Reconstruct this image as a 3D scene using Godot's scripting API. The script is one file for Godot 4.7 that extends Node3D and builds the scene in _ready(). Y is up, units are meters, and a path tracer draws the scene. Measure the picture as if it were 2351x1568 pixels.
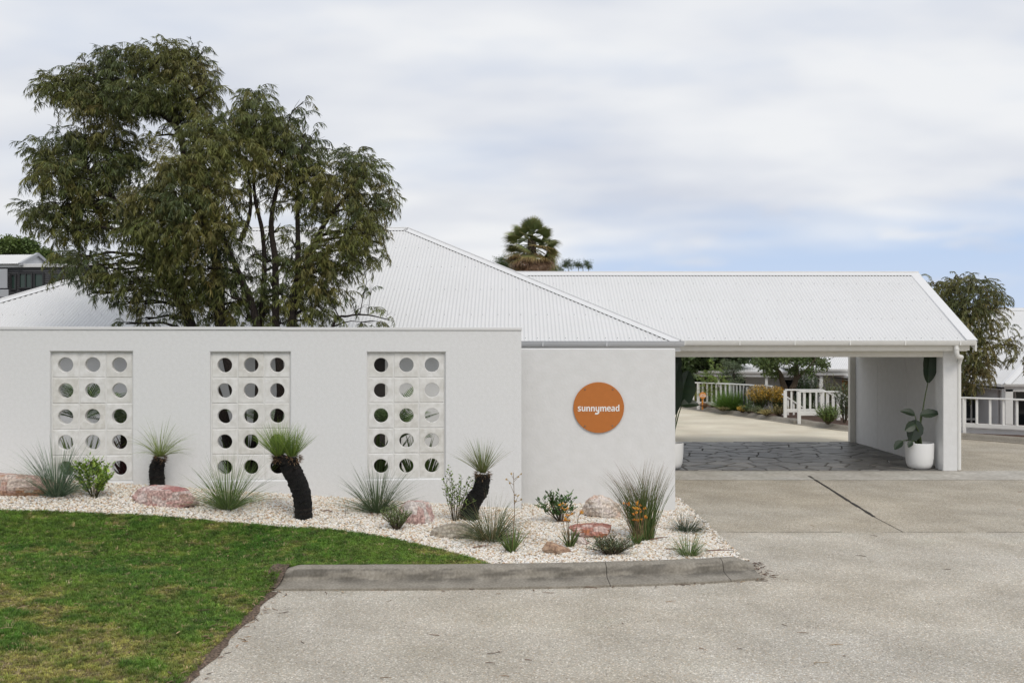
extends Node3D

# ---------------------------------------------------------------- mesh builder
class MB:
	var v := PackedVector3Array()
	var n := PackedVector3Array()
	var c := PackedColorArray()
	var ix := PackedInt32Array()
	var col := Color(1, 1, 1)

	func tri(a: Vector3, b: Vector3, d: Vector3, hint: Vector3 = Vector3.ZERO):
		var g := (d - a).cross(b - a)
		var k := v.size()
		if hint != Vector3.ZERO and g.dot(hint) < 0.0:
			g = -g
			v.append(a); v.append(d); v.append(b)
		else:
			v.append(a); v.append(b); v.append(d)
		g = g.normalized()
		for q in 3:
			n.append(g); c.append(col); ix.append(k + q)

	func quad(a: Vector3, b: Vector3, d: Vector3, e: Vector3, hint: Vector3 = Vector3.ZERO):
		tri(a, b, d, hint)
		tri(a, d, e, hint)

	func poly(p: Array, hint: Vector3):
		for k in range(1, p.size() - 1):
			tri(p[0], p[k], p[k + 1], hint)

	# smooth vertices: returns an index
	func vert(p: Vector3, nn: Vector3) -> int:
		v.append(p); n.append(nn); c.append(col)
		return v.size() - 1

	func stri(a: int, b: int, d: int):
		var g := (v[d] - v[a]).cross(v[b] - v[a])
		ix.append(a)
		if g.dot(n[a] + n[b] + n[d]) < 0.0:
			ix.append(d); ix.append(b)
		else:
			ix.append(b); ix.append(d)

	func squad(a: int, b: int, d: int, e: int):
		stri(a, b, d)
		stri(a, d, e)

	func box(at: Vector3, size: Vector3, bevel: float = 0.006, bs: Basis = Basis.IDENTITY):
		var h := size * 0.5
		var b: float = minf(bevel, minf(h.x, minf(h.y, h.z)) * 0.6)
		var P := {}
		for sx in [-1, 1]:
			for sy in [-1, 1]:
				for sz in [-1, 1]:
					var s := Vector3(sx, sy, sz)
					var i := Vector3(h.x - b, h.y - b, h.z - b)
					P[[sx, sy, sz, 0]] = at + bs * (s * Vector3(h.x, i.y, i.z))
					P[[sx, sy, sz, 1]] = at + bs * (s * Vector3(i.x, h.y, i.z))
					P[[sx, sy, sz, 2]] = at + bs * (s * Vector3(i.x, i.y, h.z))
		for s in [-1, 1]:
			poly([P[[s, -1, -1, 0]], P[[s, 1, -1, 0]], P[[s, 1, 1, 0]], P[[s, -1, 1, 0]]], bs * Vector3(s, 0, 0))
			poly([P[[-1, s, -1, 1]], P[[1, s, -1, 1]], P[[1, s, 1, 1]], P[[-1, s, 1, 1]]], bs * Vector3(0, s, 0))
			poly([P[[-1, -1, s, 2]], P[[1, -1, s, 2]], P[[1, 1, s, 2]], P[[-1, 1, s, 2]]], bs * Vector3(0, 0, s))
		if b > 0.0005:
			for s in [-1, 1]:
				for t in [-1, 1]:
					poly([P[[s, t, -1, 0]], P[[s, t, 1, 0]], P[[s, t, 1, 1]], P[[s, t, -1, 1]]], bs * Vector3(s, t, 0))
					poly([P[[s, -1, t, 0]], P[[s, 1, t, 0]], P[[s, 1, t, 2]], P[[s, -1, t, 2]]], bs * Vector3(s, 0, t))
					poly([P[[-1, s, t, 1]], P[[1, s, t, 1]], P[[1, s, t, 2]], P[[-1, s, t, 2]]], bs * Vector3(0, s, t))
					for u in [-1, 1]:
						tri(P[[s, t, u, 0]], P[[s, t, u, 1]], P[[s, t, u, 2]], bs * Vector3(s, t, u))

	# a bar of w x h between two points
	func bar(p: Vector3, q: Vector3, w: float, h: float, bevel: float = 0.004):
		var y := (q - p)
		var l := y.length()
		y /= l
		var x := y.cross(Vector3.UP)
		if x.length() < 0.05:
			x = Vector3.RIGHT
		x = x.normalized()
		var z := x.cross(y).normalized()
		box((p + q) * 0.5, Vector3(w, l, h), bevel, Basis(x, y, z))

	func tube(p: Array, r: Array, sides: int = 8, capped: bool = true, cols: Array = []):
		var m := p.size()
		var prev := []
		var up := Vector3(0.31, 0.2, 0.93)
		for k in m:
			var t: Vector3 = (p[mini(k + 1, m - 1)] - p[maxi(k - 1, 0)]).normalized()
			var x := up - t * up.dot(t)
			if x.length() < 0.01:
				x = Vector3.RIGHT - t * t.x
			x = x.normalized()
			up = x
			var y := t.cross(x)
			if cols.size() > 0:
				col = cols[k]
			var ring := []
			for q in sides:
				var a := TAU * q / sides
				var nn := x * cos(a) + y * sin(a)
				ring.append(vert(p[k] + nn * r[k], nn))
			if k > 0:
				for q in sides:
					var w := (q + 1) % sides
					squad(prev[q], prev[w], ring[w], ring[q])
			prev = ring
			if capped and (k == 0 or k == m - 1):
				var cap := []
				for q in ring:
					cap.append(v[q])
				poly(cap, -t if k == 0 else t)

	# profile: Vector2(radius, height), axis y
	func lathe(at: Vector3, prof: Array, segs: int = 32):
		var m := prof.size()
		var prev := []
		for k in m:
			var a: Vector2 = prof[maxi(k - 1, 0)]
			var b: Vector2 = prof[mini(k + 1, m - 1)]
			var d := (b - a).normalized()
			var nr := Vector2(d.y, -d.x)
			var ring := []
			for q in segs:
				var g := TAU * q / segs
				var rd := Vector3(cos(g), 0, sin(g))
				ring.append(vert(at + rd * prof[k].x + Vector3.UP * prof[k].y, rd * nr.x + Vector3.UP * nr.y))
			if k > 0:
				for q in segs:
					var w := (q + 1) % segs
					squad(prev[q], prev[w], ring[w], ring[q])
			prev = ring

	func disc(at: Vector3, r: float, nn: Vector3, segs: int = 32):
		var x := nn.cross(Vector3(0.3, 0.9, 0.2)).normalized()
		var y := nn.cross(x)
		var p := []
		for q in segs:
			p.append(at + (x * cos(TAU * q / segs) + y * sin(TAU * q / segs)) * r)
		poly(p, nn)

	# a bent ribbon; w = width at each point, side = direction of the width
	func ribbon(p: Array, w: Array, side: Vector3, fold: float = 0.0):
		var m := p.size()
		for k in m - 1:
			var s0: Vector3 = side * w[k] * 0.5
			var s1: Vector3 = side * w[k + 1] * 0.5
			if fold == 0.0:
				if w[k + 1] < 0.0003:
					tri(p[k] - s0, p[k] + s0, p[k + 1])
				else:
					quad(p[k] - s0, p[k] + s0, p[k + 1] + s1, p[k + 1] - s1)
			else:
				var f := (p[k + 1] - p[k] as Vector3).cross(side).normalized() * fold
				quad(p[k] - s0 + f * w[k], p[k], p[k + 1], p[k + 1] - s1 + f * w[k + 1])
				quad(p[k] + s0 + f * w[k], p[k], p[k + 1], p[k + 1] + s1 + f * w[k + 1])

	func mesh(m: Material) -> ArrayMesh:
		var a := []
		a.resize(Mesh.ARRAY_MAX)
		a[Mesh.ARRAY_VERTEX] = v
		a[Mesh.ARRAY_NORMAL] = n
		a[Mesh.ARRAY_COLOR] = c
		a[Mesh.ARRAY_INDEX] = ix
		var r := ArrayMesh.new()
		r.add_surface_from_arrays(Mesh.PRIMITIVE_TRIANGLES, a)
		r.surface_set_material(0, m)
		return r

# ---------------------------------------------------------------- scene helpers
const EYE := 2.75
const FOCAL := 2286.0
var M := {}
var taken := {}
var noise := FastNoiseLite.new()

func at(x: float, y: float, d: float) -> Vector3:      # a point of the survey of the photograph at a distance of d metres
	return Vector3((x - 1175.5) * d / FOCAL, EYE - (y - 784.0) * d / FOCAL, -d)

func lin(r: float, g: float, b: float) -> Color:
	return Color(r, g, b).linear_to_srgb()

func numbered(called: String) -> String:
	var k: int = taken.get(called, 0)
	taken[called] = k + 1
	return called if k == 0 else "%s_%03d" % [called, k]

func tag(o: Node, label: String, category: String, group: String = "") -> Node:
	o.set_meta("label", label)
	o.set_meta("category", category)
	if group != "":
		o.set_meta("group", group)
	return o

func thing(called: String, label: String, category: String, where: Vector3 = Vector3.ZERO, group: String = "") -> Node3D:
	var o := Node3D.new()
	o.name = numbered(called)
	add_child(o)
	o.position = where
	tag(o, label, category, group)
	return o

func part(called: String, mesh: Mesh, parent: Node, where: Vector3 = Vector3.ZERO, bs: Basis = Basis.IDENTITY, m: Material = null) -> MeshInstance3D:
	var o := MeshInstance3D.new()
	o.name = called
	o.mesh = mesh
	o.transform = Transform3D(bs, where)
	if m != null:
		o.material_override = m
	parent.add_child(o, true)
	return o

func struct(called: String, mesh: Mesh) -> MeshInstance3D:
	var o := MeshInstance3D.new()
	o.name = numbered(called)
	o.mesh = mesh
	add_child(o)
	o.set_meta("kind", "structure")
	return o

func noise_tex(seed_: int, freq: float, size: int, lo: Color, hi: Color, kind: int = FastNoiseLite.TYPE_SIMPLEX_SMOOTH, octaves: int = 4, gain: float = 1.0) -> ImageTexture:
	var f := FastNoiseLite.new()
	f.seed = seed_
	f.frequency = freq
	f.noise_type = kind
	f.fractal_octaves = octaves
	var im := f.get_seamless_image(size, size)
	im.convert(Image.FORMAT_RGB8)
	var o := Image.create_empty(size, size, false, Image.FORMAT_RGB8)
	for y in size:
		for x in size:
			var t := clampf((im.get_pixel(x, y).r - 0.5) * gain + 0.5, 0.0, 1.0)
			o.set_pixel(x, y, lo.lerp(hi, t))
	return ImageTexture.create_from_image(o)

func mat(called: String, c: Color, rough: float = 0.8, vertex: bool = false) -> StandardMaterial3D:
	var m := StandardMaterial3D.new()
	m.resource_name = called
	m.albedo_color = c
	m.roughness = rough
	m.metallic_specular = 0.5
	m.vertex_color_use_as_albedo = vertex
	M[called] = m
	return m

func skin(m: StandardMaterial3D, tex: Texture2D, scale: float, bump: Texture2D = null, relief: float = 0.2):
	if tex != null:
		m.albedo_texture = tex
	m.uv1_triplanar = true
	m.uv1_world_triplanar = true
	m.uv1_scale = Vector3.ONE * scale
	if bump != null:
		m.heightmap_enabled = true
		m.heightmap_texture = bump
		m.heightmap_scale = relief

func over(m: StandardMaterial3D, tex: Texture2D, scale: float):   # a coarse layer multiplied over the fine one
	m.detail_enabled = true
	m.detail_albedo = tex
	m.detail_blend_mode = BaseMaterial3D.BLEND_MODE_MUL
	m.detail_uv_layer = BaseMaterial3D.DETAIL_UV_2
	m.uv2_triplanar = true
	m.uv2_world_triplanar = true
	m.uv2_scale = Vector3.ONE * scale

func pick(r: RandomNumberGenerator, a: Array):
	return a[r.randi() % a.size()]

func rng(s: int) -> RandomNumberGenerator:
	var r := RandomNumberGenerator.new()
	r.seed = s
	return r

func vary(c: Color, r: RandomNumberGenerator, k: float = 0.2) -> Color:
	var f := 1.0 + r.randf_range(-k, k)
	return Color(c.r * f * (1 + r.randf_range(-k, k) * 0.3), c.g * f, c.b * f * (1 + r.randf_range(-k, k) * 0.3))

# ---------------------------------------------------------------- ground
func wall_d(X: float) -> float:        # distance of the long garden wall's face
	return 15.04 + 0.085 * (X + 6.352)

func poly_at(P: Array, X: float) -> float:
	if X <= P[0].x:
		return P[0].y
	for k in P.size() - 1:
		if X <= P[k + 1].x:
			return lerpf(P[k].y, P[k + 1].y, (X - P[k].x) / (P[k + 1].x - P[k].x))
	return P[P.size() - 1].y

var LAWN_EDGE := [Vector2(-14, 12.6), Vector2(-10, 12.9), Vector2(-6.81, 13.25), Vector2(-5.2, 13.5), Vector2(-3.69, 13.5), Vector2(-2.7, 13.42), Vector2(-1.89, 13.2), Vector2(-1.2, 12.75), Vector2(-0.67, 12.25), Vector2(-0.23, 11.66)]
var KERB_FRONT := [Vector2(-2.62, 10.97), Vector2(-0.84, 11.0), Vector2(0.6, 11.08), Vector2(1.59, 11.2), Vector2(2.3, 11.32), Vector2(2.95, 11.5)]

func lawn_edge(X: float) -> float:
	return poly_at(LAWN_EDGE, X)

func kerb_front(X: float) -> float:
	return poly_at(KERB_FRONT, X)

func ground_h(X: float, d: float) -> float:
	var hw := 0.115 + 0.078 * maxf(0.15 - X, 0.0)
	if X > 1.2:
		hw = lerpf(0.115, 0.0, smoothstep(1.2, 2.6, X))
	var sl := 0.012 + 0.085 * maxf(0.0, -2.65 - X)
	var hk := lerpf(sl, lerpf(sl, 0.125, smoothstep(-3.3, -2.5, X)), smoothstep(10.9, 11.6, d))
	var h := lerpf(hk, hw, smoothstep(11.65, 15.0, d))
	if X > 2.45 and d > 11.9:
		h = lerpf(h, 0.012, smoothstep(2.45, 2.9, X) * smoothstep(11.8, 12.6, d))
	return h + 0.012 * noise.get_noise_2d(X * 90.0, d * 90.0)

func grid(mb: MB, xs: Array, lo: Callable, hi: Callable, rows: int, hf: Callable, cf: Callable):
	var prev := []
	for k in xs.size():
		var X: float = xs[k]
		var a: float = lo.call(X)
		var b: float = hi.call(X)
		var ring := []
		for j in rows + 1:
			var d := lerpf(a, b, float(j) / rows)
			var e := 0.02
			var h: float = hf.call(X, d)
			var nn := Vector3(-(hf.call(X + e, d) - h) / e, 1, (hf.call(X, d + e) - h) / e).normalized()
			mb.col = cf.call(X, d)
			ring.append(mb.vert(Vector3(X, h, -d), nn))
		if k > 0:
			for j in rows:
				mb.squad(prev[j], prev[j + 1], ring[j + 1], ring[j])
		prev = ring

func span(a: float, b: float, step: float) -> Array:
	var n := maxi(1, int(ceil((b - a) / step)))
	var r := []
	for k in n + 1:
		r.append(lerpf(a, b, float(k) / n))
	return r

# ---------------------------------------------------------------- sky
func make_sky() -> ImageTexture:
	var w := 2048
	var h := 1024
	var im := Image.create_empty(w, h, false, Image.FORMAT_RGBF)
	var f := FastNoiseLite.new()
	f.noise_type = FastNoiseLite.TYPE_SIMPLEX_SMOOTH
	f.seed = 11
	f.frequency = 0.55
	f.fractal_octaves = 5
	f.fractal_gain = 0.55
	var g := FastNoiseLite.new()
	g.seed = 5
	g.frequency = 0.35
	g.fractal_octaves = 3
	for y in h / 2:
		var el := (0.5 - (y + 0.5) / h) * PI
		for x in w:
			var az := wrapf((x + 0.5) / w * TAU, -PI, PI)       # 0 is straight ahead (-z), positive to the right
			var k := 1.0 / (sin(el) + 0.16)
			var px := sin(az) * cos(el) * k
			var pz := cos(az) * cos(el) * k
			var a := f.get_noise_3d(px * 1.7, pz * 2.6, 0.0)
			var b := g.get_noise_3d(px * 2.0 + 7.0, pz * 3.4, 4.0)
			# broken cloud: thinner low in the sky to the right of the view
			var thin := smoothstep(0.0, 0.10, az) * (1.0 - smoothstep(0.9, 1.5, az)) * (1.0 - smoothstep(0.062, 0.135, el + 0.035 * b - 0.022 * smoothstep(0.1, 0.5, az)))
			var low := f.get_noise_3d(az * 9.0, el * 42.0, 9.0)
			var cover := clampf(1.0 - 0.95 * thin + 0.35 * a * (1.0 - thin), 0.0, 1.0)
			cover = clampf(cover + thin * smoothstep(0.05, 0.55, low) * 0.75, 0.0, 1.0)
			var blue := Color(0.50, 0.645, 0.88).lerp(Color(0.60, 0.70, 0.87), 1.0 - smoothstep(0.0, 0.12, el))
			var t := clampf(0.5 + 1.0 * b + 0.8 * a, 0.0, 1.0)
			var cloud := Color(0.645, 0.685, 0.775).lerp(Color(0.865, 0.88, 0.905), t)
			var left := (1.0 - smoothstep(0.02, 0.30, el)) * (1.0 - smoothstep(-0.35, 0.15, az))
			cloud = cloud.lerp(Color(0.86, 0.86, 0.85), left * 0.5)
			var c := blue.lerp(cloud, cover)
			im.set_pixel(x, y, c)
	var ground := Color(0.33, 0.32, 0.29)
	im.fill_rect(Rect2i(0, h / 2, w, h / 2), ground)
	return ImageTexture.create_from_image(im)

# ---------------------------------------------------------------- materials
func materials():
	noise.seed = 3
	noise.frequency = 0.012
	var white := Color(1, 1, 1)
	var fine := noise_tex(1, 0.05, 512, Color(0, 0, 0), white, FastNoiseLite.TYPE_SIMPLEX_SMOOTH, 5)
	var soft := noise_tex(2, 0.012, 512, Color(0.975, 0.975, 0.972), white, FastNoiseLite.TYPE_SIMPLEX_SMOOTH, 5, 1.3)
	var patch := noise_tex(3, 0.006, 512, Color(0.90, 0.895, 0.885), white, FastNoiseLite.TYPE_SIMPLEX_SMOOTH, 6, 1.4)
	M["fine_tex"] = fine
	M["patch_tex"] = patch
	var m := mat("render_white", lin(0.765, 0.77, 0.775), 0.9)
	skin(m, soft, 0.4, noise_tex(4, 0.045, 512, Color(0, 0, 0), white, FastNoiseLite.TYPE_SIMPLEX_SMOOTH, 4), 0.16)
	m.uv1_scale = Vector3.ONE * 2.3
	m = mat("render_warm", lin(0.735, 0.737, 0.735), 0.9)
	skin(m, soft, 0.6, fine, 0.15)
	m = mat("trim_white", lin(0.80, 0.795, 0.77), 0.5)
	skin(m, soft, 0.7)
	m = mat("trim_cream", lin(0.74, 0.72, 0.66), 0.55)
	skin(m, soft, 0.7)
	m = mat("roof_white", lin(0.70, 0.70, 0.70), 0.6)
	skin(m, soft, 0.13)
	m = mat("cap_white", lin(0.72, 0.72, 0.72), 0.4)
	m = mat("coping_white", lin(0.72, 0.72, 0.72), 0.45)
	m = mat("foam_black", lin(0.012, 0.012, 0.013), 0.95)
	m = mat("screw_grey", lin(0.25, 0.25, 0.25), 0.5)
	m = mat("gutter_grey", lin(0.56, 0.57, 0.59), 0.4)
	for k in 3:
		m = mat("block_%d" % k, [lin(0.77, 0.765, 0.745), lin(0.79, 0.787, 0.775), lin(0.74, 0.73, 0.70)][k], 0.9)
		skin(m, noise_tex(20 + k, 0.02, 256, Color(0.92, 0.917, 0.905), white, FastNoiseLite.TYPE_SIMPLEX_SMOOTH, 5, 1.6), 0.9 + 0.3 * k, fine, 0.12)
	m = mat("mortar", lin(0.76, 0.757, 0.745), 0.95)
	skin(m, soft, 1.5, fine, 0.3)
	m = mat("house_wall", lin(0.80, 0.80, 0.80), 0.85)
	skin(m, soft, 0.5)
	m = mat("dark_timber", lin(0.035, 0.03, 0.027), 0.6)
	# exposed aggregate
	var r := rng(8)
	var S := 1024
	var im := Image.create_empty(S, S, false, Image.FORMAT_RGB8)
	im.fill(lin(0.46, 0.43, 0.375))
	var hm := Image.create_empty(S, S, false, Image.FORMAT_RGB8)
	hm.fill(Color(0.3, 0.3, 0.3))
	var stones := [lin(0.74, 0.69, 0.60), lin(0.66, 0.60, 0.50), lin(0.86, 0.83, 0.76), lin(0.50, 0.46, 0.40), lin(0.60, 0.57, 0.53), lin(0.38, 0.32, 0.25), lin(0.54, 0.44, 0.33), lin(0.74, 0.71, 0.66), lin(0.24, 0.215, 0.19)]
	for k in 19000:
		var cx := r.randi() % S
		var cy := r.randi() % S
		var ra := r.randf_range(1.8, 5.2)
		var rb := ra * r.randf_range(0.55, 1.0)
		var an := r.randf() * PI
		var ca := cos(an)
		var sa := sin(an)
		var col: Color = stones[r.randi() % stones.size()]
		col = col.lerp(stones[r.randi() % stones.size()], r.randf() * 0.5)
		var e := int(ceil(ra))
		for yy in range(-e, e + 1):
			for xx in range(-e, e + 1):
				var u := (xx * ca + yy * sa) / ra
				var w := (-xx * sa + yy * ca) / rb
				var q := u * u + w * w
				if q < 1.0:
					im.set_pixel(posmod(cx + xx, S), posmod(cy + yy, S), col)
					hm.set_pixel(posmod(cx + xx, S), posmod(cy + yy, S), Color(1, 1, 1) * (0.55 + 0.45 * (1 - q)))
	var agg := ImageTexture.create_from_image(im)
	var aggh := ImageTexture.create_from_image(hm)
	m = mat("aggregate", white, 0.85, true)
	skin(m, agg, 0.5, aggh, 0.25)
	over(m, patch, 0.23)
	m = mat("aggregate_cream", lin(1.0, 0.975, 0.92), 0.9, true)
	skin(m, agg, 0.7)
	m.albedo_texture = noise_tex(31, 0.09, 512, lin(0.57, 0.535, 0.455), lin(0.80, 0.76, 0.665), FastNoiseLite.TYPE_SIMPLEX_SMOOTH, 4, 1.6)
	over(m, patch, 0.11)
	m = mat("concrete", white, 0.85, true)
	skin(m, noise_tex(32, 0.03, 512, lin(0.45, 0.43, 0.39), lin(0.58, 0.56, 0.515), FastNoiseLite.TYPE_SIMPLEX_SMOOTH, 6, 1.8), 0.45, fine, 0.15)
	over(m, patch, 0.3)
	m = mat("kerb_concrete", white, 0.9, true)
	skin(m, noise_tex(33, 0.03, 512, lin(0.245, 0.22, 0.18), lin(0.365, 0.335, 0.285), FastNoiseLite.TYPE_SIMPLEX_SMOOTH, 6, 1.6), 1.6, fine, 0.3)
	over(m, patch, 0.8)
	m = mat("joint_dark", lin(0.03, 0.025, 0.02), 1.0)
	for k in 4:
		m = mat("flag_%d" % k, [lin(0.135, 0.13, 0.122), lin(0.17, 0.162, 0.15), lin(0.11, 0.107, 0.10), lin(0.20, 0.19, 0.172)][k], 0.42)
		skin(m, noise_tex(40 + k, 0.015, 256, Color(0.72, 0.71, 0.70), white, FastNoiseLite.TYPE_SIMPLEX_SMOOTH, 5, 1.6), 0.6, fine, 0.25)
	m = mat("grout", lin(0.10, 0.098, 0.094), 0.95)
	skin(m, fine, 1.0)
	m.albedo_texture = soft
	m = mat("soil", white, 1.0, true)
	skin(m, noise_tex(50, 0.06, 512, Color(0.55, 0.55, 0.55), white, FastNoiseLite.TYPE_SIMPLEX_SMOOTH, 5, 1.6), 0.8, fine, 1.0)
	m = mat("mulch", white, 1.0, true)
	skin(m, noise_tex(51, 0.12, 512, lin(0.035, 0.018, 0.012), lin(0.17, 0.10, 0.07), FastNoiseLite.TYPE_SIMPLEX_SMOOTH, 4, 2.2), 0.9, fine, 2.0)
	m = mat("pebble", white, 0.75, true)
	m = mat("grass", white, 0.65, true)
	m.backlight = Color(0.25, 0.3, 0.1)
	m = mat("leaf", white, 0.55, true)
	m.backlight = Color(0.12, 0.15, 0.045)
	m = mat("leaf_gloss", white, 0.5, true)
	m.backlight = Color(0.08, 0.12, 0.04)
	m = mat("bark", white, 0.95, true)
	skin(m, noise_tex(52, 0.05, 256, Color(0.4, 0.4, 0.4), white, FastNoiseLite.TYPE_SIMPLEX_SMOOTH, 5, 1.8), 3.0, fine, 1.2)
	m.uv1_scale = Vector3(5, 1.4, 5)
	m = mat("char", white, 0.95, true)
	skin(m, noise_tex(53, 0.06, 256, Color(0.3, 0.3, 0.3), white, FastNoiseLite.TYPE_SIMPLEX_SMOOTH, 4, 2.0), 2.0, fine, 1.5)
	m.uv1_scale = Vector3(1.6, 9, 1.6)
	m = mat("rock", white, 0.92, true)
	skin(m, noise_tex(54, 0.03, 512, Color(0.62, 0.60, 0.60), white, FastNoiseLite.TYPE_SIMPLEX_SMOOTH, 6, 1.6), 1.3, fine, 0.9)
	m = mat("petal", white, 0.6, true)
	m.backlight = Color(0.3, 0.2, 0.1)
	m = mat("sign_orange", lin(0.50, 0.162, 0.028), 0.5)
	skin(m, soft, 1.4)
	m = mat("room_orange", lin(0.62, 0.225, 0.025), 0.5)
	m = mat("letter_white", lin(0.82, 0.81, 0.79), 0.5)
	m = mat("bolt_metal", lin(0.35, 0.28, 0.22), 0.35)
	m.metallic = 0.7
	m = mat("pot_white", lin(0.80, 0.80, 0.79), 0.55)
	m = mat("pot_soil", lin(0.05, 0.045, 0.04), 1.0)
	m = mat("glass", lin(0.02, 0.025, 0.028), 0.06)
	m = mat("glass_green", lin(0.03, 0.055, 0.045), 0.1)
	m = mat("dark_cladding", lin(0.085, 0.085, 0.09), 0.5)
	m = mat("frame_dark", lin(0.03, 0.03, 0.032), 0.5)
	m = mat("grey_roof", lin(0.09, 0.09, 0.095), 0.6)
	m = mat("terracotta", lin(0.42, 0.16, 0.03), 0.7)
	m = mat("steel_dark", lin(0.03, 0.029, 0.028), 0.5)
	m = mat("panel_grey", lin(0.42, 0.43, 0.45), 0.6)

# ---------------------------------------------------------------- roofs
# corrugated sheet: starts at O, runs along e for len, rises along u; top(t) gives the length up the slope
func corrugated(mb: MB, O: Vector3, e: Vector3, u: Vector3, nn: Vector3, length: float, top: Callable, pitch: float = 0.0762, amp: float = 0.0085, per: int = 8):
	var k := int(ceil(length / pitch * per))
	var pb := -1
	var pt := -1
	for j in k + 1:
		var t := minf(j * pitch / per, length)
		var ph := TAU * t / pitch
		var off := amp * cos(ph)
		var sl := -amp * sin(ph) * TAU / pitch
		var no := (nn - e * sl).normalized()
		var s: float = top.call(t)
		var p := O + e * t + nn * off
		var b := mb.vert(p, no)
		var q := mb.vert(p + u * s, no)
		if j > 0:
			mb.squad(pb, b, q, pt)
		pb = b
		pt = q

# a folded capping strip along p-q: two wings lying on the sheets on both sides
func capping(mb: MB, p: Vector3, q: Vector3, wing_a: Vector3, wing_b: Vector3, lift: float):
	var a := wing_a
	var b := wing_b
	var upv := Vector3.UP * lift
	for w in [a, b]:
		var hint := Vector3.UP
		mb.quad(p + upv, q + upv, q + upv + w, p + upv + w, hint)
		# turned down lip
		var lip := Vector3.DOWN * 0.004
		mb.quad(p + upv + w, q + upv + w, q + upv + w + lip, p + upv + w + lip, w)
		mb.quad(p + upv + lip, q + upv + lip, q + upv + w + lip, p + upv + w + lip, -hint)
	var pts := [p + upv + Vector3.UP * 0.006, q + upv + Vector3.UP * 0.006]
	mb.tube(pts, [0.018, 0.018], 8)

# ogee gutter seen from the front, along x
func gutter(mb: MB, x0: float, x1: float, y: float, z: float, h: float = 0.105, w: float = 0.11):
	# y: top edge, z: front lip
	var prof := [Vector2(0, 0), Vector2(0.008, -0.0), Vector2(0.008, -0.016), Vector2(0.0, -0.02), Vector2(-0.004, -h * 0.45), Vector2(-0.02, -h * 0.8), Vector2(-0.035, -h), Vector2(-w, -h), Vector2(-w, 0.0), Vector2(-w + 0.004, 0.0), Vector2(-w + 0.004, -h + 0.004), Vector2(-0.036, -h + 0.004), Vector2(-0.008, -0.03), Vector2(-0.004, -0.001)]
	for k in prof.size():
		var a: Vector2 = prof[k]
		var b: Vector2 = prof[(k + 1) % prof.size()]
		var hint := Vector3(0, a.x - b.x, b.y - a.y) * -1.0
		hint = Vector3(0, -(a.x - b.x), -(b.y - a.y))
		mb.quad(Vector3(x0, y + a.y, z + a.x), Vector3(x1, y + a.y, z + a.x), Vector3(x1, y + b.y, z + b.x), Vector3(x0, y + b.y, z + b.x), hint)
	for x in [x0, x1]:
		mb.poly([Vector3(x, y, z), Vector3(x, y - 0.02, z), Vector3(x, y - h * 0.8, z - 0.02), Vector3(x, y - h, z - 0.035), Vector3(x, y - h, z - w), Vector3(x, y, z - w)], Vector3(-1 if x == x0 else 1, 0, 0))

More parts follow.
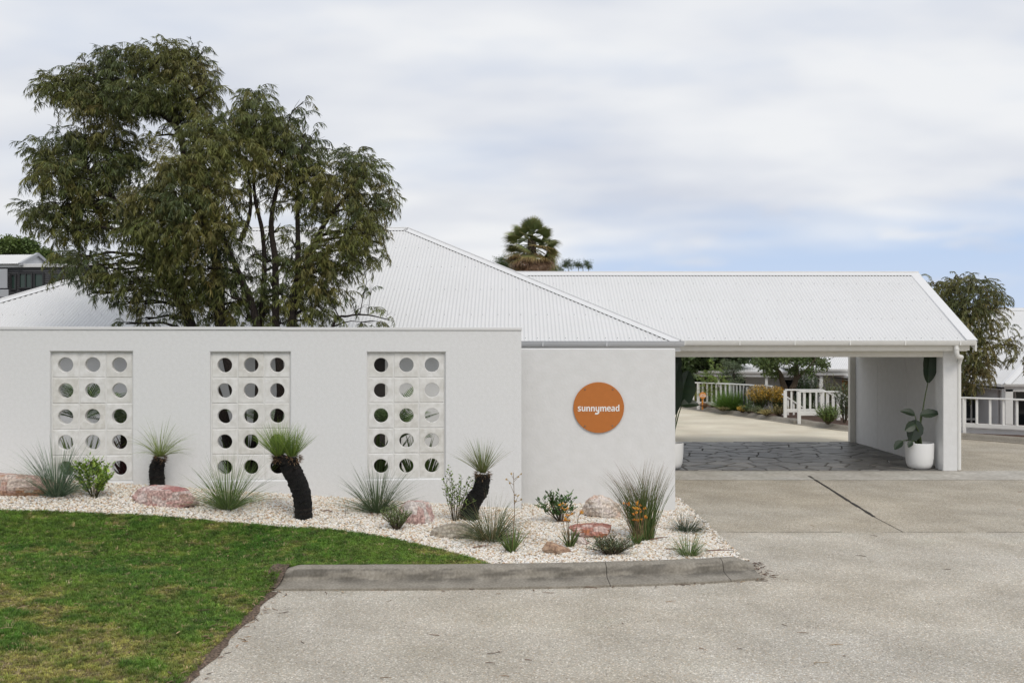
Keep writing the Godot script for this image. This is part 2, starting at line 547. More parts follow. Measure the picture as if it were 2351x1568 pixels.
func house():
	var Ze := 18.8
	var a := 5.75
	var rise := 2.776
	var eave := 2.755
	var x0 := -12.32
	var x1 := 3.186
	var pitch := atan2(rise, a)
	var o := thing("white_house", "white house with a long hipped corrugated roof behind the garden wall", "house", Vector3(0, 0, -Ze))
	var W := x1 - x0
	var D := 2.0 * a
	var hip := func(t: float) -> float: return minf(minf(t, W - t), a) / cos(pitch)
	var hip2 := func(t: float) -> float: return minf(t, D - t) / cos(pitch)
	var up := sin(pitch)
	var co := cos(pitch)
	var mb := MB.new()
	corrugated(mb, Vector3(x0, eave, 0), Vector3.RIGHT, Vector3(0, up, -co), Vector3(0, co, up), W, hip)
	part("roof_sheet", mb.mesh(M.roof_white), o)
	mb = MB.new()
	corrugated(mb, Vector3(x0, eave, -D), Vector3.RIGHT, Vector3(0, up, co), Vector3(0, co, -up), W, hip)
	part("roof_sheet", mb.mesh(M.roof_white), o)
	mb = MB.new()
	corrugated(mb, Vector3(x1, eave, 0), Vector3(0, 0, -1), Vector3(-co, up, 0), Vector3(up, co, 0), D, hip2)
	part("roof_sheet", mb.mesh(M.roof_white), o)
	mb = MB.new()
	corrugated(mb, Vector3(x0, eave, 0), Vector3(0, 0, -1), Vector3(co, up, 0), Vector3(-up, co, 0), D, hip2)
	part("roof_sheet", mb.mesh(M.roof_white), o)
	# caps: ridge and hips
	var rl := Vector3(x0 + a, eave + rise, -a)
	var rr := Vector3(x1 - a, eave + rise, -a)
	var lift := 0.02
	mb = MB.new()
	capping(mb, rl, rr, Vector3(0, -up, co) * 0.17, Vector3(0, -up, -co) * 0.17, lift)
	part("ridge_cap", mb.mesh(M.cap_white), o)
	for s in [-1, 1]:
		var corner := Vector3(x1 if s > 0 else x0, eave, 0)
		var top := rr if s > 0 else rl
		mb = MB.new()
		var dirv: Vector3 = (top - corner).normalized()
		# wings: in each roof plane, square to the hip
		var nf := Vector3(0, co, up)
		var ns := Vector3(up * s, co, 0)
		var wf := dirv.cross(nf)
		if wf.y > 0:
			wf = -wf
		var ws := dirv.cross(ns)
		if ws.y > 0:
			ws = -ws
		capping(mb, corner, top, wf * 0.17, ws * 0.17, lift)
		part("hip_cap", mb.mesh(M.cap_white), o)
		# black foam infill below the cap edge
		mb = MB.new()
		var off := wf * 0.16
		mb.quad(corner + off + nf * 0.011, top + off + nf * 0.011, top + off - nf * 0.012, corner + off - nf * 0.012, wf)
		part("foam_strip", mb.mesh(M.foam_black), o)
		var cornerb := Vector3(corner.x, eave, -D)
		mb = MB.new()
		var db: Vector3 = (top - cornerb).normalized()
		var nb := Vector3(0, co, -up)
		var w1 := db.cross(nb)
		if w1.y > 0: w1 = -w1
		var w2 := db.cross(ns)
		if w2.y > 0: w2 = -w2
		capping(mb, cornerb, top, w1 * 0.17, w2 * 0.17, lift)
		part("hip_cap", mb.mesh(M.cap_white), o)
	mb = MB.new()
	var nf2 := Vector3(0, co, up)
	var off2 := Vector3(0, -up, co) * 0.16
	mb.quad(rl + off2 + nf2 * 0.011, rr + off2 + nf2 * 0.011, rr + off2 - nf2 * 0.012, rl + off2 - nf2 * 0.012, Vector3(0, 0, 1))
	part("foam_strip", mb.mesh(M.foam_black), o)
	# screws
	mb = MB.new()
	for row in [0.12, 1.2, 2.5, 3.8, 5.0, 6.0]:
		var run: float = row * co
		var t: float = ceilf(run / 0.0762 + 3) * 0.0762
		var j := 0
		while t < W - run - 0.2:
			var p: Vector3 = Vector3(x0 + t, eave, 0) + Vector3(0, up, -co) * row + nf2 * 0.0085
			mb.tube([p, p + nf2 * 0.008], [0.009, 0.007], 6)
			j += 1
			t += 0.0762 * (4 if j % 3 == 0 else 3) * (1 if row > 0.2 else 1)
	var sc := part("roof_screw", mb.mesh(M.screw_grey), o)
	sc.set_meta("kind", "stuff")
	# gutter, fascia, soffit
	mb = MB.new()
	gutter(mb, x0 - 0.08, x1 + 0.06, eave + 0.005, 0.10)
	part("gutter", mb.mesh(M.gutter_grey), o)
	mb = MB.new()
	mb.box(Vector3.ZERO, Vector3(0.035, 0.10, 0.012), 0.003)
	var clip := mb.mesh(M.gutter_grey)
	for k in 12:
		part("gutter_bracket", clip, o, Vector3(x0 + 0.9 + k * 1.2, eave - 0.045, 0.102))
	mb = MB.new()
	mb.box(Vector3((x0 + x1) * 0.5, eave - 0.10, -0.03), Vector3(W, 0.19, 0.03))
	mb.box(Vector3((x0 + x1) * 0.5, eave - 0.18, -0.33), Vector3(W - 0.02, 0.012, 0.56), 0.001)
	part("fascia", mb.mesh(M.house_wall), o)
	# walls
	mb = MB.new()
	mb.box(Vector3((x0 + x1) * 0.5, 1.1, -0.42 - 0.1), Vector3(W - 1.2, 3.0, 0.2))
	mb.box(Vector3(x1 - 0.70, 1.1, -a), Vector3(0.2, 3.0, D - 1.6))
	mb.box(Vector3(x0 + 0.70, 1.1, -a), Vector3(0.2, 3.0, D - 1.6))
	mb.box(Vector3((x0 + x1) * 0.5, 1.1, -D + 0.7), Vector3(W - 1.2, 3.0, 0.2))
	part("wall", mb.mesh(M.house_wall), o)
	# a dark timber door leaf in a pale frame facing the courtyard
	mb = MB.new()
	mb.box(Vector3(-2.76, 1.25, -0.40), Vector3(0.62, 2.4, 0.05))
	var dr := part("door", mb.mesh(M.dark_timber), o)
	mb = MB.new()
	for xx in [-3.11, -2.41]:
		mb.box(Vector3(xx, 1.25, -0.385), Vector3(0.07, 2.5, 0.09))
	mb.box(Vector3(-2.76, 2.5, -0.383), Vector3(0.77, 0.06, 0.094))
	part("door_frame", mb.mesh(M.trim_white), dr)

func carport():
	var Ze := 20.8
	var run := 3.0
	var eave := 2.765
	var rise := 1.62
	var xl := -0.7
	var xr := 9.70
	var pitch := atan2(rise, run)
	var up := sin(pitch)
	var co := cos(pitch)
	var o := thing("carport", "white carport with a corrugated gable roof spanning the driveway", "carport", Vector3(0, 0, -Ze))
	var L := xr - xl
	var full := func(_t: float) -> float: return run / co
	var mb := MB.new()
	corrugated(mb, Vector3(xl, eave, 0), Vector3.RIGHT, Vector3(0, up, -co), Vector3(0, co, up), L, full)
	part("roof_sheet", mb.mesh(M.roof_white), o)
	mb = MB.new()
	corrugated(mb, Vector3(xl, eave, -2 * run), Vector3.RIGHT, Vector3(0, up, co), Vector3(0, co, -up), L, full)
	part("roof_sheet", mb.mesh(M.roof_white), o)
	mb = MB.new()
	var r0 := Vector3(xl, eave + rise, -run)
	var r1 := Vector3(xr + 0.03, eave + rise, -run)
	capping(mb, r0, r1, Vector3(0, -up, co) * 0.17, Vector3(0, -up, -co) * 0.17, 0.02)
	part("ridge_cap", mb.mesh(M.cap_white), o)
	mb = MB.new()
	var nf := Vector3(0, co, up)
	var off := Vector3(0, -up, co) * 0.16
	mb.quad(r0 + off + nf * 0.011, r1 + off + nf * 0.011, r1 + off - nf * 0.012, r0 + off - nf * 0.012, Vector3(0, 0, 1))
	part("foam_strip", mb.mesh(M.foam_black), o)
	mb = MB.new()
	for row in [0.1, 1.0, 1.9, 2.8]:
		var t := 0.0762 * 2
		var j := 0
		while t < L - 0.1:
			var p: Vector3 = Vector3(xl + t, eave, 0) + Vector3(0, up, -co) * row + nf * 0.0085
			mb.tube([p, p + nf * 0.008], [0.009, 0.007], 6)
			j += 1
			t += 0.0762 * (4 if j % 3 == 0 else 3)
	part("roof_screw", mb.mesh(M.screw_grey), o).set_meta("kind", "stuff")
	# barge capping on the gable edge: a wing on the sheet and a board below
	for s in [1, -1]:
		var e0 := Vector3(xr, eave, 0.05 if s > 0 else -2 * run - 0.05)
		var e1 := Vector3(xr, eave + rise, -run)
		var nn := Vector3(0, co, up * s)
		mb = MB.new()
		var w := 0.20
		var lift := nn * 0.016
		var g := Vector3(0, up, -co * s)
		var slack := g * 0.03
		mb.quad(e0 + lift + Vector3(0.02, 0, 0), e1 + lift + Vector3(0.02, 0, 0), e1 + lift - Vector3(w, 0, 0), e0 + lift - Vector3(w, 0, 0), nn)
		mb.quad(e0 - Vector3(w, 0, 0) + lift, e1 - Vector3(w, 0, 0) + lift, e1 - Vector3(w, 0, 0) - nn * 0.01, e0 - Vector3(w, 0, 0) - nn * 0.01, Vector3(-1, 0, 0))
		for k in [[0.0, 0.45], [0.455, 1.0]]:
			var q0: Vector3 = e0.lerp(e1, k[0]) + Vector3(0.02, 0, 0)
			var q1: Vector3 = e0.lerp(e1, k[1]) + Vector3(0.02, 0, 0)
			mb.quad(q0 + lift, q1 + lift, q1 + Vector3(0, -0.05, 0), q0 + Vector3(0, -0.05, 0), Vector3.RIGHT)
		part("barge_cap", mb.mesh(M.cap_white), o)
		mb = MB.new()
		var b0 := e0 + Vector3(0, -0.12, 0)
		var b1 := e1 + Vector3(0, -0.12, 0)
		mb.poly([b0 + Vector3(0, 0.1, 0), b1 + Vector3(0, 0.1, 0), b1 - Vector3(0, 0.1, 0), b0 - Vector3(0, 0.1, 0)], Vector3.RIGHT)
		mb.poly([b0 + Vector3(-0.03, 0.1, 0), b1 + Vector3(-0.03, 0.1, 0), b1 - Vector3(0.03, 0.1, 0), b0 - Vector3(0.03, 0.1, 0)], Vector3.LEFT)
		mb.quad(b0 - Vector3(0, 0.1, 0), b0 - Vector3(0.03, 0.1, 0), b1 - Vector3(0.03, 0.1, 0), b1 - Vector3(0, 0.1, 0), Vector3.DOWN)
		mb.quad(b0 - Vector3(0, 0.1, 0), b0 - Vector3(0.03, 0.1, 0), b0 + Vector3(-0.03, 0.1, 0), b0 + Vector3(0, 0.1, 0), Vector3(0, 0, s))
		part("barge_board", mb.mesh(M.trim_white), o)
	# gable end wall
	mb = MB.new()
	mb.tri(Vector3(9.44, eave - 0.1, -0.2), Vector3(9.44, eave - 0.1, -2 * run + 0.2), Vector3(9.44, eave + rise - 0.12, -run), Vector3.RIGHT)
	part("gable_panel", mb.mesh(M.trim_white), o)
	# front gutter, fascia, beam
	mb = MB.new()
	gutter(mb, 2.45, xr - 0.02, eave + 0.006, 0.07)
	part("gutter", mb.mesh(M.trim_white), o)
	mb = MB.new()
	mb.box(Vector3.ZERO, Vector3(0.03, 0.098, 0.012), 0.003)
	var clip := mb.mesh(M.trim_white)
	for k in 6:
		part("gutter_bracket", clip, o, Vector3(3.6 + k * 1.15, eave - 0.045, 0.072))
	mb = MB.new()
	mb.box(Vector3(5.75, 2.625, -0.07), Vector3(7.7, 0.125, 0.04), 0.006)
	mb.box(Vector3(5.75, 2.552, -0.18), Vector3(7.6, 0.012, 0.24), 0.002)
	part("fascia", mb.mesh(M.trim_cream), o)
	mb = MB.new()
	mb.box(Vector3(5.55, 2.482, -0.40), Vector3(7.20, 0.125, 0.20), 0.008)
	part("beam", mb.mesh(M.trim_cream), o)
	mb = MB.new()
	mb.box(Vector3(5.75, 2.48, -5.9), Vector3(7.6, 0.13, 0.2), 0.008)
	part("beam", mb.mesh(M.trim_cream), o)
	mb = MB.new()
	mb.box(Vector3(5.75, 2.56, -3.1), Vector3(7.6, 0.02, 5.6), 0.002)
	part("ceiling", mb.mesh(M.trim_white), o)
	# front post, side wall, back post
	mb = MB.new()
	mb.box(Vector3(9.305, 1.275, -0.5), Vector3(0.31, 2.55, 0.40), 0.012)
	part("post", mb.mesh(M.render_warm), o)
	mb = MB.new()
	mb.box(Vector3(9.29, 1.25, -6.28), Vector3(0.22, 2.5, 0.16), 0.008)
	part("post", mb.mesh(M.trim_cream), o)
	var zs := [-0.7, -2.7, -4.55, -6.2]
	for k in 3:
		mb = MB.new()
		mb.box(Vector3(9.37, 1.275, (zs[k] + zs[k + 1]) * 0.5), Vector3(0.09, 2.55, zs[k] - zs[k + 1] - 0.012), 0.004)
		part("wall_panel", mb.mesh(M.render_warm), o)
	mb = MB.new()
	mb.box(Vector3(9.385, 1.27, -3.5), Vector3(0.06, 2.5, 5.3), 0.002)
	part("wall_core", mb.mesh(M.mortar), o)
	# downpipe with two bends
	mb = MB.new()
	var dx := 9.49
	mb.tube([Vector3(9.30, 2.69, -0.02), Vector3(9.30, 2.55, -0.0), Vector3(9.31, 2.475, -0.01), Vector3(9.345, 2.435, -0.05), Vector3(9.41, 2.425, -0.09), Vector3(9.46, 2.42, -0.14), Vector3(dx, 2.38, -0.24), Vector3(dx, 2.25, -0.31), Vector3(dx, 0.03, -0.31)], [0.05, 0.05, 0.052, 0.052, 0.052, 0.05, 0.045, 0.042, 0.042], 14)
	mb.tube([Vector3(9.30, 2.60, 0.0), Vector3(9.30, 2.575, 0.0)], [0.057, 0.057], 14)
	part("downpipe", mb.mesh(M.trim_white), o)

# ---------------------------------------------------------------- garden walls and sign
func block_mesh(m: Material) -> ArrayMesh:
	var mb := MB.new()
	var H := 0.19
	var b := 0.008
	var R := 0.111
	var T := 0.10
	var K := 40
	for k in K:
		var a0 := TAU * k / K
		var a1 := TAU * (k + 1) / K
		var o0 := Vector2(cos(a0), sin(a0))
		var o1 := Vector2(cos(a1), sin(a1))
		var s0 := o0 / maxf(absf(o0.x), absf(o0.y))
		var s1 := o1 / maxf(absf(o1.x), absf(o1.y))
		for f in [1, -1]:
			var z := 0.0 if f > 0 else -T
			var zi: float = z - f * 0.006
			var i0 := Vector3(o0.x * (R + 0.006), o0.y * (R + 0.006), z)
			var i1 := Vector3(o1.x * (R + 0.006), o1.y * (R + 0.006), z)
			mb.quad(i0, i1, Vector3(s1.x * (H - b), s1.y * (H - b), z), Vector3(s0.x * (H - b), s0.y * (H - b), z), Vector3(0, 0, f))
			mb.quad(Vector3(s0.x * (H - b), s0.y * (H - b), z), Vector3(s1.x * (H - b), s1.y * (H - b), z), Vector3(s1.x * H, s1.y * H, z - f * b), Vector3(s0.x * H, s0.y * H, z - f * b), Vector3(s0.x, s0.y, f))
			mb.quad(i0, i1, Vector3(o1.x * R, o1.y * R, zi), Vector3(o0.x * R, o0.y * R, zi), Vector3(-o0.x, -o0.y, f))
		var p0 := mb.vert(Vector3(o0.x * R, o0.y * R, -0.006), Vector3(-o0.x, -o0.y, 0))
		var p1 := mb.vert(Vector3(o1.x * R, o1.y * R, -0.006), Vector3(-o1.x, -o1.y, 0))
		var q0 := mb.vert(Vector3(o0.x * R, o0.y * R, -T + 0.006), Vector3(-o0.x, -o0.y, 0))
		var q1 := mb.vert(Vector3(o1.x * R, o1.y * R, -T + 0.006), Vector3(-o1.x, -o1.y, 0))
		mb.squad(p0, p1, q1, q0)
		mb.quad(Vector3(s0.x * H, s0.y * H, -b), Vector3(s1.x * H, s1.y * H, -b), Vector3(s1.x * H, s1.y * H, -T + b), Vector3(s0.x * H, s0.y * H, -T + b), Vector3(s0.x, s0.y, 0))
	return mb.mesh(m)

func garden_wall():
	# local x runs along the wall to the right, z towards the camera; the origin is the right end of the face
	var xe := 0.147
	var o := thing("breeze_block_wall", "long white rendered garden wall with three breeze block openings", "wall", Vector3(xe, 0, -wall_d(xe)))
	o.rotation.y = atan(0.085)
	var cs := cos(atan(0.085))
	var L := 10.2
	var top := 2.925
	var bot := -0.35
	var T := 0.22
	# openings: local x of the left edge, bottom and top heights
	var ops := []
	for w in [[117.0, 300.0, 811.0, 1103.0], [486.0, 662.0, 810.0, 1102.0], [846.0, 1019.0, 809.0, 1100.0]]:
		var xm: float = (w[0] + w[1]) * 0.5
		var X: float = 0.0
		for it in 8:
			X = (xm - 1175.5) * wall_d(X) / FOCAL
		var d := wall_d(X)
		var lx := (X - xe) / cs
		var hm: float = EYE - ((w[2] + w[3]) * 0.5 - 784.0) * d / FOCAL
		ops.append([lx - 0.605, lx + 0.605, hm - 0.985, hm + 0.985])
	var xs := [-L, ops[0][0], ops[0][1], ops[1][0], ops[1][1], ops[2][0], ops[2][1], 0.0]
	var mb := MB.new()
	var e := 0.012       # rounded arrises of the openings
	for k in xs.size() - 1:
		var a: float = xs[k]
		var b: float = xs[k + 1]
		for f in [1, -1]:
			var z := 0.0 if f > 0 else -T
			var hint := Vector3(0, 0, f)
			if k % 2 == 0:
				var aa := a + (e if k > 0 else 0.0)
				var bb := b - (e if k < 6 else 0.0)
				mb.quad(Vector3(aa, bot, z), Vector3(bb, bot, z), Vector3(bb, top, z), Vector3(aa, top, z), hint)
			else:
				var op: Array = ops[(k - 1) / 2]
				var aa := a - e
				var bb := b + e
				mb.quad(Vector3(aa, bot, z), Vector3(bb, bot, z), Vector3(bb, op[2] - e, z), Vector3(aa, op[2] - e, z), hint)
				mb.quad(Vector3(aa, op[3] + e, z), Vector3(bb, op[3] + e, z), Vector3(bb, top, z), Vector3(aa, top, z), hint)
	for op in ops:
		for s in 4:
			var p := [Vector2(op[0], op[2]), Vector2(op[1], op[2]), Vector2(op[1], op[3]), Vector2(op[0], op[3])]
			var q := [Vector2(op[0] - e, op[2] - e), Vector2(op[1] + e, op[2] - e), Vector2(op[1] + e, op[3] + e), Vector2(op[0] - e, op[3] + e)]
			var u: Vector2 = p[s]
			var w: Vector2 = p[(s + 1) % 4]
			var uo: Vector2 = q[s]
			var wo: Vector2 = q[(s + 1) % 4]
			var inward := Vector2((op[0] + op[1]) * 0.5, (op[2] + op[3]) * 0.5) - (u + w) * 0.5
			var hint := Vector3(inward.x if absf(u.x - w.x) < 0.1 else 0.0, inward.y if absf(u.y - w.y) < 0.1 else 0.0, 0)
			mb.quad(Vector3(u.x, u.y, -e), Vector3(w.x, w.y, -e), Vector3(w.x, w.y, -T + e), Vector3(u.x, u.y, -T + e), hint)
			mb.quad(Vector3(u.x, u.y, -e), Vector3(w.x, w.y, -e), Vector3(wo.x, wo.y, 0), Vector3(uo.x, uo.y, 0), hint + Vector3(0, 0, 1))
			mb.quad(Vector3(u.x, u.y, -T + e), Vector3(w.x, w.y, -T + e), Vector3(wo.x, wo.y, -T), Vector3(uo.x, uo.y, -T), hint - Vector3(0, 0, 1))
	mb.quad(Vector3(0, bot, 0), Vector3(0, bot, -T), Vector3(0, top, -T), Vector3(0, top, 0), Vector3.RIGHT)
	mb.quad(Vector3(-L, bot, 0), Vector3(-L, bot, -T), Vector3(-L, top, -T), Vector3(-L, top, 0), Vector3.LEFT)
	mb.quad(Vector3(-L, top, 0), Vector3(0, top, 0), Vector3(0, top, -T), Vector3(-L, top, -T), Vector3.UP)
	part("wall_body", mb.mesh(M.render_white), o)
	# folded metal coping in lengths
	var cuts := [-L, -8.2, -3.72, 0.012]
	for k in 3:
		mb = MB.new()
		mb.box(Vector3((cuts[k] + cuts[k + 1]) * 0.5, top + 0.022 + (0.004 if k == 1 else 0.0), -T * 0.5), Vector3(cuts[k + 1] - cuts[k] + (0.03 if k == 1 else 0.0), 0.044, T + 0.034), 0.004)
		part("coping", mb.mesh(M.coping_white), o)
	var meshes := [block_mesh(M.block_0), block_mesh(M.block_1), block_mesh(M.block_2)]
	var r := rng(77)
	var mx := 0.395
	var my := 0.392
	for w in 3:
		var op: Array = ops[w]
		var cx: float = (op[0] + op[1]) * 0.5
		var cy: float = (op[2] + op[3]) * 0.5
		for i in 3:
			for j in 5:
				var kind := pick(r, [0, 0, 1, 1, 1, 2]) as int
				var b := part("breeze_block", meshes[kind], o, Vector3(cx + (i - 1) * mx + r.randf_range(-0.002, 0.002), cy + (j - 2) * my + r.randf_range(-0.002, 0.002), -0.05 + r.randf_range(-0.004, 0.003)))
				b.rotation.z = (r.randi() % 4) * PI / 2 + r.randf_range(-0.006, 0.006)
		mb = MB.new()
		for i in 4:
			mb.box(Vector3(cx + (i - 1.5) * mx, cy, -0.100), Vector3(0.024, 1.97, 0.085), 0.001)
		for j in 6:
			mb.box(Vector3(cx, cy + (j - 2.5) * my, -0.0985), Vector3(1.21, 0.020, 0.081), 0.001)
		part("mortar", mb.mesh(M.mortar), o)

func tee(text: String, size: float, depth: float, m: Material) -> TextMesh:
	var f := SystemFont.new()
	f.font_names = PackedStringArray(["Droid Sans"])
	f.font_weight = 700
	var t := TextMesh.new()
	t.text = text
	t.font = f
	t.font_size = 64
	t.pixel_size = size / 64.0
	t.depth = depth
	t.material = m
	return t

func sign_wall():
	var d := 16.1
	var x0 := -0.6
	var x1 := (1551.0 - 1175.5) * d / FOCAL
	var topy := EYE - 16.0 * d / FOCAL
	var o := thing("sign_wall", "plain white rendered wall carrying the round orange sign", "wall", Vector3(0, 0, -d))
	var mb := MB.new()
	mb.box(Vector3((x0 + x1) * 0.5, topy * 0.5 - 0.2, -0.1), Vector3(x1 - x0, topy + 0.4, 0.2), 0.012)
	part("wall_body", mb.mesh(M.render_warm), o)
	# the sign
	var c := at(1374.5, 935.5, d)
	var s := thing("round_sign", "round orange sign reading sunnymead in white on the white wall", "sign", c)
	var R := 0.41
	mb = MB.new()
	var segs := 96
	var ring := []
	var K := [[R - 0.003, 0.030], [R, 0.027], [R, 0.018]]
	for k in segs:
		var a0 := TAU * k / segs
		var a1 := TAU * (k + 1) / segs
		var u0 := Vector3(cos(a0), sin(a0), 0)
		var u1 := Vector3(cos(a1), sin(a1), 0)
		for q in 2:
			mb.quad(u0 * K[q][0] + Vector3(0, 0, K[q][1]), u1 * K[q][0] + Vector3(0, 0, K[q][1]), u1 * K[q + 1][0] + Vector3(0, 0, K[q + 1][1]), u0 * K[q + 1][0] + Vector3(0, 0, K[q + 1][1]), u0 + Vector3(0, 0, 0.3))
	mb.disc(Vector3(0, 0, 0.030), R - 0.003, Vector3(0, 0, 1), segs)
	mb.disc(Vector3(0, 0, 0.018), R, Vector3(0, 0, -1), segs)
	part("disc", mb.mesh(M.sign_orange), s)
	for q in [[-0.222, 0.292], [0.228, 0.292], [-0.222, -0.30], [0.222, -0.296]]:
		mb = MB.new()
		mb.tube([Vector3(q[0], q[1], 0.0), Vector3(q[0], q[1], 0.034), Vector3(q[0], q[1], 0.038)], [0.013, 0.013, 0.008], 12)
		part("bolt", mb.mesh(M.bolt_metal), s)
	# lettering: each letter its own piece; the y of this hand is a u with a hooked tail
	var size := 0.139
	var f := SystemFont.new()
	f.font_names = PackedStringArray(["Droid Sans"])
	f.font_weight = 700
	var word := "sunnumead"
	var adv := []
	var total := 0.0
	for ch in word:
		var w: float = f.get_string_size(ch, HORIZONTAL_ALIGNMENT_LEFT, -1, 64).x / 64.0 * size * 0.93
		adv.append(w)
		total += w
	var k2 := 0.683 / total
	var x := -0.683 * 0.5
	var base := -0.018
	for k in word.length():
		var t := tee(word[k], size, 0.004, M.letter_white)
		t.horizontal_alignment = HORIZONTAL_ALIGNMENT_CENTER
		t.vertical_alignment = VERTICAL_ALIGNMENT_BOTTOM
		var b := t.get_aabb()
		var l := part("letter", t, s, Vector3(x + adv[k] * k2 * 0.5, base - 0.0, 0.033), Basis.IDENTITY.scaled(Vector3(k2, 1.0, 1.0)))
		l.position.y = base - (0.0 if k != 4 else 0.0)
		# all bottoms stand on one line
		l.position.y += -b.position.y - 0.043
		if k == 4:
			mb = MB.new()
			var xr := l.position.x + b.end.x * k2
			var st := 0.030
			var yb := base - 0.043
			var pts := [Vector2(xr - st * 0.5, yb + 0.02), Vector2(xr - st * 0.5, yb - 0.012), Vector2(xr - st * 0.62, yb - 0.026), Vector2(xr - st * 1.15, yb - 0.036), Vector2(xr - st * 1.8, yb - 0.037), Vector2(xr - st * 2.35, yb - 0.034)]
			for q in pts.size() - 1:
				var u: Vector2 = pts[q]
				var w: Vector2 = pts[q + 1]
				var d0: Vector2 = (w - pts[maxi(q - 1, 0)]).normalized().orthogonal() * 0.0145
				var d1: Vector2 = (pts[mini(q + 2, pts.size() - 1)] - u).normalized().orthogonal() * 0.0145
				mb.quad(Vector3(u.x + d0.x, u.y + d0.y, 0.0347), Vector3(w.x + d1.x, w.y + d1.y, 0.0347), Vector3(w.x - d1.x, w.y - d1.y, 0.0347), Vector3(u.x - d0.x, u.y - d0.y, 0.0347), Vector3(0, 0, 1))
			part("letter_tail", mb.mesh(M.letter_white), s)
		x += adv[k] * k2

# ---------------------------------------------------------------- setting
func stain(X: float, d: float) -> Color:
	var a := noise.get_noise_2d(X * 95.0 + 50.0, d * 130.0)
	var b := noise.get_noise_2d(X * 22.0 - 20.0, d * 34.0 + 9.0)
	var t := 0.98 + 0.05 * a + 0.06 * b
	var warm := noise.get_noise_2d(X * 14.0 + 300.0, d * 20.0)
	var c := Color(t, t * (0.985 - 0.03 * warm), t * (0.955 - 0.08 * warm))
	if d > 14.35:
		# the slab beyond the joint is a browner, older pour
		c = Color(c.r * 0.87, c.g * 0.852, c.b * 0.815)
	return c

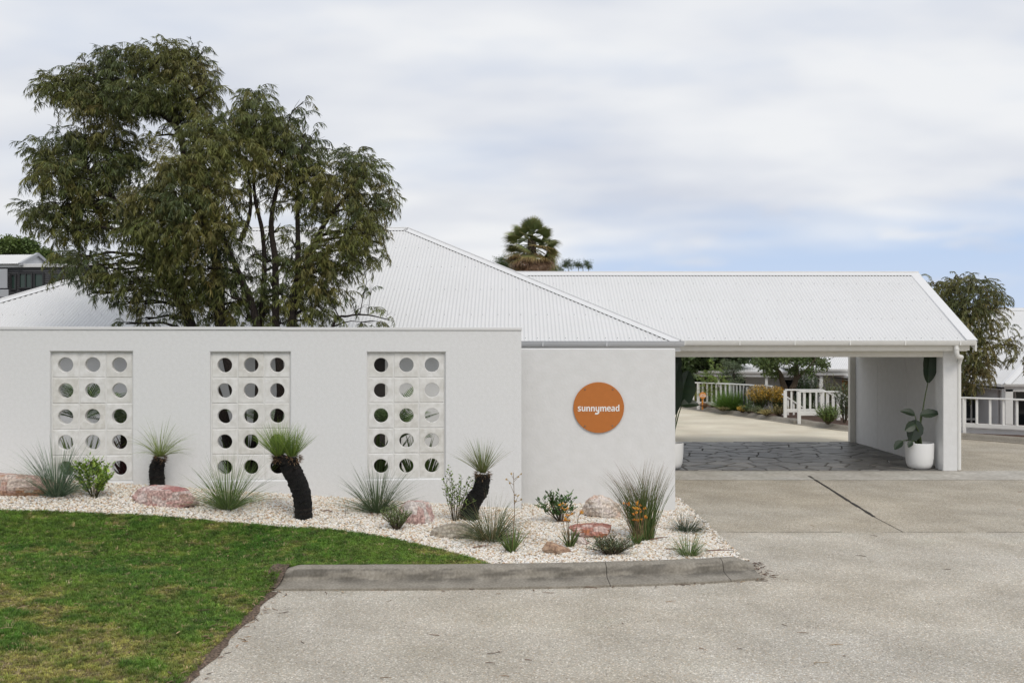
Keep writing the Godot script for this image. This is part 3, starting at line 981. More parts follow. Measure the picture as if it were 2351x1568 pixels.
func surfaces():
	var flat := func(_x: float, _d: float) -> float: return 0.0
	var mb := MB.new()
	mb.col = Color(0.09, 0.085, 0.05)
	for sx in [-1, 1]:
		for sz in [-1, 1]:
			mb.quad(Vector3(0, -1.1, 0), Vector3(500 * sx, -1.1, 0), Vector3(500 * sx, -1.1, 500 * sz), Vector3(0, -1.1, 500 * sz), Vector3.UP)
	struct("ground", mb.mesh(M.soil))
	# driveway
	mb = MB.new()
	grid(mb, span(-2.75, 8.0, 0.16) + span(8.2, 46.0, 0.6), func(_x): return -4.0, func(_x): return 30.5, 150, flat, stain)
	struct("driveway", mb.mesh(M.aggregate))
	# expansion joints of the driveway: real slots are only millimetres deep, the filler lies in them
	mb = MB.new()
	var r := rng(4)
	var pts := []
	for q in [[1858, 1093], [1905, 1122], [1950, 1151], [1985, 1172], [2008, 1187]]:
		var d: float = EYE * FOCAL / (q[1] - 784.0)
		pts.append(Vector3((q[0] - 1175.5) * d / FOCAL, 0.004, -d))
	for k in pts.size() - 1:
		for j in 6:
			var p: Vector3 = pts[k].lerp(pts[k + 1], j / 6.0)
			var q: Vector3 = pts[k].lerp(pts[k + 1], (j + 1) / 6.0)
			var w := 0.020 + 0.014 * r.randf()
			mb.quad(p - Vector3(w, 0, 0), p + Vector3(w, 0, 0), q + Vector3(w, 0, 0), q - Vector3(w, 0, 0), Vector3.UP)
	var p0: Vector3 = pts[4]
	var p1 := Vector3((2075 - 1175.5) * 14.35 / FOCAL, 0.004, -14.35)
	mb.quad(p0 - Vector3(0.006, 0, 0), p0 + Vector3(0.006, 0, 0), p1 + Vector3(0.005, 0, 0), p1 - Vector3(0.005, 0, 0), Vector3.UP)
	for k in 40:
		var xa := 2.95 + k * 0.3
		if r.randf() < 0.8:
			mb.quad(Vector3(xa, 0.004, -14.35), Vector3(xa + 0.3, 0.004, -14.35), Vector3(xa + 0.3, 0.004, -14.35 - 0.008 - 0.012 * r.randf()), Vector3(xa, 0.004, -14.35 - 0.008), Vector3.UP)
	struct("driveway_joint", mb.mesh(M.joint_dark))
	# smooth concrete band before the carport
	mb = MB.new()
	grid(mb, span(2.95, 30.0, 0.3), func(_x): return 19.75, func(_x): return 21.12, 6, func(_x, _d): return 0.004, func(X, d): return Color(1, 0.98, 0.95) * (0.98 + 0.2 * noise.get_noise_2d(X * 20, d * 40)))
	struct("concrete_band", mb.mesh(M.concrete))
	# cream driveway behind the carport
	mb = MB.new()
	grid(mb, span(0.0, 11.9, 0.4), func(_x): return 27.15, func(_x): return 60.0, 60, func(_x, _d): return 0.006, func(X, d): return Color(1.02, 1, 0.97) * (0.98 + 0.10 * noise.get_noise_2d(X * 60, d * 90)))
	struct("rear_driveway", mb.mesh(M.aggregate_cream))
	# lawn ground: two patches, left of the driveway edge and behind the kerb
	var lawn_col := func(X: float, d: float) -> Color:
		var dry := dryness(X, d)
		return Color(0.07, 0.10, 0.025).lerp(Color(0.22, 0.165, 0.08), dry)
	mb = MB.new()
	grid(mb, span(-14.0, -2.66, 0.15), func(_x): return -4.0, lawn_edge, 110, ground_h, lawn_col)
	grid(mb, span(-2.66, -0.2, 0.1), func(X): return kerb_front(X) + 0.64, lawn_edge, 20, ground_h, lawn_col)
	struct("lawn", mb.mesh(M.soil))
	# bare earth along the edge of the driveway
	mb = MB.new()
	var er := rng(9)
	var prev := []
	for k in 70:
		var d := 4.0 + k * 0.1
		var xa := -2.72 - 0.02 * er.randf()
		var xb := -2.60 + 0.05 * noise.get_noise_2d(d * 90, 3) + 0.03 * er.randf()
		mb.col = Color(0.22, 0.155, 0.11) * (0.8 + 0.4 * er.randf())
		var a := mb.vert(Vector3(xa, ground_h(xa, d) + 0.004, -d), Vector3.UP)
		var b := mb.vert(Vector3(xb, 0.005, -d), Vector3.UP)
		if k > 0:
			mb.squad(prev[0], prev[1], b, a)
		prev = [a, b]
	prev = []
	for k in 16:
		var d := 10.96 + k * 0.05
		var row := []
		for j in 5:
			var xa := -2.80 + j * 0.05
			mb.col = Color(0.20, 0.14, 0.10) * (0.75 + 0.5 * er.randf())
			row.append(mb.vert(Vector3(xa, maxf(ground_h(minf(xa, -2.62), d), 0.03 + 0.10 * smoothstep(11.3, 11.5, d)) + 0.012 * er.randf(), -d), Vector3.UP))
		if k > 0:
			for j in 4:
				mb.squad(prev[j], prev[j + 1], row[j + 1], row[j])
		prev = row
	struct("bare_earth", mb.mesh(M.soil))
	# pebble bed base
	mb = MB.new()
	var lo := func(X: float) -> float: return lawn_edge(X) - 0.03 if X < -0.23 else kerb_front(X) + 0.64
	var hi := func(X: float) -> float: return wall_d(X) + 0.15 if X < 0.16 else (16.25 if X < 2.66 else 17.4)
	grid(mb, span(-11.0, -0.23, 0.15) + span(-0.22, 0.155, 0.08) + span(0.165, 2.655, 0.12) + span(2.665, 2.92, 0.08), lo, hi, 24, func(X, d): return ground_h(X, d) + 0.004, func(X, d): return Color(0.60, 0.54, 0.45))
	struct("pebble_bed", mb.mesh(M.soil))
	# planted bed behind the rear kerb
	mb = MB.new()
	for k in REAR.size() - 1:
		var a: Vector2 = REAR[k]
		var b: Vector2 = REAR[k + 1]
		for st in [[0.3, 0.12, 1.6, 0.16], [1.6, 0.16, 5.0, 0.1], [5.0, 0.1, 8.0, -1.0], [8.0, -1.0, 26.0, -1.09]]:
			mb.col = Color(1, 1, 1)
			var na := rear_out(k)
			var nb := rear_out(k + 1)
			mb.quad(Vector3(a.x + na.x * st[0], st[1], -a.y - na.y * st[0]), Vector3(b.x + nb.x * st[0], st[1], -b.y - nb.y * st[0]), Vector3(b.x + nb.x * st[2], st[3], -b.y - nb.y * st[2]), Vector3(a.x + na.x * st[2], st[3], -a.y - na.y * st[2]), Vector3.UP)
	struct("garden_bed", mb.mesh(M.mulch))

var REAR := [Vector2(5.6, 46.0), Vector2(6.9, 41.3), Vector2(8.1, 37.2), Vector2(9.2, 33.4), Vector2(10.1, 30.6), Vector2(11.2, 29.1), Vector2(12.7, 28.0), Vector2(13.7, 26.7), Vector2(15.5, 25.0), Vector2(19.0, 23.5), Vector2(24.0, 23.0)]

func rear_out(k: int) -> Vector2:
	var a: Vector2 = REAR[maxi(k - 1, 0)]
	var b: Vector2 = REAR[mini(k + 1, REAR.size() - 1)]
	var t := (b - a).normalized()
	return Vector2(-t.y, t.x) if Vector2(-t.y, t.x).dot(Vector2(1, 1)) > 0 else Vector2(t.y, -t.x)

func dryness(X: float, d: float) -> float:
	var a := noise.get_noise_2d(X * 60.0, d * 60.0) * 0.5 + noise.get_noise_2d(X * 170.0, d * 190.0) * 0.5
	var near := 1.0 - smoothstep(8.9, 10.6, d + 0.25 * (X + 4.0))
	return clampf(near * 0.60 + a * 2.2 - 0.17 + 0.35 * (1.0 - smoothstep(0.0, 0.5, absf(X + 2.7))) * (1.0 - smoothstep(10.0, 11.0, d)), 0.0, 1.0)

func kerbs():
	var prof := [Vector2(0.0, -0.05), Vector2(0.0, 0.022), Vector2(0.012, 0.027), Vector2(0.20, 0.022), Vector2(0.36, 0.026), Vector2(0.385, 0.032), Vector2(0.40, 0.048), Vector2(0.412, 0.07), Vector2(0.425, 0.09), Vector2(0.44, 0.108), Vector2(0.462, 0.126), Vector2(0.49, 0.137), Vector2(0.53, 0.143), Vector2(0.60, 0.146), Vector2(0.655, 0.143), Vector2(0.67, 0.13), Vector2(0.67, -0.05)]
	var o := Node3D.new()
	o.name = "kerb"
	add_child(o)
	o.set_meta("kind", "structure")
	var cuts := [[-2.62, 1.096], [1.104, 2.503], [2.511, 2.90]]
	for s in 3:
		var mb := MB.new()
		var xs := span(cuts[s][0], cuts[s][1], 0.04)
		var prev := []
		for k in xs.size():
			var X: float = xs[k]
			var d := kerb_front(X)
			var sq := 1.0
			if s == 0:
				sq = smoothstep(-2.64, -2.46, X) * 0.25 + 0.75
			if s == 2:
				sq = 1.0 - 0.5 * smoothstep(2.66, 2.90, X)
			var ring := []
			var cols := []
			for j in prof.size():
				var p: Vector2 = prof[j]
				var h := p.y * (sq if p.y > 0.035 else 1.0) + 0.004 * noise.get_noise_2d(X * 200.0, p.x * 900.0)
				mb.col = Color(1, 1, 1) * (1.0 + 0.2 * noise.get_noise_2d(X * 130, p.x * 500 + 70.0))
				# patchy grime, deepened so the colour also paints shade onto the upright face
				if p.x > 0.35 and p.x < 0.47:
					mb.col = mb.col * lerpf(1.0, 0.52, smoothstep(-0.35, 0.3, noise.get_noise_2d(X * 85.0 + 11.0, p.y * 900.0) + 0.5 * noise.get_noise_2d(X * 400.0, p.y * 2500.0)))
				ring.append(Vector3(X, h, -d - p.x))
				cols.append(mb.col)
			var nn := []
			for j in prof.size():
				var t: Vector3 = ring[mini(j + 1, prof.size() - 1)] - ring[maxi(j - 1, 0)]
				nn.append(Vector3(0, -t.z, t.y).normalized())
			var idx := []
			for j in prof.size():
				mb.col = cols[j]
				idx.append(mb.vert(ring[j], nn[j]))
			if k > 0:
				for j in prof.size() - 1:
					mb.squad(prev[j], prev[j + 1], idx[j + 1], idx[j])
			prev = idx
			if k == 0 or k == xs.size() - 1:
				for j in prof.size() - 1:
					var g0 := Vector3(X, -0.05, ring[j].z)
					var g1 := Vector3(X, -0.05, ring[j + 1].z)
					mb.quad(ring[j], ring[j + 1], g1, g0, Vector3(-1 if k == 0 else 1, 0, 0))
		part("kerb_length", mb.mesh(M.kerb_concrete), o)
	# dirt that fills the joints
	var jm := MB.new()
	for X in [1.10, 2.507]:
		var ring := []
		for p in prof:
			ring.append(Vector3(X, p.y - 0.006, -kerb_front(X) - p.x - 0.004))
		for j in prof.size() - 1:
			jm.quad(ring[j] - Vector3(0.005, 0, 0), ring[j] + Vector3(0.005, 0, 0), ring[j + 1] + Vector3(0.005, 0, 0), ring[j + 1] - Vector3(0.005, 0, 0), Vector3(0, 0.5, 1))
	part("joint_dirt", jm.mesh(M.joint_dark), o)
	# rear kerb
	var ro := Node3D.new()
	ro.name = "rear_kerb"
	add_child(ro)
	ro.set_meta("kind", "structure")
	var rp := [Vector2(0.0, -0.02), Vector2(0.0, 0.02), Vector2(0.15, 0.03), Vector2(0.20, 0.11), Vector2(0.24, 0.145), Vector2(0.36, 0.15), Vector2(0.38, 0.0)]
	for k in REAR.size() - 1:
		var mb := MB.new()
		var n0 := rear_out(k)
		var n1 := rear_out(k + 1)
		var a: Vector2 = REAR[k]
		var b: Vector2 = REAR[k + 1]
		mb.col = Color(1.15, 1.12, 1.05)
		for j in rp.size() - 1:
			var p: Vector2 = rp[j]
			var q: Vector2 = rp[j + 1]
			mb.quad(Vector3(a.x + n0.x * p.x, p.y, -a.y - n0.y * p.x), Vector3(b.x + n1.x * p.x, p.y, -b.y - n1.y * p.x), Vector3(b.x + n1.x * q.x, q.y, -b.y - n1.y * q.x), Vector3(a.x + n0.x * q.x, q.y, -a.y - n0.y * q.x), Vector3(-n0.x, 0.5, n0.y))
		part("kerb_length", mb.mesh(M.kerb_concrete), ro)

func paving():
	var r := rng(21)
	var o := Node3D.new()
	o.name = "carport_paving"
	add_child(o)
	o.set_meta("kind", "structure")
	var x0 := 2.75
	var x1 := 9.33
	var d0 := 21.14
	var d1 := 27.14
	var mb := MB.new()
	mb.quad(Vector3(x0, 0.005, -d0), Vector3(x1, 0.005, -d0), Vector3(x1, 0.005, -d1), Vector3(x0, 0.005, -d1), Vector3.UP)
	part("grout", mb.mesh(M.grout), o)
	var pts := []
	for t in 1600:
		var p := Vector2(r.randf_range(x0 - 0.4, x1 + 0.4), r.randf_range(d0 - 0.4, d1 + 0.4))
		var ok := true
		for q in pts:
			if p.distance_to(q) < r.randf_range(0.34, 0.52):
				ok = false
				break
		if ok:
			pts.append(p)
	var rect := PackedVector2Array([Vector2(x0, d0), Vector2(x1, d0), Vector2(x1, d1), Vector2(x0, d1)])
	for p in pts:
		var cell := PackedVector2Array([p + Vector2(-1.2, -1.2), p + Vector2(1.2, -1.2), p + Vector2(1.2, 1.2), p + Vector2(-1.2, 1.2)])
		for q in pts:
			if q == p or p.distance_to(q) > 1.7:
				continue
			var mid: Vector2 = (p + q) * 0.5
			var dn: Vector2 = (q - p).normalized()
			var out := PackedVector2Array()
			for k in cell.size():
				var a := cell[k]
				var b := cell[(k + 1) % cell.size()]
				var da := (a - mid).dot(dn)
				var db := (b - mid).dot(dn)
				if da <= 0:
					out.append(a)
				if (da < 0 and db > 0) or (da > 0 and db < 0):
					out.append(a.lerp(b, da / (da - db)))
			cell = out
			if cell.size() < 3:
				break
		if cell.size() < 3:
			continue
		var inter := Geometry2D.intersect_polygons(cell, rect)
		if inter.size() == 0:
			continue
		var ins := Geometry2D.offset_polygon(inter[0], -r.randf_range(0.010, 0.020), Geometry2D.JOIN_ROUND)
		if ins.size() == 0:
			continue
		var top: PackedVector2Array = ins[0]
		var inner := Geometry2D.offset_polygon(top, -0.012)
		if inner.size() == 0 or inner[0].size() < 3:
			continue
		mb = MB.new()
		var yt := 0.015 + r.randf_range(0.0, 0.007)
		var tilt := Vector2(r.randf_range(-0.005, 0.005), r.randf_range(-0.005, 0.005))
		var P := []
		var cc := Vector2.ZERO
		for q in inner[0]:
			cc += q
		cc /= inner[0].size()
		for q in inner[0]:
			P.append(Vector3(q.x, yt + (q - cc).dot(tilt), -q.y))
		mb.poly(P, Vector3.UP)
		for k in top.size():
			var a := top[k]
			var b := top[(k + 1) % top.size()]
			var na := _near(inner[0], a)
			var nb := _near(inner[0], b)
			var A := Vector3(na.x, yt + (na - cc).dot(tilt), -na.y)
			var B := Vector3(nb.x, yt + (nb - cc).dot(tilt), -nb.y)
			var hint := Vector3(a.x - cc.x, 0.4, -(a.y - cc.y))
			mb.quad(Vector3(a.x, 0.003, -a.y), Vector3(b.x, 0.003, -b.y), B, A, hint)
		part("paving_stone", mb.mesh(M["flag_%d" % (r.randi() % 4)]), o)

func _near(P: PackedVector2Array, q: Vector2) -> Vector2:
	var best := P[0]
	for p in P:
		if p.distance_squared_to(q) < best.distance_squared_to(q):
			best = p
	return best

# ---------------------------------------------------------------- loose ground cover
func lump(seed_: int) -> ArrayMesh:
	var r := rng(seed_)
	var mb := MB.new()
	var s := Vector3(1, r.randf_range(0.5, 0.75), r.randf_range(0.7, 0.95))
	var rings := []
	var rows := [[-0.9, 0.4], [-0.35, 0.92], [0.3, 0.95], [0.85, 0.5]]
	for w in rows:
		var ring := []
		for q in 6:
			var a: float = TAU * (q + 0.5 * rows.find(w)) / 6.0
			ring.append(Vector3(cos(a) * w[1], w[0], sin(a) * w[1]) * s * r.randf_range(0.85, 1.15))
		rings.append(ring)
	for k in 3:
		for q in 6:
			mb.quad(rings[k][q], rings[k][(q + 1) % 6], rings[k + 1][(q + 1) % 6], rings[k + 1][q], rings[k][q])
	mb.poly(rings[3], Vector3.UP)
	return mb.mesh(M.pebble)

func scatter(called: String, mesh: Mesh, xf: Array, cols: Array, parent: Node = self) -> MultiMeshInstance3D:
	var mm := MultiMesh.new()
	mm.transform_format = MultiMesh.TRANSFORM_3D
	mm.use_colors = true
	mm.mesh = mesh
	mm.instance_count = xf.size()
	for k in xf.size():
		mm.set_instance_transform(k, xf[k])
		mm.set_instance_color(k, cols[k])
	var o := MultiMeshInstance3D.new()
	o.name = numbered(called) if parent == self else called
	o.multimesh = mm
	parent.add_child(o, true)
	o.set_meta("kind", "stuff")
	return o

func pebbles():
	var r := rng(100)
	var X := [[], [], []]
	var C := [[], [], []]
	var tones := [Color(0.80, 0.77, 0.70), Color(0.84, 0.82, 0.78), Color(0.78, 0.73, 0.64), Color(0.82, 0.79, 0.74), Color(0.70, 0.60, 0.46), Color(0.58, 0.42, 0.28), Color(0.76, 0.70, 0.62), Color(0.85, 0.84, 0.81), Color(0.72, 0.64, 0.54)]
	var want := 62000
	var n := 0
	while n < want:
		var px := r.randf_range(-9.0, 2.95)
		var d := r.randf_range(11.4, 17.4)
		var lo := lawn_edge(px) if px < -0.23 else kerb_front(px) + 0.67
		var hi := wall_d(px) + 0.02 if px < 0.16 else (16.14 if px < 2.66 else 17.4)
		if d < lo or d > hi:
			continue
		if px > 2.80 and r.randf() < (px - 2.80) / 0.15:
			continue
		n += 1
		var s := r.randf_range(0.011, 0.021)
		var k := r.randi() % 3
		X[k].append(Transform3D(Basis.from_euler(Vector3(r.randf_range(-0.5, 0.5), r.randf() * TAU, r.randf_range(-0.5, 0.5))).scaled(Vector3.ONE * s), Vector3(px, ground_h(px, d) + r.randf_range(0.0, 0.016), -d)))
		C[k].append(vary(tones[r.randi() % tones.size()], r, 0.08))
	var bed := thing("white_pebbles", "loose white and cream pebbles covering the garden bed", "pebbles")
	bed.set_meta("kind", "stuff")
	for k in 3:
		scatter("pebble_layer", lump(300 + k), X[k], C[k], bed)

func tuft(seed_: int, n: int, hgt: float, spread: float, wdt: float) -> ArrayMesh:
	var r := rng(seed_)
	var mb := MB.new()
	for k in n:
		var a := r.randf() * TAU
		var dirv := Vector3(cos(a), 0, sin(a))
		var p := dirv * r.randf() * spread
		var l := hgt * r.randf_range(0.6, 1.2)
		var lean := r.randf_range(0.15, 0.9)
		mb.col = Color(1, 1, 1) * r.randf_range(0.75, 1.25)
		var q := p + (Vector3.UP + dirv * lean * 0.6) * l * 0.55
		var t := q + (Vector3.UP * 0.5 + dirv * lean) * l * 0.5
		mb.ribbon([p, q, t], [wdt, wdt * 0.8, 0.0], dirv.cross(Vector3.UP).rotated(Vector3.UP, r.randf_range(-1, 1)))
	return mb.mesh(M.grass)

func grass():
	var r := rng(200)
	var X := [[], [], []]
	var C := [[], [], []]
	var n := 0
	while n < 62000:
		var d := r.randf_range(6.8, 13.6)
		var px := r.randf_range(-8.2, -0.2)
		if px < -0.56 * d - 0.6:
			continue
		if d > lawn_edge(px) + 0.02 * r.randf():
			continue
		if px > -2.68 + 0.03 * r.randf() and d < kerb_front(px) + 0.66:
			continue
		# nearer grass is seen larger: keep every blade there, thin out beyond
		var dry := dryness(px, d)
		if r.randf() < dry * 0.35:
			continue
		n += 1
		var g := Color(0.075, 0.205, 0.018).lerp(Color(0.16, 0.265, 0.032), clampf(0.5 + 0.9 * noise.get_noise_2d(px * 40 + 9, d * 60), 0, 1))
		g = g.lerp(Color(0.40, 0.37, 0.09), clampf(dry * 1.0 + r.randf_range(-0.25, 0.2), 0, 1))
		if r.randf() < 0.04 + 0.10 * dry:
			g = Color(0.52, 0.40, 0.22)
		var k := r.randi() % 3
		g *= clampf(0.92 + 0.75 * noise.get_noise_2d(px * 520.0, d * 520.0) + 0.35 * noise.get_noise_2d(px * 180.0 + 40.0, d * 180.0), 0.4, 1.6)
		var s := r.randf_range(0.6, 1.15) * (1.0 - 0.45 * dry)
		if r.randf() < 0.05:
			s *= 1.7
		X[k].append(Transform3D(Basis.from_euler(Vector3(0, r.randf() * TAU, 0)).scaled(Vector3(1.1, s, 1.1)), Vector3(px, ground_h(px, d) - 0.004, -d)))
		C[k].append(vary(g, r, 0.3))
	var turf := thing("lawn_grass", "short green lawn grass with dry yellow patches", "grass")
	turf.set_meta("kind", "stuff")
	for k in 3:
		scatter("grass_blades", tuft(210 + k, 12, 0.042, 0.028, 0.0042), X[k], C[k], turf)

func litter():
	# dry leaves, bark strips and twigs lying about
	var r := rng(55)
	var mb := MB.new()
	for k in 330:
		var px := r.randf_range(-7.0, 3.2)
		var d := r.randf_range(7.6, 15.0)
		var zone := r.randf()
		if zone < 0.2:
			px = -2.66 + r.randf_range(-0.18, 0.2)
			d = r.randf_range(7.8, 10.9)
		elif zone < 0.32:
			px = r.randf_range(-2.6, 3.2)
			d = kerb_front(px) - r.randf_range(0.0, 0.06)
		elif zone < 0.5:
			px = r.randf_range(-2.4, 11.0)
			d = r.randf_range(8.0, 20.0)
		var onlawn := px < -2.66 or (d > kerb_front(px) + 0.67 and px < 2.85 and d < 16)
		if d > 12.9 and px < 0.1 and d > wall_d(px) - 0.1:
			continue
		var y := (ground_h(px, d) + 0.030) if onlawn else 0.008
		if not onlawn and d > kerb_front(px) - 0.02 and d < kerb_front(px) + 0.7 and px < 2.9:
			continue
		var a := r.randf() * TAU
		var dirv := Vector3(cos(a), r.randf_range(-0.08, 0.12), sin(a)).normalized()
		var side := dirv.cross(Vector3.UP).normalized()
		mb.col = vary(pick(r, [Color(0.20, 0.12, 0.07), Color(0.32, 0.22, 0.13), Color(0.09, 0.055, 0.035), Color(0.42, 0.31, 0.19), Color(0.14, 0.08, 0.05)]), r, 0.25)
		var p := Vector3(px, y, -d)
		if r.randf() < 0.5:
			var l := r.randf_range(0.03, 0.085) * (1.0 if onlawn or zone < 0.35 else 0.6)
			var w := l * r.randf_range(0.14, 0.3)
			mb.ribbon([p, p + dirv * l * 0.35 + Vector3.UP * l * 0.12, p + dirv * l * 0.75 + Vector3.UP * l * 0.1, p + dirv * l], [0.002, w, w * 0.7, 0.0], side, 0.25)
		else:
			var l := r.randf_range(0.04, 0.14)
			mb.tube([p, p + dirv * l * 0.5 + side * l * r.randf_range(-0.15, 0.15), p + dirv * l], [0.003, 0.0035, 0.002], 5)
	# a drift of bark and dead leaves round the kerb's right end
	for k in 46:
		var px := 2.93 + r.randf_range(-0.06, 0.14)
		var d := r.randf_range(11.45, 12.35)
		var a := r.randf() * TAU
		var dirv := Vector3(cos(a), 0.05, sin(a)).normalized()
		var p := Vector3(px, 0.010 + 0.012 * r.randf(), -d)
		mb.col = vary(Color(0.10, 0.06, 0.04), r, 0.4)
		mb.tube([p, p + dirv * r.randf_range(0.03, 0.09)], [0.005, 0.003], 5)
	# longer bark strips on the pebbles
	for b in [[1530, 1262, 0.5, 0.22], [1492, 1238, -0.5, 0.3], [1620, 1266, 0.05, 0.35], [1085, 1262, -0.3, 0.25], [740, 1205, 0.2, 0.15], [850, 1204, 1.2, 0.2]]:
		var d: float = 2.62 * FOCAL / (b[1] - 784.0)
		var px: float = (b[0] - 1175.5) * d / FOCAL
		var dirv := Vector3(cos(b[2]), 0.03, sin(b[2])).normalized()
		var p := Vector3(px, ground_h(px, d) + 0.028, -d)
		mb.col = Color(0.17, 0.085, 0.055)
		mb.tube([p, p + dirv * b[3] * 0.5 + Vector3(0, 0.012, 0.015), p + dirv * b[3]], [0.007, 0.009, 0.003], 6)
	var o := MeshInstance3D.new()
	o.name = "leaf_litter"
	o.mesh = mb.mesh(M.leaf)
	add_child(o)
	o.set_meta("kind", "stuff")
	tag(o, "dry fallen leaves, twigs and bark strips scattered over lawn and driveway", "leaf litter")

# ---------------------------------------------------------------- plants
func spot(x: float, y: float) -> Vector3:      # where a point of the photograph meets the garden ground
	var d := 14.0
	for k in 12:
		var X := (x - 1175.5) * d / FOCAL
		d = (EYE - ground_h(X, d)) * FOCAL / (y - 784.0)
	var X2 := (x - 1175.5) * d / FOCAL
	return Vector3(X2, ground_h(X2, d), -d)

func blade(mb: MB, p: Vector3, dirv: Vector3, l: float, w: float, droop: float, r: RandomNumberGenerator, segs: int = 5):
	var pts := [p]
	var ws := [w * 0.8]
	var q := p
	var t := dirv.normalized()
	for k in segs:
		q += t * l / segs
		var g := droop * (0.4 + 1.3 * k / segs) / segs
		t = (t + Vector3.DOWN * g).normalized()
		pts.append(q)
		ws.append(w * (1.0 - pow((k + 1.0) / segs, 2.2)))
	var side := dirv.cross(Vector3(r.randf_range(-0.4, 0.4), 1, r.randf_range(-0.4, 0.4)))
	if side.length() < 0.05:
		side = Vector3.RIGHT
	mb.ribbon(pts, ws, side.normalized().rotated(dirv.normalized(), r.randf_range(-0.9, 0.9)))

# opts: n, len, spread (0 upright .. 1 flat), droop, w, base radius, cols, tip
func blades(seed_: int, o: Dictionary) -> ArrayMesh:
	var r := rng(seed_)
	var mb := MB.new()
	for k in o.n:
		var a := r.randf() * TAU
		var tilt: float = pow(r.randf(), o.get("bias", 0.7)) * o.spread * PI * 0.5
		var dirv := Vector3(cos(a) * sin(tilt), cos(tilt), sin(a) * sin(tilt))
		if o.has("lean"):
			dirv = (dirv + o.lean).normalized()
		var p: Vector3 = Vector3(cos(a), 0, sin(a)) * o.rad * sqrt(r.randf())
		mb.col = vary(pick(r, o.cols), r, 0.2)
		blade(mb, p, dirv, o.len * r.randf_range(0.6, 1.12), o.w * r.randf_range(0.75, 1.2), o.droop * r.randf_range(0.5, 1.4), r, o.get("segs", 6))
	return mb.mesh(M.grass)

func leaf_at(mb: MB, p: Vector3, dirv: Vector3, l: float, w: float, r: RandomNumberGenerator, fold: float = 0.22):
	var side := dirv.cross(Vector3(r.randf_range(-0.5, 0.5), 1, r.randf_range(-0.5, 0.5)))
	if side.length() < 0.05:
		side = Vector3.RIGHT
	side = side.normalized()
	var bend := side.cross(dirv).normalized() * l * r.randf_range(-0.12, 0.12)
	mb.ribbon([p, p + dirv * l * 0.35 + bend * 0.5, p + dirv * l * 0.7 + bend, p + dirv * l + bend * 0.6], [w * 0.12, w, w * 0.75, 0.0], side, fold)

# a shrub of wiry stems set with leaves; box gives its half width, height and half depth
func shrub(called: String, label: String, cat: String, where: Vector3, seed_: int, o: Dictionary, group: String = "") -> Node3D:
	var r := rng(seed_)
	var t := thing(called, label, cat, where, group)
	var ms := MB.new()
	var ml := MB.new()
	for k in o.stems:
		var a := r.randf() * TAU
		var rad: float = pow(r.randf(), 0.6)
		var tip := Vector3(cos(a) * o.hw * rad, o.h * r.randf_range(0.55, 1.05) * (1.0 - 0.3 * rad * rad), sin(a) * o.hd * rad)
		if o.has("lean"):
			tip += o.lean * r.randf_range(0.5, 1.0)
		var b := Vector3(cos(a), 0, sin(a)) * 0.03
		var mid := b.lerp(tip, 0.5) + Vector3(0, o.h * 0.08, 0) + Vector3(r.randf_range(-1, 1), 0, r.randf_range(-1, 1)) * 0.04
		ms.col = vary(o.get("stem", Color(0.17, 0.13, 0.08)), r, 0.2)
		ms.tube([b, mid, tip], [o.get("sr", 0.005), o.get("sr", 0.005) * 0.7, o.get("sr", 0.005) * 0.3], 5, false)
		var n: int = o.leaves
		for q in n:
			var u: float = lerpf(o.get("from", 0.2), 1.02, (q + r.randf()) / n)
			var p := b.lerp(mid, u * 2.0) if u < 0.5 else mid.lerp(tip, (u - 0.5) * 2.0)
			var stemdir := (tip - b).normalized()
			var az := r.randf() * TAU
			var dirv: Vector3 = (stemdir * o.get("along", 0.6) + Vector3(cos(az), r.randf_range(-0.1, 0.6), sin(az))).normalized()
			p += dirv * o.get("off", 0.01)
			ml.col = vary(pick(r, o.cols), r, 0.22)
			leaf_at(ml, p, dirv, o.l * r.randf_range(0.6, 1.2), o.w * r.randf_range(0.7, 1.2), r)
	part("stem", ms.mesh(M.bark), t)
	part("foliage", ml.mesh(M.leaf), t)
	return t

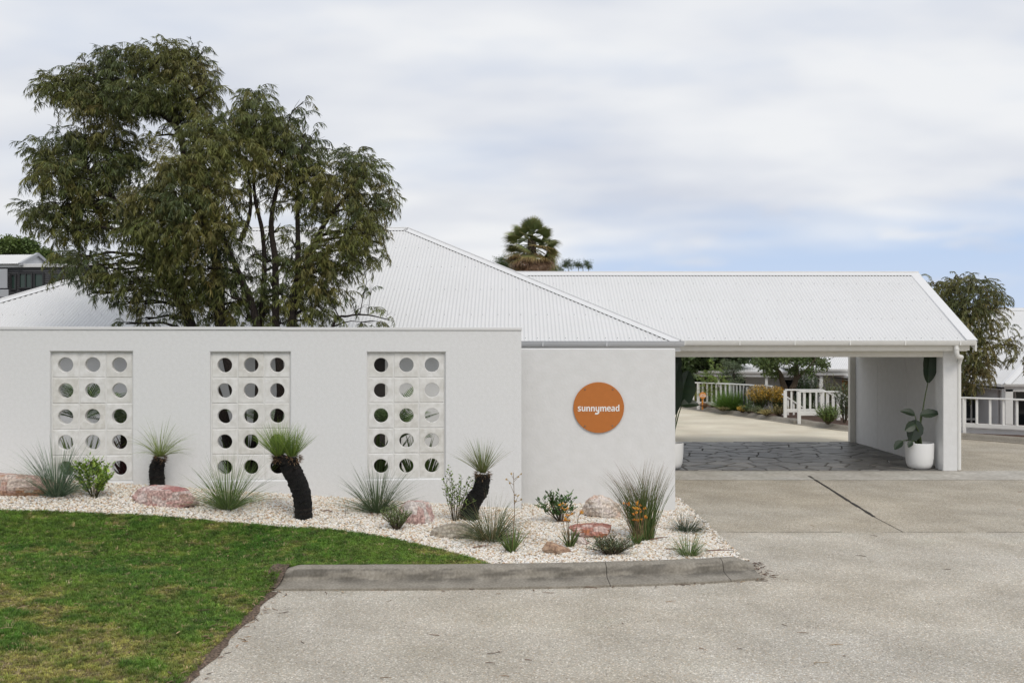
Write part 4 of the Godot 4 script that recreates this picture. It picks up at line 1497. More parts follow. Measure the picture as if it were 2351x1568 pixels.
func rock(called: String, label: String, where: Vector3, size: Vector3, seed_: int, pal: Array, turn: float = 0.0, roll: float = 0.0, rough: float = 0.06):
	var r := rng(seed_)
	var f := FastNoiseLite.new()
	f.seed = seed_
	f.frequency = 1.3
	f.fractal_octaves = 4
	var planes := []
	for k in 13:
		var nn := Vector3(r.randfn(), r.randfn() * 0.8, r.randfn()).normalized()
		planes.append([nn, r.randf_range(0.62, 0.95)])
	planes.append([Vector3(r.randf_range(-0.2, 0.2), 1, r.randf_range(-0.1, 0.3)).normalized(), 0.72])
	var mb := MB.new()
	var U := 34
	var V := 20
	var P := []
	for j in V + 1:
		var row := []
		for i in U:
			var th := PI * j / V
			var ph := TAU * i / U
			var d := Vector3(sin(th) * cos(ph), cos(th), sin(th) * sin(ph))
			var rad := 1.05
			for q in planes:
				var c: float = d.dot(q[0])
				if c > 0.05:
					rad = minf(rad, q[1] / c)
			rad *= 1.0 + rough * f.get_noise_3dv(d * 2.2) + rough * 0.5 * f.get_noise_3dv(d * 7.0)
			row.append(d * rad * size)
		P.append(row)
	var strata := Vector3(r.randf_range(-0.5, 0.5), 1, r.randf_range(-0.4, 0.4)).normalized()
	for j in V:
		for i in U:
			var a: Vector3 = P[j][i]
			var b: Vector3 = P[j][(i + 1) % U]
			var c: Vector3 = P[j + 1][(i + 1) % U]
			var d: Vector3 = P[j + 1][i]
			var m := (a + b + c + d) * 0.25
			var t := clampf(0.5 + 1.1 * f.get_noise_3dv(m * 1.2 + strata * strata.dot(m) * 5.0), 0, 1)
			var u := clampf(0.5 + 1.4 * f.get_noise_3dv(m * 2.5 + Vector3(9, 3, 1)), 0, 1)
			var cc: Color = pal[0].lerp(pal[1], smoothstep(0.3, 0.7, t))
			if pal.size() > 2:
				cc = cc.lerp(pal[2], smoothstep(0.55, 0.75, u))
			mb.col = vary(cc * 1.22, r, 0.06)
			mb.quad(a, b, c, d, m)
	var t := thing(called, label, "rock", where + Vector3(0, size.y * 0.32, 0), "boulders set in the pebble bed")
	t.rotation = Vector3(0, turn, roll)
	part("stone", mb.mesh(M.rock), t)

# blackened, ringed trunk of a grass tree along points
func char_trunk(pts: Array, radii: Array, seed_: int) -> ArrayMesh:
	var r := rng(seed_)
	var c := Curve3D.new()
	for k in pts.size():
		c.add_point(pts[k])
	var dense := []
	var rad := []
	var cols := []
	var n := 46
	for k in n + 1:
		var u := float(k) / n * (pts.size() - 1)
		var i := mini(int(u), pts.size() - 2)
		var f := u - i
		var p0: Vector3 = pts[maxi(i - 1, 0)]
		var p3: Vector3 = pts[mini(i + 2, pts.size() - 1)]
		dense.append((pts[i] as Vector3).cubic_interpolate(pts[i + 1], p0, p3, f))
		rad.append(lerpf(radii[i], radii[i + 1], f) * (1.0 + 0.02 * sin(k * 2.4) + r.randf_range(-0.045, 0.045)))
		var b := r.randf_range(0.6, 1.5)
		cols.append(Color(0.016, 0.014, 0.013) * b if r.randf() > 0.12 else Color(0.045, 0.032, 0.024))
	var mb := MB.new()
	mb.tube(dense, rad, 26, true, cols)
	# knock the rings about so that the outline is broken
	var q := FastNoiseLite.new()
	q.seed = seed_
	q.frequency = 14.0
	for k in mb.v.size():
		var p := mb.v[k]
		mb.v[k] = p + mb.n[k] * 0.020 * q.get_noise_3d(p.x, p.y * 2.2, p.z)
	# charred leaf bases that stand out of the trunk like scales
	for k in 420:
		var i := 2 + r.randi() % (dense.size() - 4)
		var t: Vector3 = (dense[i + 1] - dense[i - 1]).normalized()
		var side := t.cross(Vector3(r.randfn(), r.randfn(), r.randfn())).normalized()
		var p: Vector3 = dense[i].lerp(dense[i + 1], r.randf()) + side * rad[i] * 0.97
		var b := r.randf()
		mb.col = Color(0.018, 0.015, 0.013) * r.randf_range(0.5, 1.8) if b < 0.8 else Color(0.075, 0.05, 0.033) * r.randf_range(0.6, 1.4)
		var dirv := (side + t * r.randf_range(-0.5, 0.9)).normalized()
		var w := t.cross(side).normalized()
		mb.ribbon([p, p + dirv * r.randf_range(0.012, 0.032)], [r.randf_range(0.012, 0.03), 0.006], w)
	return mb.mesh(M.char)

func head(parent: Node3D, where: Vector3, seed_: int, o: Dictionary):
	# a skirt of dead leaf bases below the living leaves
	var r := rng(seed_ + 1)
	var mb := MB.new()
	for k in 260:
		var a := r.randf() * TAU
		var tilt := r.randf_range(0.9, 2.3)
		var dirv := Vector3(cos(a) * sin(tilt), cos(tilt), sin(a) * sin(tilt))
		mb.col = vary(pick(r, [Color(0.16, 0.09, 0.05), Color(0.24, 0.16, 0.09), Color(0.08, 0.05, 0.03)]), r, 0.2)
		blade(mb, Vector3(cos(a) * o.sr, r.randf_range(-0.08, 0.02), sin(a) * o.sr) , dirv, r.randf_range(0.03, 0.085), 0.009, 0.4, r, 2)
	part("leaf_skirt", mb.mesh(M.leaf), parent, where)
	part("leaves", blades(seed_, o), parent, where)

var GREEN := [Color(0.11, 0.175, 0.045), Color(0.15, 0.22, 0.06), Color(0.08, 0.14, 0.042), Color(0.19, 0.25, 0.085)]
var BLUE := [Color(0.095, 0.155, 0.085), Color(0.13, 0.20, 0.115), Color(0.07, 0.12, 0.07), Color(0.18, 0.24, 0.16)]

func planting():
	var o := thing("grass_tussock", "large blue-green grass tussock at the left end of the bed", "grass", spot(128, 1137), "grass tussocks in the pebble bed")
	part("leaves", blades(1, {n = 520, len = 0.86, spread = 0.80, droop = 0.75, w = 0.0062, rad = 0.10, cols = BLUE, bias = 0.75}), o)
	o = thing("grass_tussock", "green spiky tussock left of the two-headed grass tree", "grass", spot(522, 1170), "grass tussocks in the pebble bed")
	part("leaves", blades(2, {n = 420, len = 0.84, spread = 0.84, droop = 0.6, w = 0.007, rad = 0.09, cols = GREEN, bias = 0.75}), o)
	o = thing("grass_tussock", "spiky tussock under the third breeze block opening, behind the pink boulder", "grass", spot(865, 1178), "grass tussocks in the pebble bed")
	part("leaves", blades(3, {n = 380, len = 0.80, spread = 0.85, droop = 0.55, w = 0.0068, rad = 0.09, cols = [Color(0.07, 0.11, 0.045), Color(0.09, 0.13, 0.06), Color(0.12, 0.155, 0.08)], bias = 0.75}), o)
	o = thing("grass_tussock", "arching grass clump in front of the leaning grass tree", "grass", spot(1128, 1243), "grass tussocks in the pebble bed")
	part("leaves", blades(4, {n = 480, len = 0.68, spread = 0.80, droop = 1.5, w = 0.0062, rad = 0.13, cols = [Color(0.085, 0.115, 0.045), Color(0.12, 0.15, 0.07), Color(0.06, 0.09, 0.035), Color(0.24, 0.19, 0.09)], bias = 0.6}), o)
	o = thing("reed_clump", "tall reedy clump with reddish tips before the sign wall", "grass", spot(1478, 1240))
	var reed := MB.new()
	var rr := rng(71)
	for k in 460:
		var a := rr.randf() * TAU
		var dirv := Vector3(cos(a) * 0.20 * rr.randf(), 1, sin(a) * 0.2 * rr.randf())
		dirv.x += pick(rr, [-0.26, -0.16, 0.05, 0.16]) * rr.randf_range(0.5, 1.15)
		var p := Vector3(cos(a), 0, sin(a)) * 0.13 * sqrt(rr.randf())
		var l := rr.randf_range(0.65, 1.15)
		var pts := [p]
		var t := dirv.normalized()
		var q := p
		for s in 7:
			q += t * l / 7.0
			t = (t + Vector3(-0.05 if dirv.x < 0 else 0.015, -0.03 - 0.05 * s * rr.randf(), 0)).normalized()
			pts.append(q)
		var side := Vector3(rr.randf_range(-1, 1), 0, rr.randf_range(-1, 1)).normalized()
		for s in 7:
			var tip: float = smoothstep(0.55, 1.0, (s + 0.5) / 7.0)
			var cc: Color = vary(pick(rr, [Color(0.06, 0.10, 0.025), Color(0.085, 0.13, 0.035), Color(0.11, 0.15, 0.04)]), rr, 0.15)
			reed.col = cc.lerp(pick(rr, [Color(0.22, 0.10, 0.07), Color(0.20, 0.15, 0.07)]), tip)
			var w0 := 0.0078 * (1.0 - pow(s / 7.0, 2.0))
			var w1 := 0.0078 * (1.0 - pow((s + 1) / 7.0, 2.0))
			reed.ribbon([pts[s], pts[s + 1]], [w0, w1], side)
	part("leaves", reed.mesh(M.grass), o)
	part("dry_leaves", blades(72, {n = 45, len = 0.8, spread = 0.5, droop = 2.2, w = 0.005, rad = 0.12, cols = [Color(0.38, 0.28, 0.12), Color(0.30, 0.2, 0.1)], segs = 8, lean = Vector3(-0.2, 0.2, 0.1)}), o)
	o = thing("grass_tussock", "dark fine grass tuft at the driveway edge by the sign wall corner", "grass", spot(1578, 1223), "grass tussocks in the pebble bed")
	part("leaves", blades(6, {n = 360, len = 0.36, spread = 0.9, droop = 0.9, w = 0.0046, rad = 0.11, cols = [Color(0.05, 0.075, 0.045), Color(0.075, 0.10, 0.06), Color(0.04, 0.055, 0.03)], lean = Vector3(0.25, 0.1, 0)}), o)
	o = thing("grass_tussock", "small bright green grass tuft nearest the kerb's right end", "grass", spot(1582, 1278), "grass tussocks in the pebble bed")
	part("leaves", blades(7, {n = 230, len = 0.36, spread = 0.72, droop = 0.7, w = 0.005, rad = 0.08, cols = GREEN}), o)
	# leafy shrubs
	shrub("leafy_shrub", "bright yellow-green leafy shrub beside the blue-green tussock", "shrub", spot(216, 1156), 11, {stems = 26, h = 0.64, hw = 0.33, hd = 0.28, leaves = 20, l = 0.070, w = 0.037, cols = [Color(0.22, 0.33, 0.04), Color(0.29, 0.40, 0.06), Color(0.16, 0.27, 0.035)], along = 0.7, stem = Color(0.14, 0.13, 0.05)})
	shrub("leafy_shrub", "upright thin leafy shrub left of the leaning grass tree", "shrub", spot(1045, 1197), 12, {stems = 17, h = 0.78, hw = 0.30, hd = 0.2, leaves = 16, l = 0.050, w = 0.027, cols = [Color(0.14, 0.21, 0.045), Color(0.19, 0.26, 0.06), Color(0.11, 0.16, 0.04)], along = 0.5, from = 0.3})
	shrub("leafy_shrub", "dark glossy leafy shrub against the foot of the sign wall", "shrub", spot(1288, 1200), 13, {stems = 20, h = 0.50, hw = 0.42, hd = 0.25, leaves = 14, l = 0.075, w = 0.036, cols = [Color(0.06, 0.125, 0.03), Color(0.085, 0.155, 0.04), Color(0.045, 0.095, 0.025)], along = 0.6, from = 0.25, sr = 0.007})
	shrub("fine_shrub", "small fine-leaved shrub in front of the pink boulder", "shrub", spot(910, 1217), 14, {stems = 60, h = 0.34, hw = 0.25, hd = 0.18, leaves = 22, l = 0.032, w = 0.009, cols = [Color(0.15, 0.21, 0.06), Color(0.20, 0.26, 0.085), Color(0.11, 0.16, 0.05)], along = 0.9})
	shrub("fine_shrub", "low dark grey-green shrub spreading before the rust coloured rock", "shrub", spot(1405, 1275), 15, {stems = 85, h = 0.24, hw = 0.36, hd = 0.24, leaves = 18, l = 0.040, w = 0.011, cols = [Color(0.10, 0.13, 0.065), Color(0.135, 0.17, 0.085), Color(0.075, 0.105, 0.05), Color(0.19, 0.155, 0.07)], along = 0.8})
	# kangaroo paws
	paw("flowering kangaroo paw with orange blooms beside the tan rock", spot(1308, 1257), 31, 0.30, 5, 0.48)
	paw("small kangaroo paw with orange flowers under the reed clump", spot(1462, 1251), 32, 0.20, 7, 0.52)
	paw("strappy kangaroo paw with one tall bare flower stem", spot(1175, 1269), 33, 0.36, 1, 1.0)
	# grass trees
	var b := spot(355, 1128)
	b.z -= 0.12
	o = thing("grass_tree", "small grass tree with blackened trunk behind the red rock", "grass tree", b, "grass trees with black trunks")
	part("trunk", char_trunk([Vector3(0, -0.08, 0), Vector3(-0.015, 0.15, 0), Vector3(-0.02, 0.32, 0), Vector3(0.03, 0.46, 0)], [0.115, 0.11, 0.105, 0.085], 41), o)
	head(o, Vector3(0.03, 0.50, 0), 42, {n = 210, len = 0.62, spread = 0.9, droop = 1.25, w = 0.0048, rad = 0.04, sr = 0.06, cols = [Color(0.21, 0.27, 0.065), Color(0.28, 0.34, 0.10), Color(0.15, 0.21, 0.06)], lean = Vector3(0.12, 0.15, 0), segs = 7})
	b = spot(697, 1191)
	o = thing("grass_tree", "two-headed grass tree with a thick leaning black trunk", "grass tree", b, "grass trees with black trunks")
	part("trunk", char_trunk([Vector3(0, -0.08, 0), Vector3(-0.01, 0.14, 0), Vector3(-0.03, 0.34, 0), Vector3(-0.11, 0.56, 0), Vector3(-0.20, 0.74, 0), Vector3(-0.21, 0.85, 0)], [0.125, 0.123, 0.125, 0.13, 0.135, 0.12], 43), o)
	part("trunk", char_trunk([Vector3(-0.13, 0.66, 0.02), Vector3(-0.22, 0.78, 0.03), Vector3(-0.33, 0.83, 0.04), Vector3(-0.345, 0.875, 0.04)], [0.10, 0.09, 0.075, 0.07], 44), o)
	head(o, Vector3(-0.165, 0.87, 0.0), 45, {n = 330, len = 0.46, spread = 0.52, droop = 0.3, w = 0.0056, rad = 0.06, sr = 0.10, cols = [Color(0.19, 0.28, 0.05), Color(0.25, 0.34, 0.07), Color(0.13, 0.21, 0.04)]})
	head(o, Vector3(-0.345, 0.88, 0.04), 46, {n = 350, len = 0.53, spread = 0.58, droop = 0.35, w = 0.0056, rad = 0.05, sr = 0.065, lean = Vector3(-0.08, 0.1, 0), cols = [Color(0.19, 0.28, 0.05), Color(0.25, 0.34, 0.07), Color(0.13, 0.21, 0.04)]})
	b = spot(1076, 1200)
	b.z -= 0.2
	b.y = ground_h(b.x, -b.z)
	o = thing("grass_tree", "grass tree with a crooked dark trunk leaning right near the wall end", "grass tree", b, "grass trees with black trunks")
	part("trunk", char_trunk([Vector3(0, -0.1, 0), Vector3(0.0, 0.10, 0), Vector3(0.05, 0.26, 0), Vector3(0.145, 0.40, 0), Vector3(0.185, 0.52, 0), Vector3(0.19, 0.65, 0)], [0.135, 0.13, 0.12, 0.115, 0.11, 0.105], 47), o)
	head(o, Vector3(0.195, 0.68, 0), 48, {n = 200, len = 0.55, spread = 0.62, droop = 0.4, w = 0.0062, rad = 0.04, sr = 0.085, cols = [Color(0.13, 0.18, 0.055), Color(0.18, 0.23, 0.08), Color(0.21, 0.20, 0.08)]})
	# rocks
	var pink := [Color(0.52, 0.33, 0.29), Color(0.66, 0.50, 0.45), Color(0.74, 0.66, 0.60)]
	rock("boulder", "orange and pink rock slab at the left end of the bed", spot(25, 1128) + Vector3(0, 0, -0.15), Vector3(0.62, 0.26, 0.28), 61, [Color(0.55, 0.32, 0.19), Color(0.60, 0.42, 0.36), Color(0.66, 0.55, 0.48)], 0.2)
	rock("boulder", "red-pink wedge shaped rock below the small grass tree", spot(357, 1166) + Vector3(0, 0, -0.20), Vector3(0.54, 0.24, 0.30), 63, [Color(0.48, 0.22, 0.20), Color(0.66, 0.46, 0.42), Color(0.72, 0.60, 0.56)], -0.1)
	rock("boulder", "pale pink boulder in the middle of the bed", spot(948, 1203) + Vector3(0, 0, -0.2), Vector3(0.37, 0.27, 0.26), 64, [Color(0.60, 0.41, 0.37), Color(0.68, 0.53, 0.48), Color(0.72, 0.66, 0.61)], 0.3, -0.2)
	rock("boulder", "beige rounded rock beside the arching grass clump", spot(1035, 1238) + Vector3(0, 0, -0.15), Vector3(0.28, 0.145, 0.19), 65, [Color(0.42, 0.37, 0.29), Color(0.50, 0.46, 0.38)], 0.1, 0.08)
	rock("boulder", "cream and pink weathered rock leaning on the sign wall", spot(1385, 1188) + Vector3(0.0, 0.02, -0.1), Vector3(0.40, 0.25, 0.22), 66, [Color(0.72, 0.62, 0.52), Color(0.78, 0.71, 0.64), Color(0.72, 0.56, 0.46)], 0.2, -0.32, 0.16)
	rock("boulder", "flat red and rust stained rock in the right of the bed", spot(1364, 1236) + Vector3(0, 0, -0.16), Vector3(0.34, 0.155, 0.22), 67, [Color(0.46, 0.22, 0.17), Color(0.40, 0.15, 0.06), Color(0.66, 0.50, 0.44)], 0.1, -0.05)
	rock("boulder", "small pink rock behind the flowering kangaroo paw", spot(1337, 1252) + Vector3(0, 0, -0.06), Vector3(0.10, 0.085, 0.09), 68, pink, 0.4)
	rock("boulder", "tan block shaped rock lying tilted near the kerb", spot(1280, 1273) + Vector3(0, 0, -0.08), Vector3(0.20, 0.10, 0.12), 69, [Color(0.46, 0.31, 0.21), Color(0.56, 0.42, 0.31)], 0.35, -0.30)

func paw(label: String, where: Vector3, seed_: int, leaf: float, stems: int, tall: float):
	var r := rng(seed_)
	var t := thing("kangaroo_paw", label, "plant", where)
	var mb := MB.new()
	for k in 46:
		var a := r.randf() * TAU
		var tilt := r.randf_range(0.05, 0.85)
		var dirv := Vector3(cos(a) * sin(tilt), cos(tilt), sin(a) * sin(tilt))
		mb.col = vary(pick(r, [Color(0.10, 0.15, 0.035), Color(0.13, 0.19, 0.045), Color(0.075, 0.11, 0.03)]), r, 0.2)
		blade(mb, Vector3(cos(a), 0, sin(a)) * 0.04 * r.randf(), dirv, leaf * r.randf_range(0.6, 1.1), 0.017, 0.4, r, 4)
	part("leaves", mb.mesh(M.grass), t)
	for k in stems:
		var ms := MB.new()
		var mf := MB.new()
		var a := r.randf() * TAU
		var h := tall * (r.randf_range(0.55, 1.05) if stems > 1 else 1.0)
		var lean := 0.30 * h * (1.0 if stems > 1 else 0.1)
		var tip := Vector3(cos(a) * lean, h, sin(a) * lean)
		if stems == 1:
			tip = Vector3(0.02, h, 0.02)
		var mid := tip * 0.5 + Vector3(cos(a) * 0.03, 0, 0)
		ms.col = Color(0.17, 0.11, 0.06)
		ms.tube([Vector3.ZERO, mid, tip], [0.005, 0.0045, 0.003], 6, false)
		var arms := 4 if stems > 1 else 9
		for q in arms:
			var u: float = 0.98 if stems > 1 else r.randf_range(0.55, 1.0)
			var p := mid.lerp(tip, u * 2 - 1)
			var az := r.randf() * TAU
			var e := p + Vector3(cos(az) * 0.05, r.randf_range(0.02, 0.07), sin(az) * 0.05) * (0.7 if stems > 1 else 1.6)
			ms.tube([p, e], [0.003, 0.002], 5, false)
			for z in 5:
				var dz := Vector3(cos(az + r.randf_range(-1, 1)), r.randf_range(0.1, 1.0), sin(az + r.randf_range(-1, 1))).normalized()
				mf.col = vary(pick(r, [Color(0.62, 0.27, 0.02), Color(0.70, 0.36, 0.03), Color(0.50, 0.15, 0.02)]) if stems > 1 else Color(0.40, 0.27, 0.09), r, 0.15)
				var L := r.randf_range(0.025, 0.045) * (1.0 if stems > 1 else 0.7)
				mf.tube([e, e + dz * L * 0.6, e + dz * L + Vector3(0, 0.004, 0)], [0.003, 0.0055, 0.002], 5)
		var st := part("flower_stem", ms.mesh(M.leaf), t)
		part("flower", mf.mesh(M.petal), st)

# ---------------------------------------------------------------- trees
# a hanging twig set with narrow leaves
func spray_mesh(seed_: int, n: int, l: float, w: float, twig: float, hang: float) -> ArrayMesh:
	var r := rng(seed_)
	var mb := MB.new()
	var pts := [Vector3.ZERO]
	var t := Vector3(1, 0.15, 0).normalized()
	var q := Vector3.ZERO
	for k in 4:
		q += t * twig / 4
		t = (t + Vector3(0, -hang * 0.35, r.randf_range(-0.2, 0.2))).normalized()
		pts.append(q)
	mb.col = Color(0.55, 0.40, 0.28)
	mb.tube(pts, [0.005, 0.004, 0.003, 0.0025, 0.0015], 3, false)
	for k in n:
		var u := (k + r.randf()) / n * 4.0
		var i := mini(int(u), 3)
		var p: Vector3 = pts[i].lerp(pts[i + 1], u - i)
		var az := r.randf() * TAU
		var dirv := Vector3(0.2 + cos(az) * 0.8, -hang + r.randf_range(-0.9, 1.1), sin(az) * 0.8).normalized()
		mb.col = Color(1, 1, 1) * r.randf_range(0.6, 1.6)
		if r.randf() < 0.05:
			mb.col = Color(2.4, 1.2, 0.7)
		var side := dirv.cross(Vector3(r.randf_range(-1, 1), r.randf_range(-1, 1), r.randf_range(-1, 1))).normalized()
		var L := l * r.randf_range(0.6, 1.2)
		mb.ribbon([p, p + dirv * L * 0.5, p + dirv * L + Vector3(0, -L * 0.15, 0)], [w * 0.6, w, 0.0], side)
	return mb.mesh(M.leaf)

# bunch of broad leaves
func bunch_mesh(seed_: int, n: int, l: float, w: float, rad: float) -> ArrayMesh:
	var r := rng(seed_)
	var mb := MB.new()
	for k in n:
		var d := Vector3(r.randfn(), r.randfn() * 0.8, r.randfn()).normalized()
		var p := d * rad * r.randf_range(0.2, 1.0)
		mb.col = Color(1, 1, 1) * r.randf_range(0.65, 1.4)
		var dirv := (d + Vector3(r.randf_range(-0.6, 0.6), r.randf_range(-0.7, 0.5), r.randf_range(-0.6, 0.6))).normalized()
		var side := dirv.cross(Vector3(r.randf_range(-1, 1), r.randf_range(-1, 1), r.randf_range(-1, 1))).normalized()
		var L := l * r.randf_range(0.6, 1.2)
		mb.ribbon([p, p + dirv * L * 0.5, p + dirv * L], [w * 0.4, w, 0.0], side, 0.15)
	return mb.mesh(M.leaf)

# clumps: [centre Vector3 (local), radii Vector3, share]; returns the thing
func tree(called: String, label: String, where: Vector3, seed_: int, trunks: Array, clumps: Array, meshes: Array, dens: float, cols: Array, barkc: Color, group: String = "", flatten: bool = true, branches: bool = true) -> Node3D:
	var r := rng(seed_)
	var t := thing(called, label, "tree", where, group)
	var joints := []
	for tr in trunks:
		var mb := MB.new()
		var n: int = tr.pts.size()
		var dense := []
		var rad := []
		for k in range(0, (n - 1) * 5 + 1):
			var u := k / 5.0
			var i := mini(int(u), n - 2)
			var p: Vector3 = (tr.pts[i] as Vector3).cubic_interpolate(tr.pts[i + 1], tr.pts[maxi(i - 1, 0)], tr.pts[mini(i + 2, n - 1)], u - i)
			dense.append(p)
			var rr: float = lerpf(tr.r0, tr.r1, float(k) / ((n - 1) * 5))
			rad.append(rr * r.randf_range(0.94, 1.06))
			if k > 2:
				joints.append([p, rr])
		mb.col = barkc
		mb.tube(dense, rad, 10)
		part("trunk", mb.mesh(M.bark), t)
	if branches:
		for c in clumps:
			var mbr := MB.new()
			var best = joints[0]
			var bd := 1e9
			for j in joints:
				var dd: float = (j[0] as Vector3).distance_to(c[0]) + (0.6 if j[0].y > c[0].y else 0.0)
				if dd < bd:
					bd = dd
					best = j
			if bd > 7.0:
				continue
			var p: Vector3 = best[0]
			var q: Vector3 = c[0]
			var mid := p.lerp(q, 0.5) + Vector3(r.randf_range(-0.1, 0.1), bd * 0.10, r.randf_range(-0.1, 0.1))
			mbr.col = barkc * r.randf_range(0.8, 1.2)
			var rb: float = minf(best[1] * 0.6, 0.03)
			mbr.tube([p, p.lerp(mid, 0.55) + Vector3(0, bd * 0.02, 0), mid, mid.lerp(q, 0.6), q], [rb, rb * 0.85, rb * 0.65, rb * 0.45, rb * 0.25], 6, false)
			for s in 3:
				var e: Vector3 = q + Vector3(r.randf_range(-1, 1), r.randf_range(-0.3, 1.0), r.randf_range(-1, 1)) * c[1] * 1.1
				mbr.tube([mid.lerp(q, 0.5), q.lerp(e, 0.5) + Vector3(0, 0.03, 0), e], [rb * 0.4, rb * 0.28, rb * 0.12], 4, false)
			part("branch", mbr.mesh(M.bark), t)
	var X := []
	var C := []
	for m in meshes:
		X.append([])
		C.append([])
	for c in clumps:
		var rd: Vector3 = c[1]
		var n := int(dens * c[2] * pow(rd.x * rd.y * rd.z, 0.667) * 100.0)
		var tone: Color = pick(r, cols)
		for k in n:
			var d := Vector3(r.randfn(), r.randfn(), r.randfn()).normalized()
			var p: Vector3 = c[0] + d * rd * (pow(r.randf(), 0.45) if r.randf() < 0.88 else r.randf_range(1.0, 1.4))
			var out := Vector3(d.x, 0, d.z)
			var az := atan2(-out.z, out.x) + r.randf_range(-0.9, 0.9)
			var b := Basis.from_euler(Vector3(r.randf_range(-0.3, 0.3), az, lerpf(-0.5, 0.75, d.y * 0.5 + 0.5) + r.randf_range(-0.4, 0.4)))
			if not flatten:
				b = Basis.from_euler(Vector3(r.randf() * TAU, r.randf() * TAU, r.randf() * TAU))
			var s := r.randf_range(0.75, 1.2)
			var i := r.randi() % meshes.size()
			X[i].append(Transform3D(b.scaled(Vector3.ONE * s), p))
			C[i].append(vary(tone.lerp(pick(r, cols), r.randf() * 0.7), r, 0.2))
	for i in meshes.size():
		if X[i].size() > 0:
			scatter("crown", meshes[i], X[i], C[i], t)
	return t

var OLIVE := [Color(0.115, 0.135, 0.028), Color(0.17, 0.175, 0.04), Color(0.085, 0.11, 0.026), Color(0.14, 0.155, 0.034), Color(0.065, 0.092, 0.027), Color(0.18, 0.165, 0.045)]

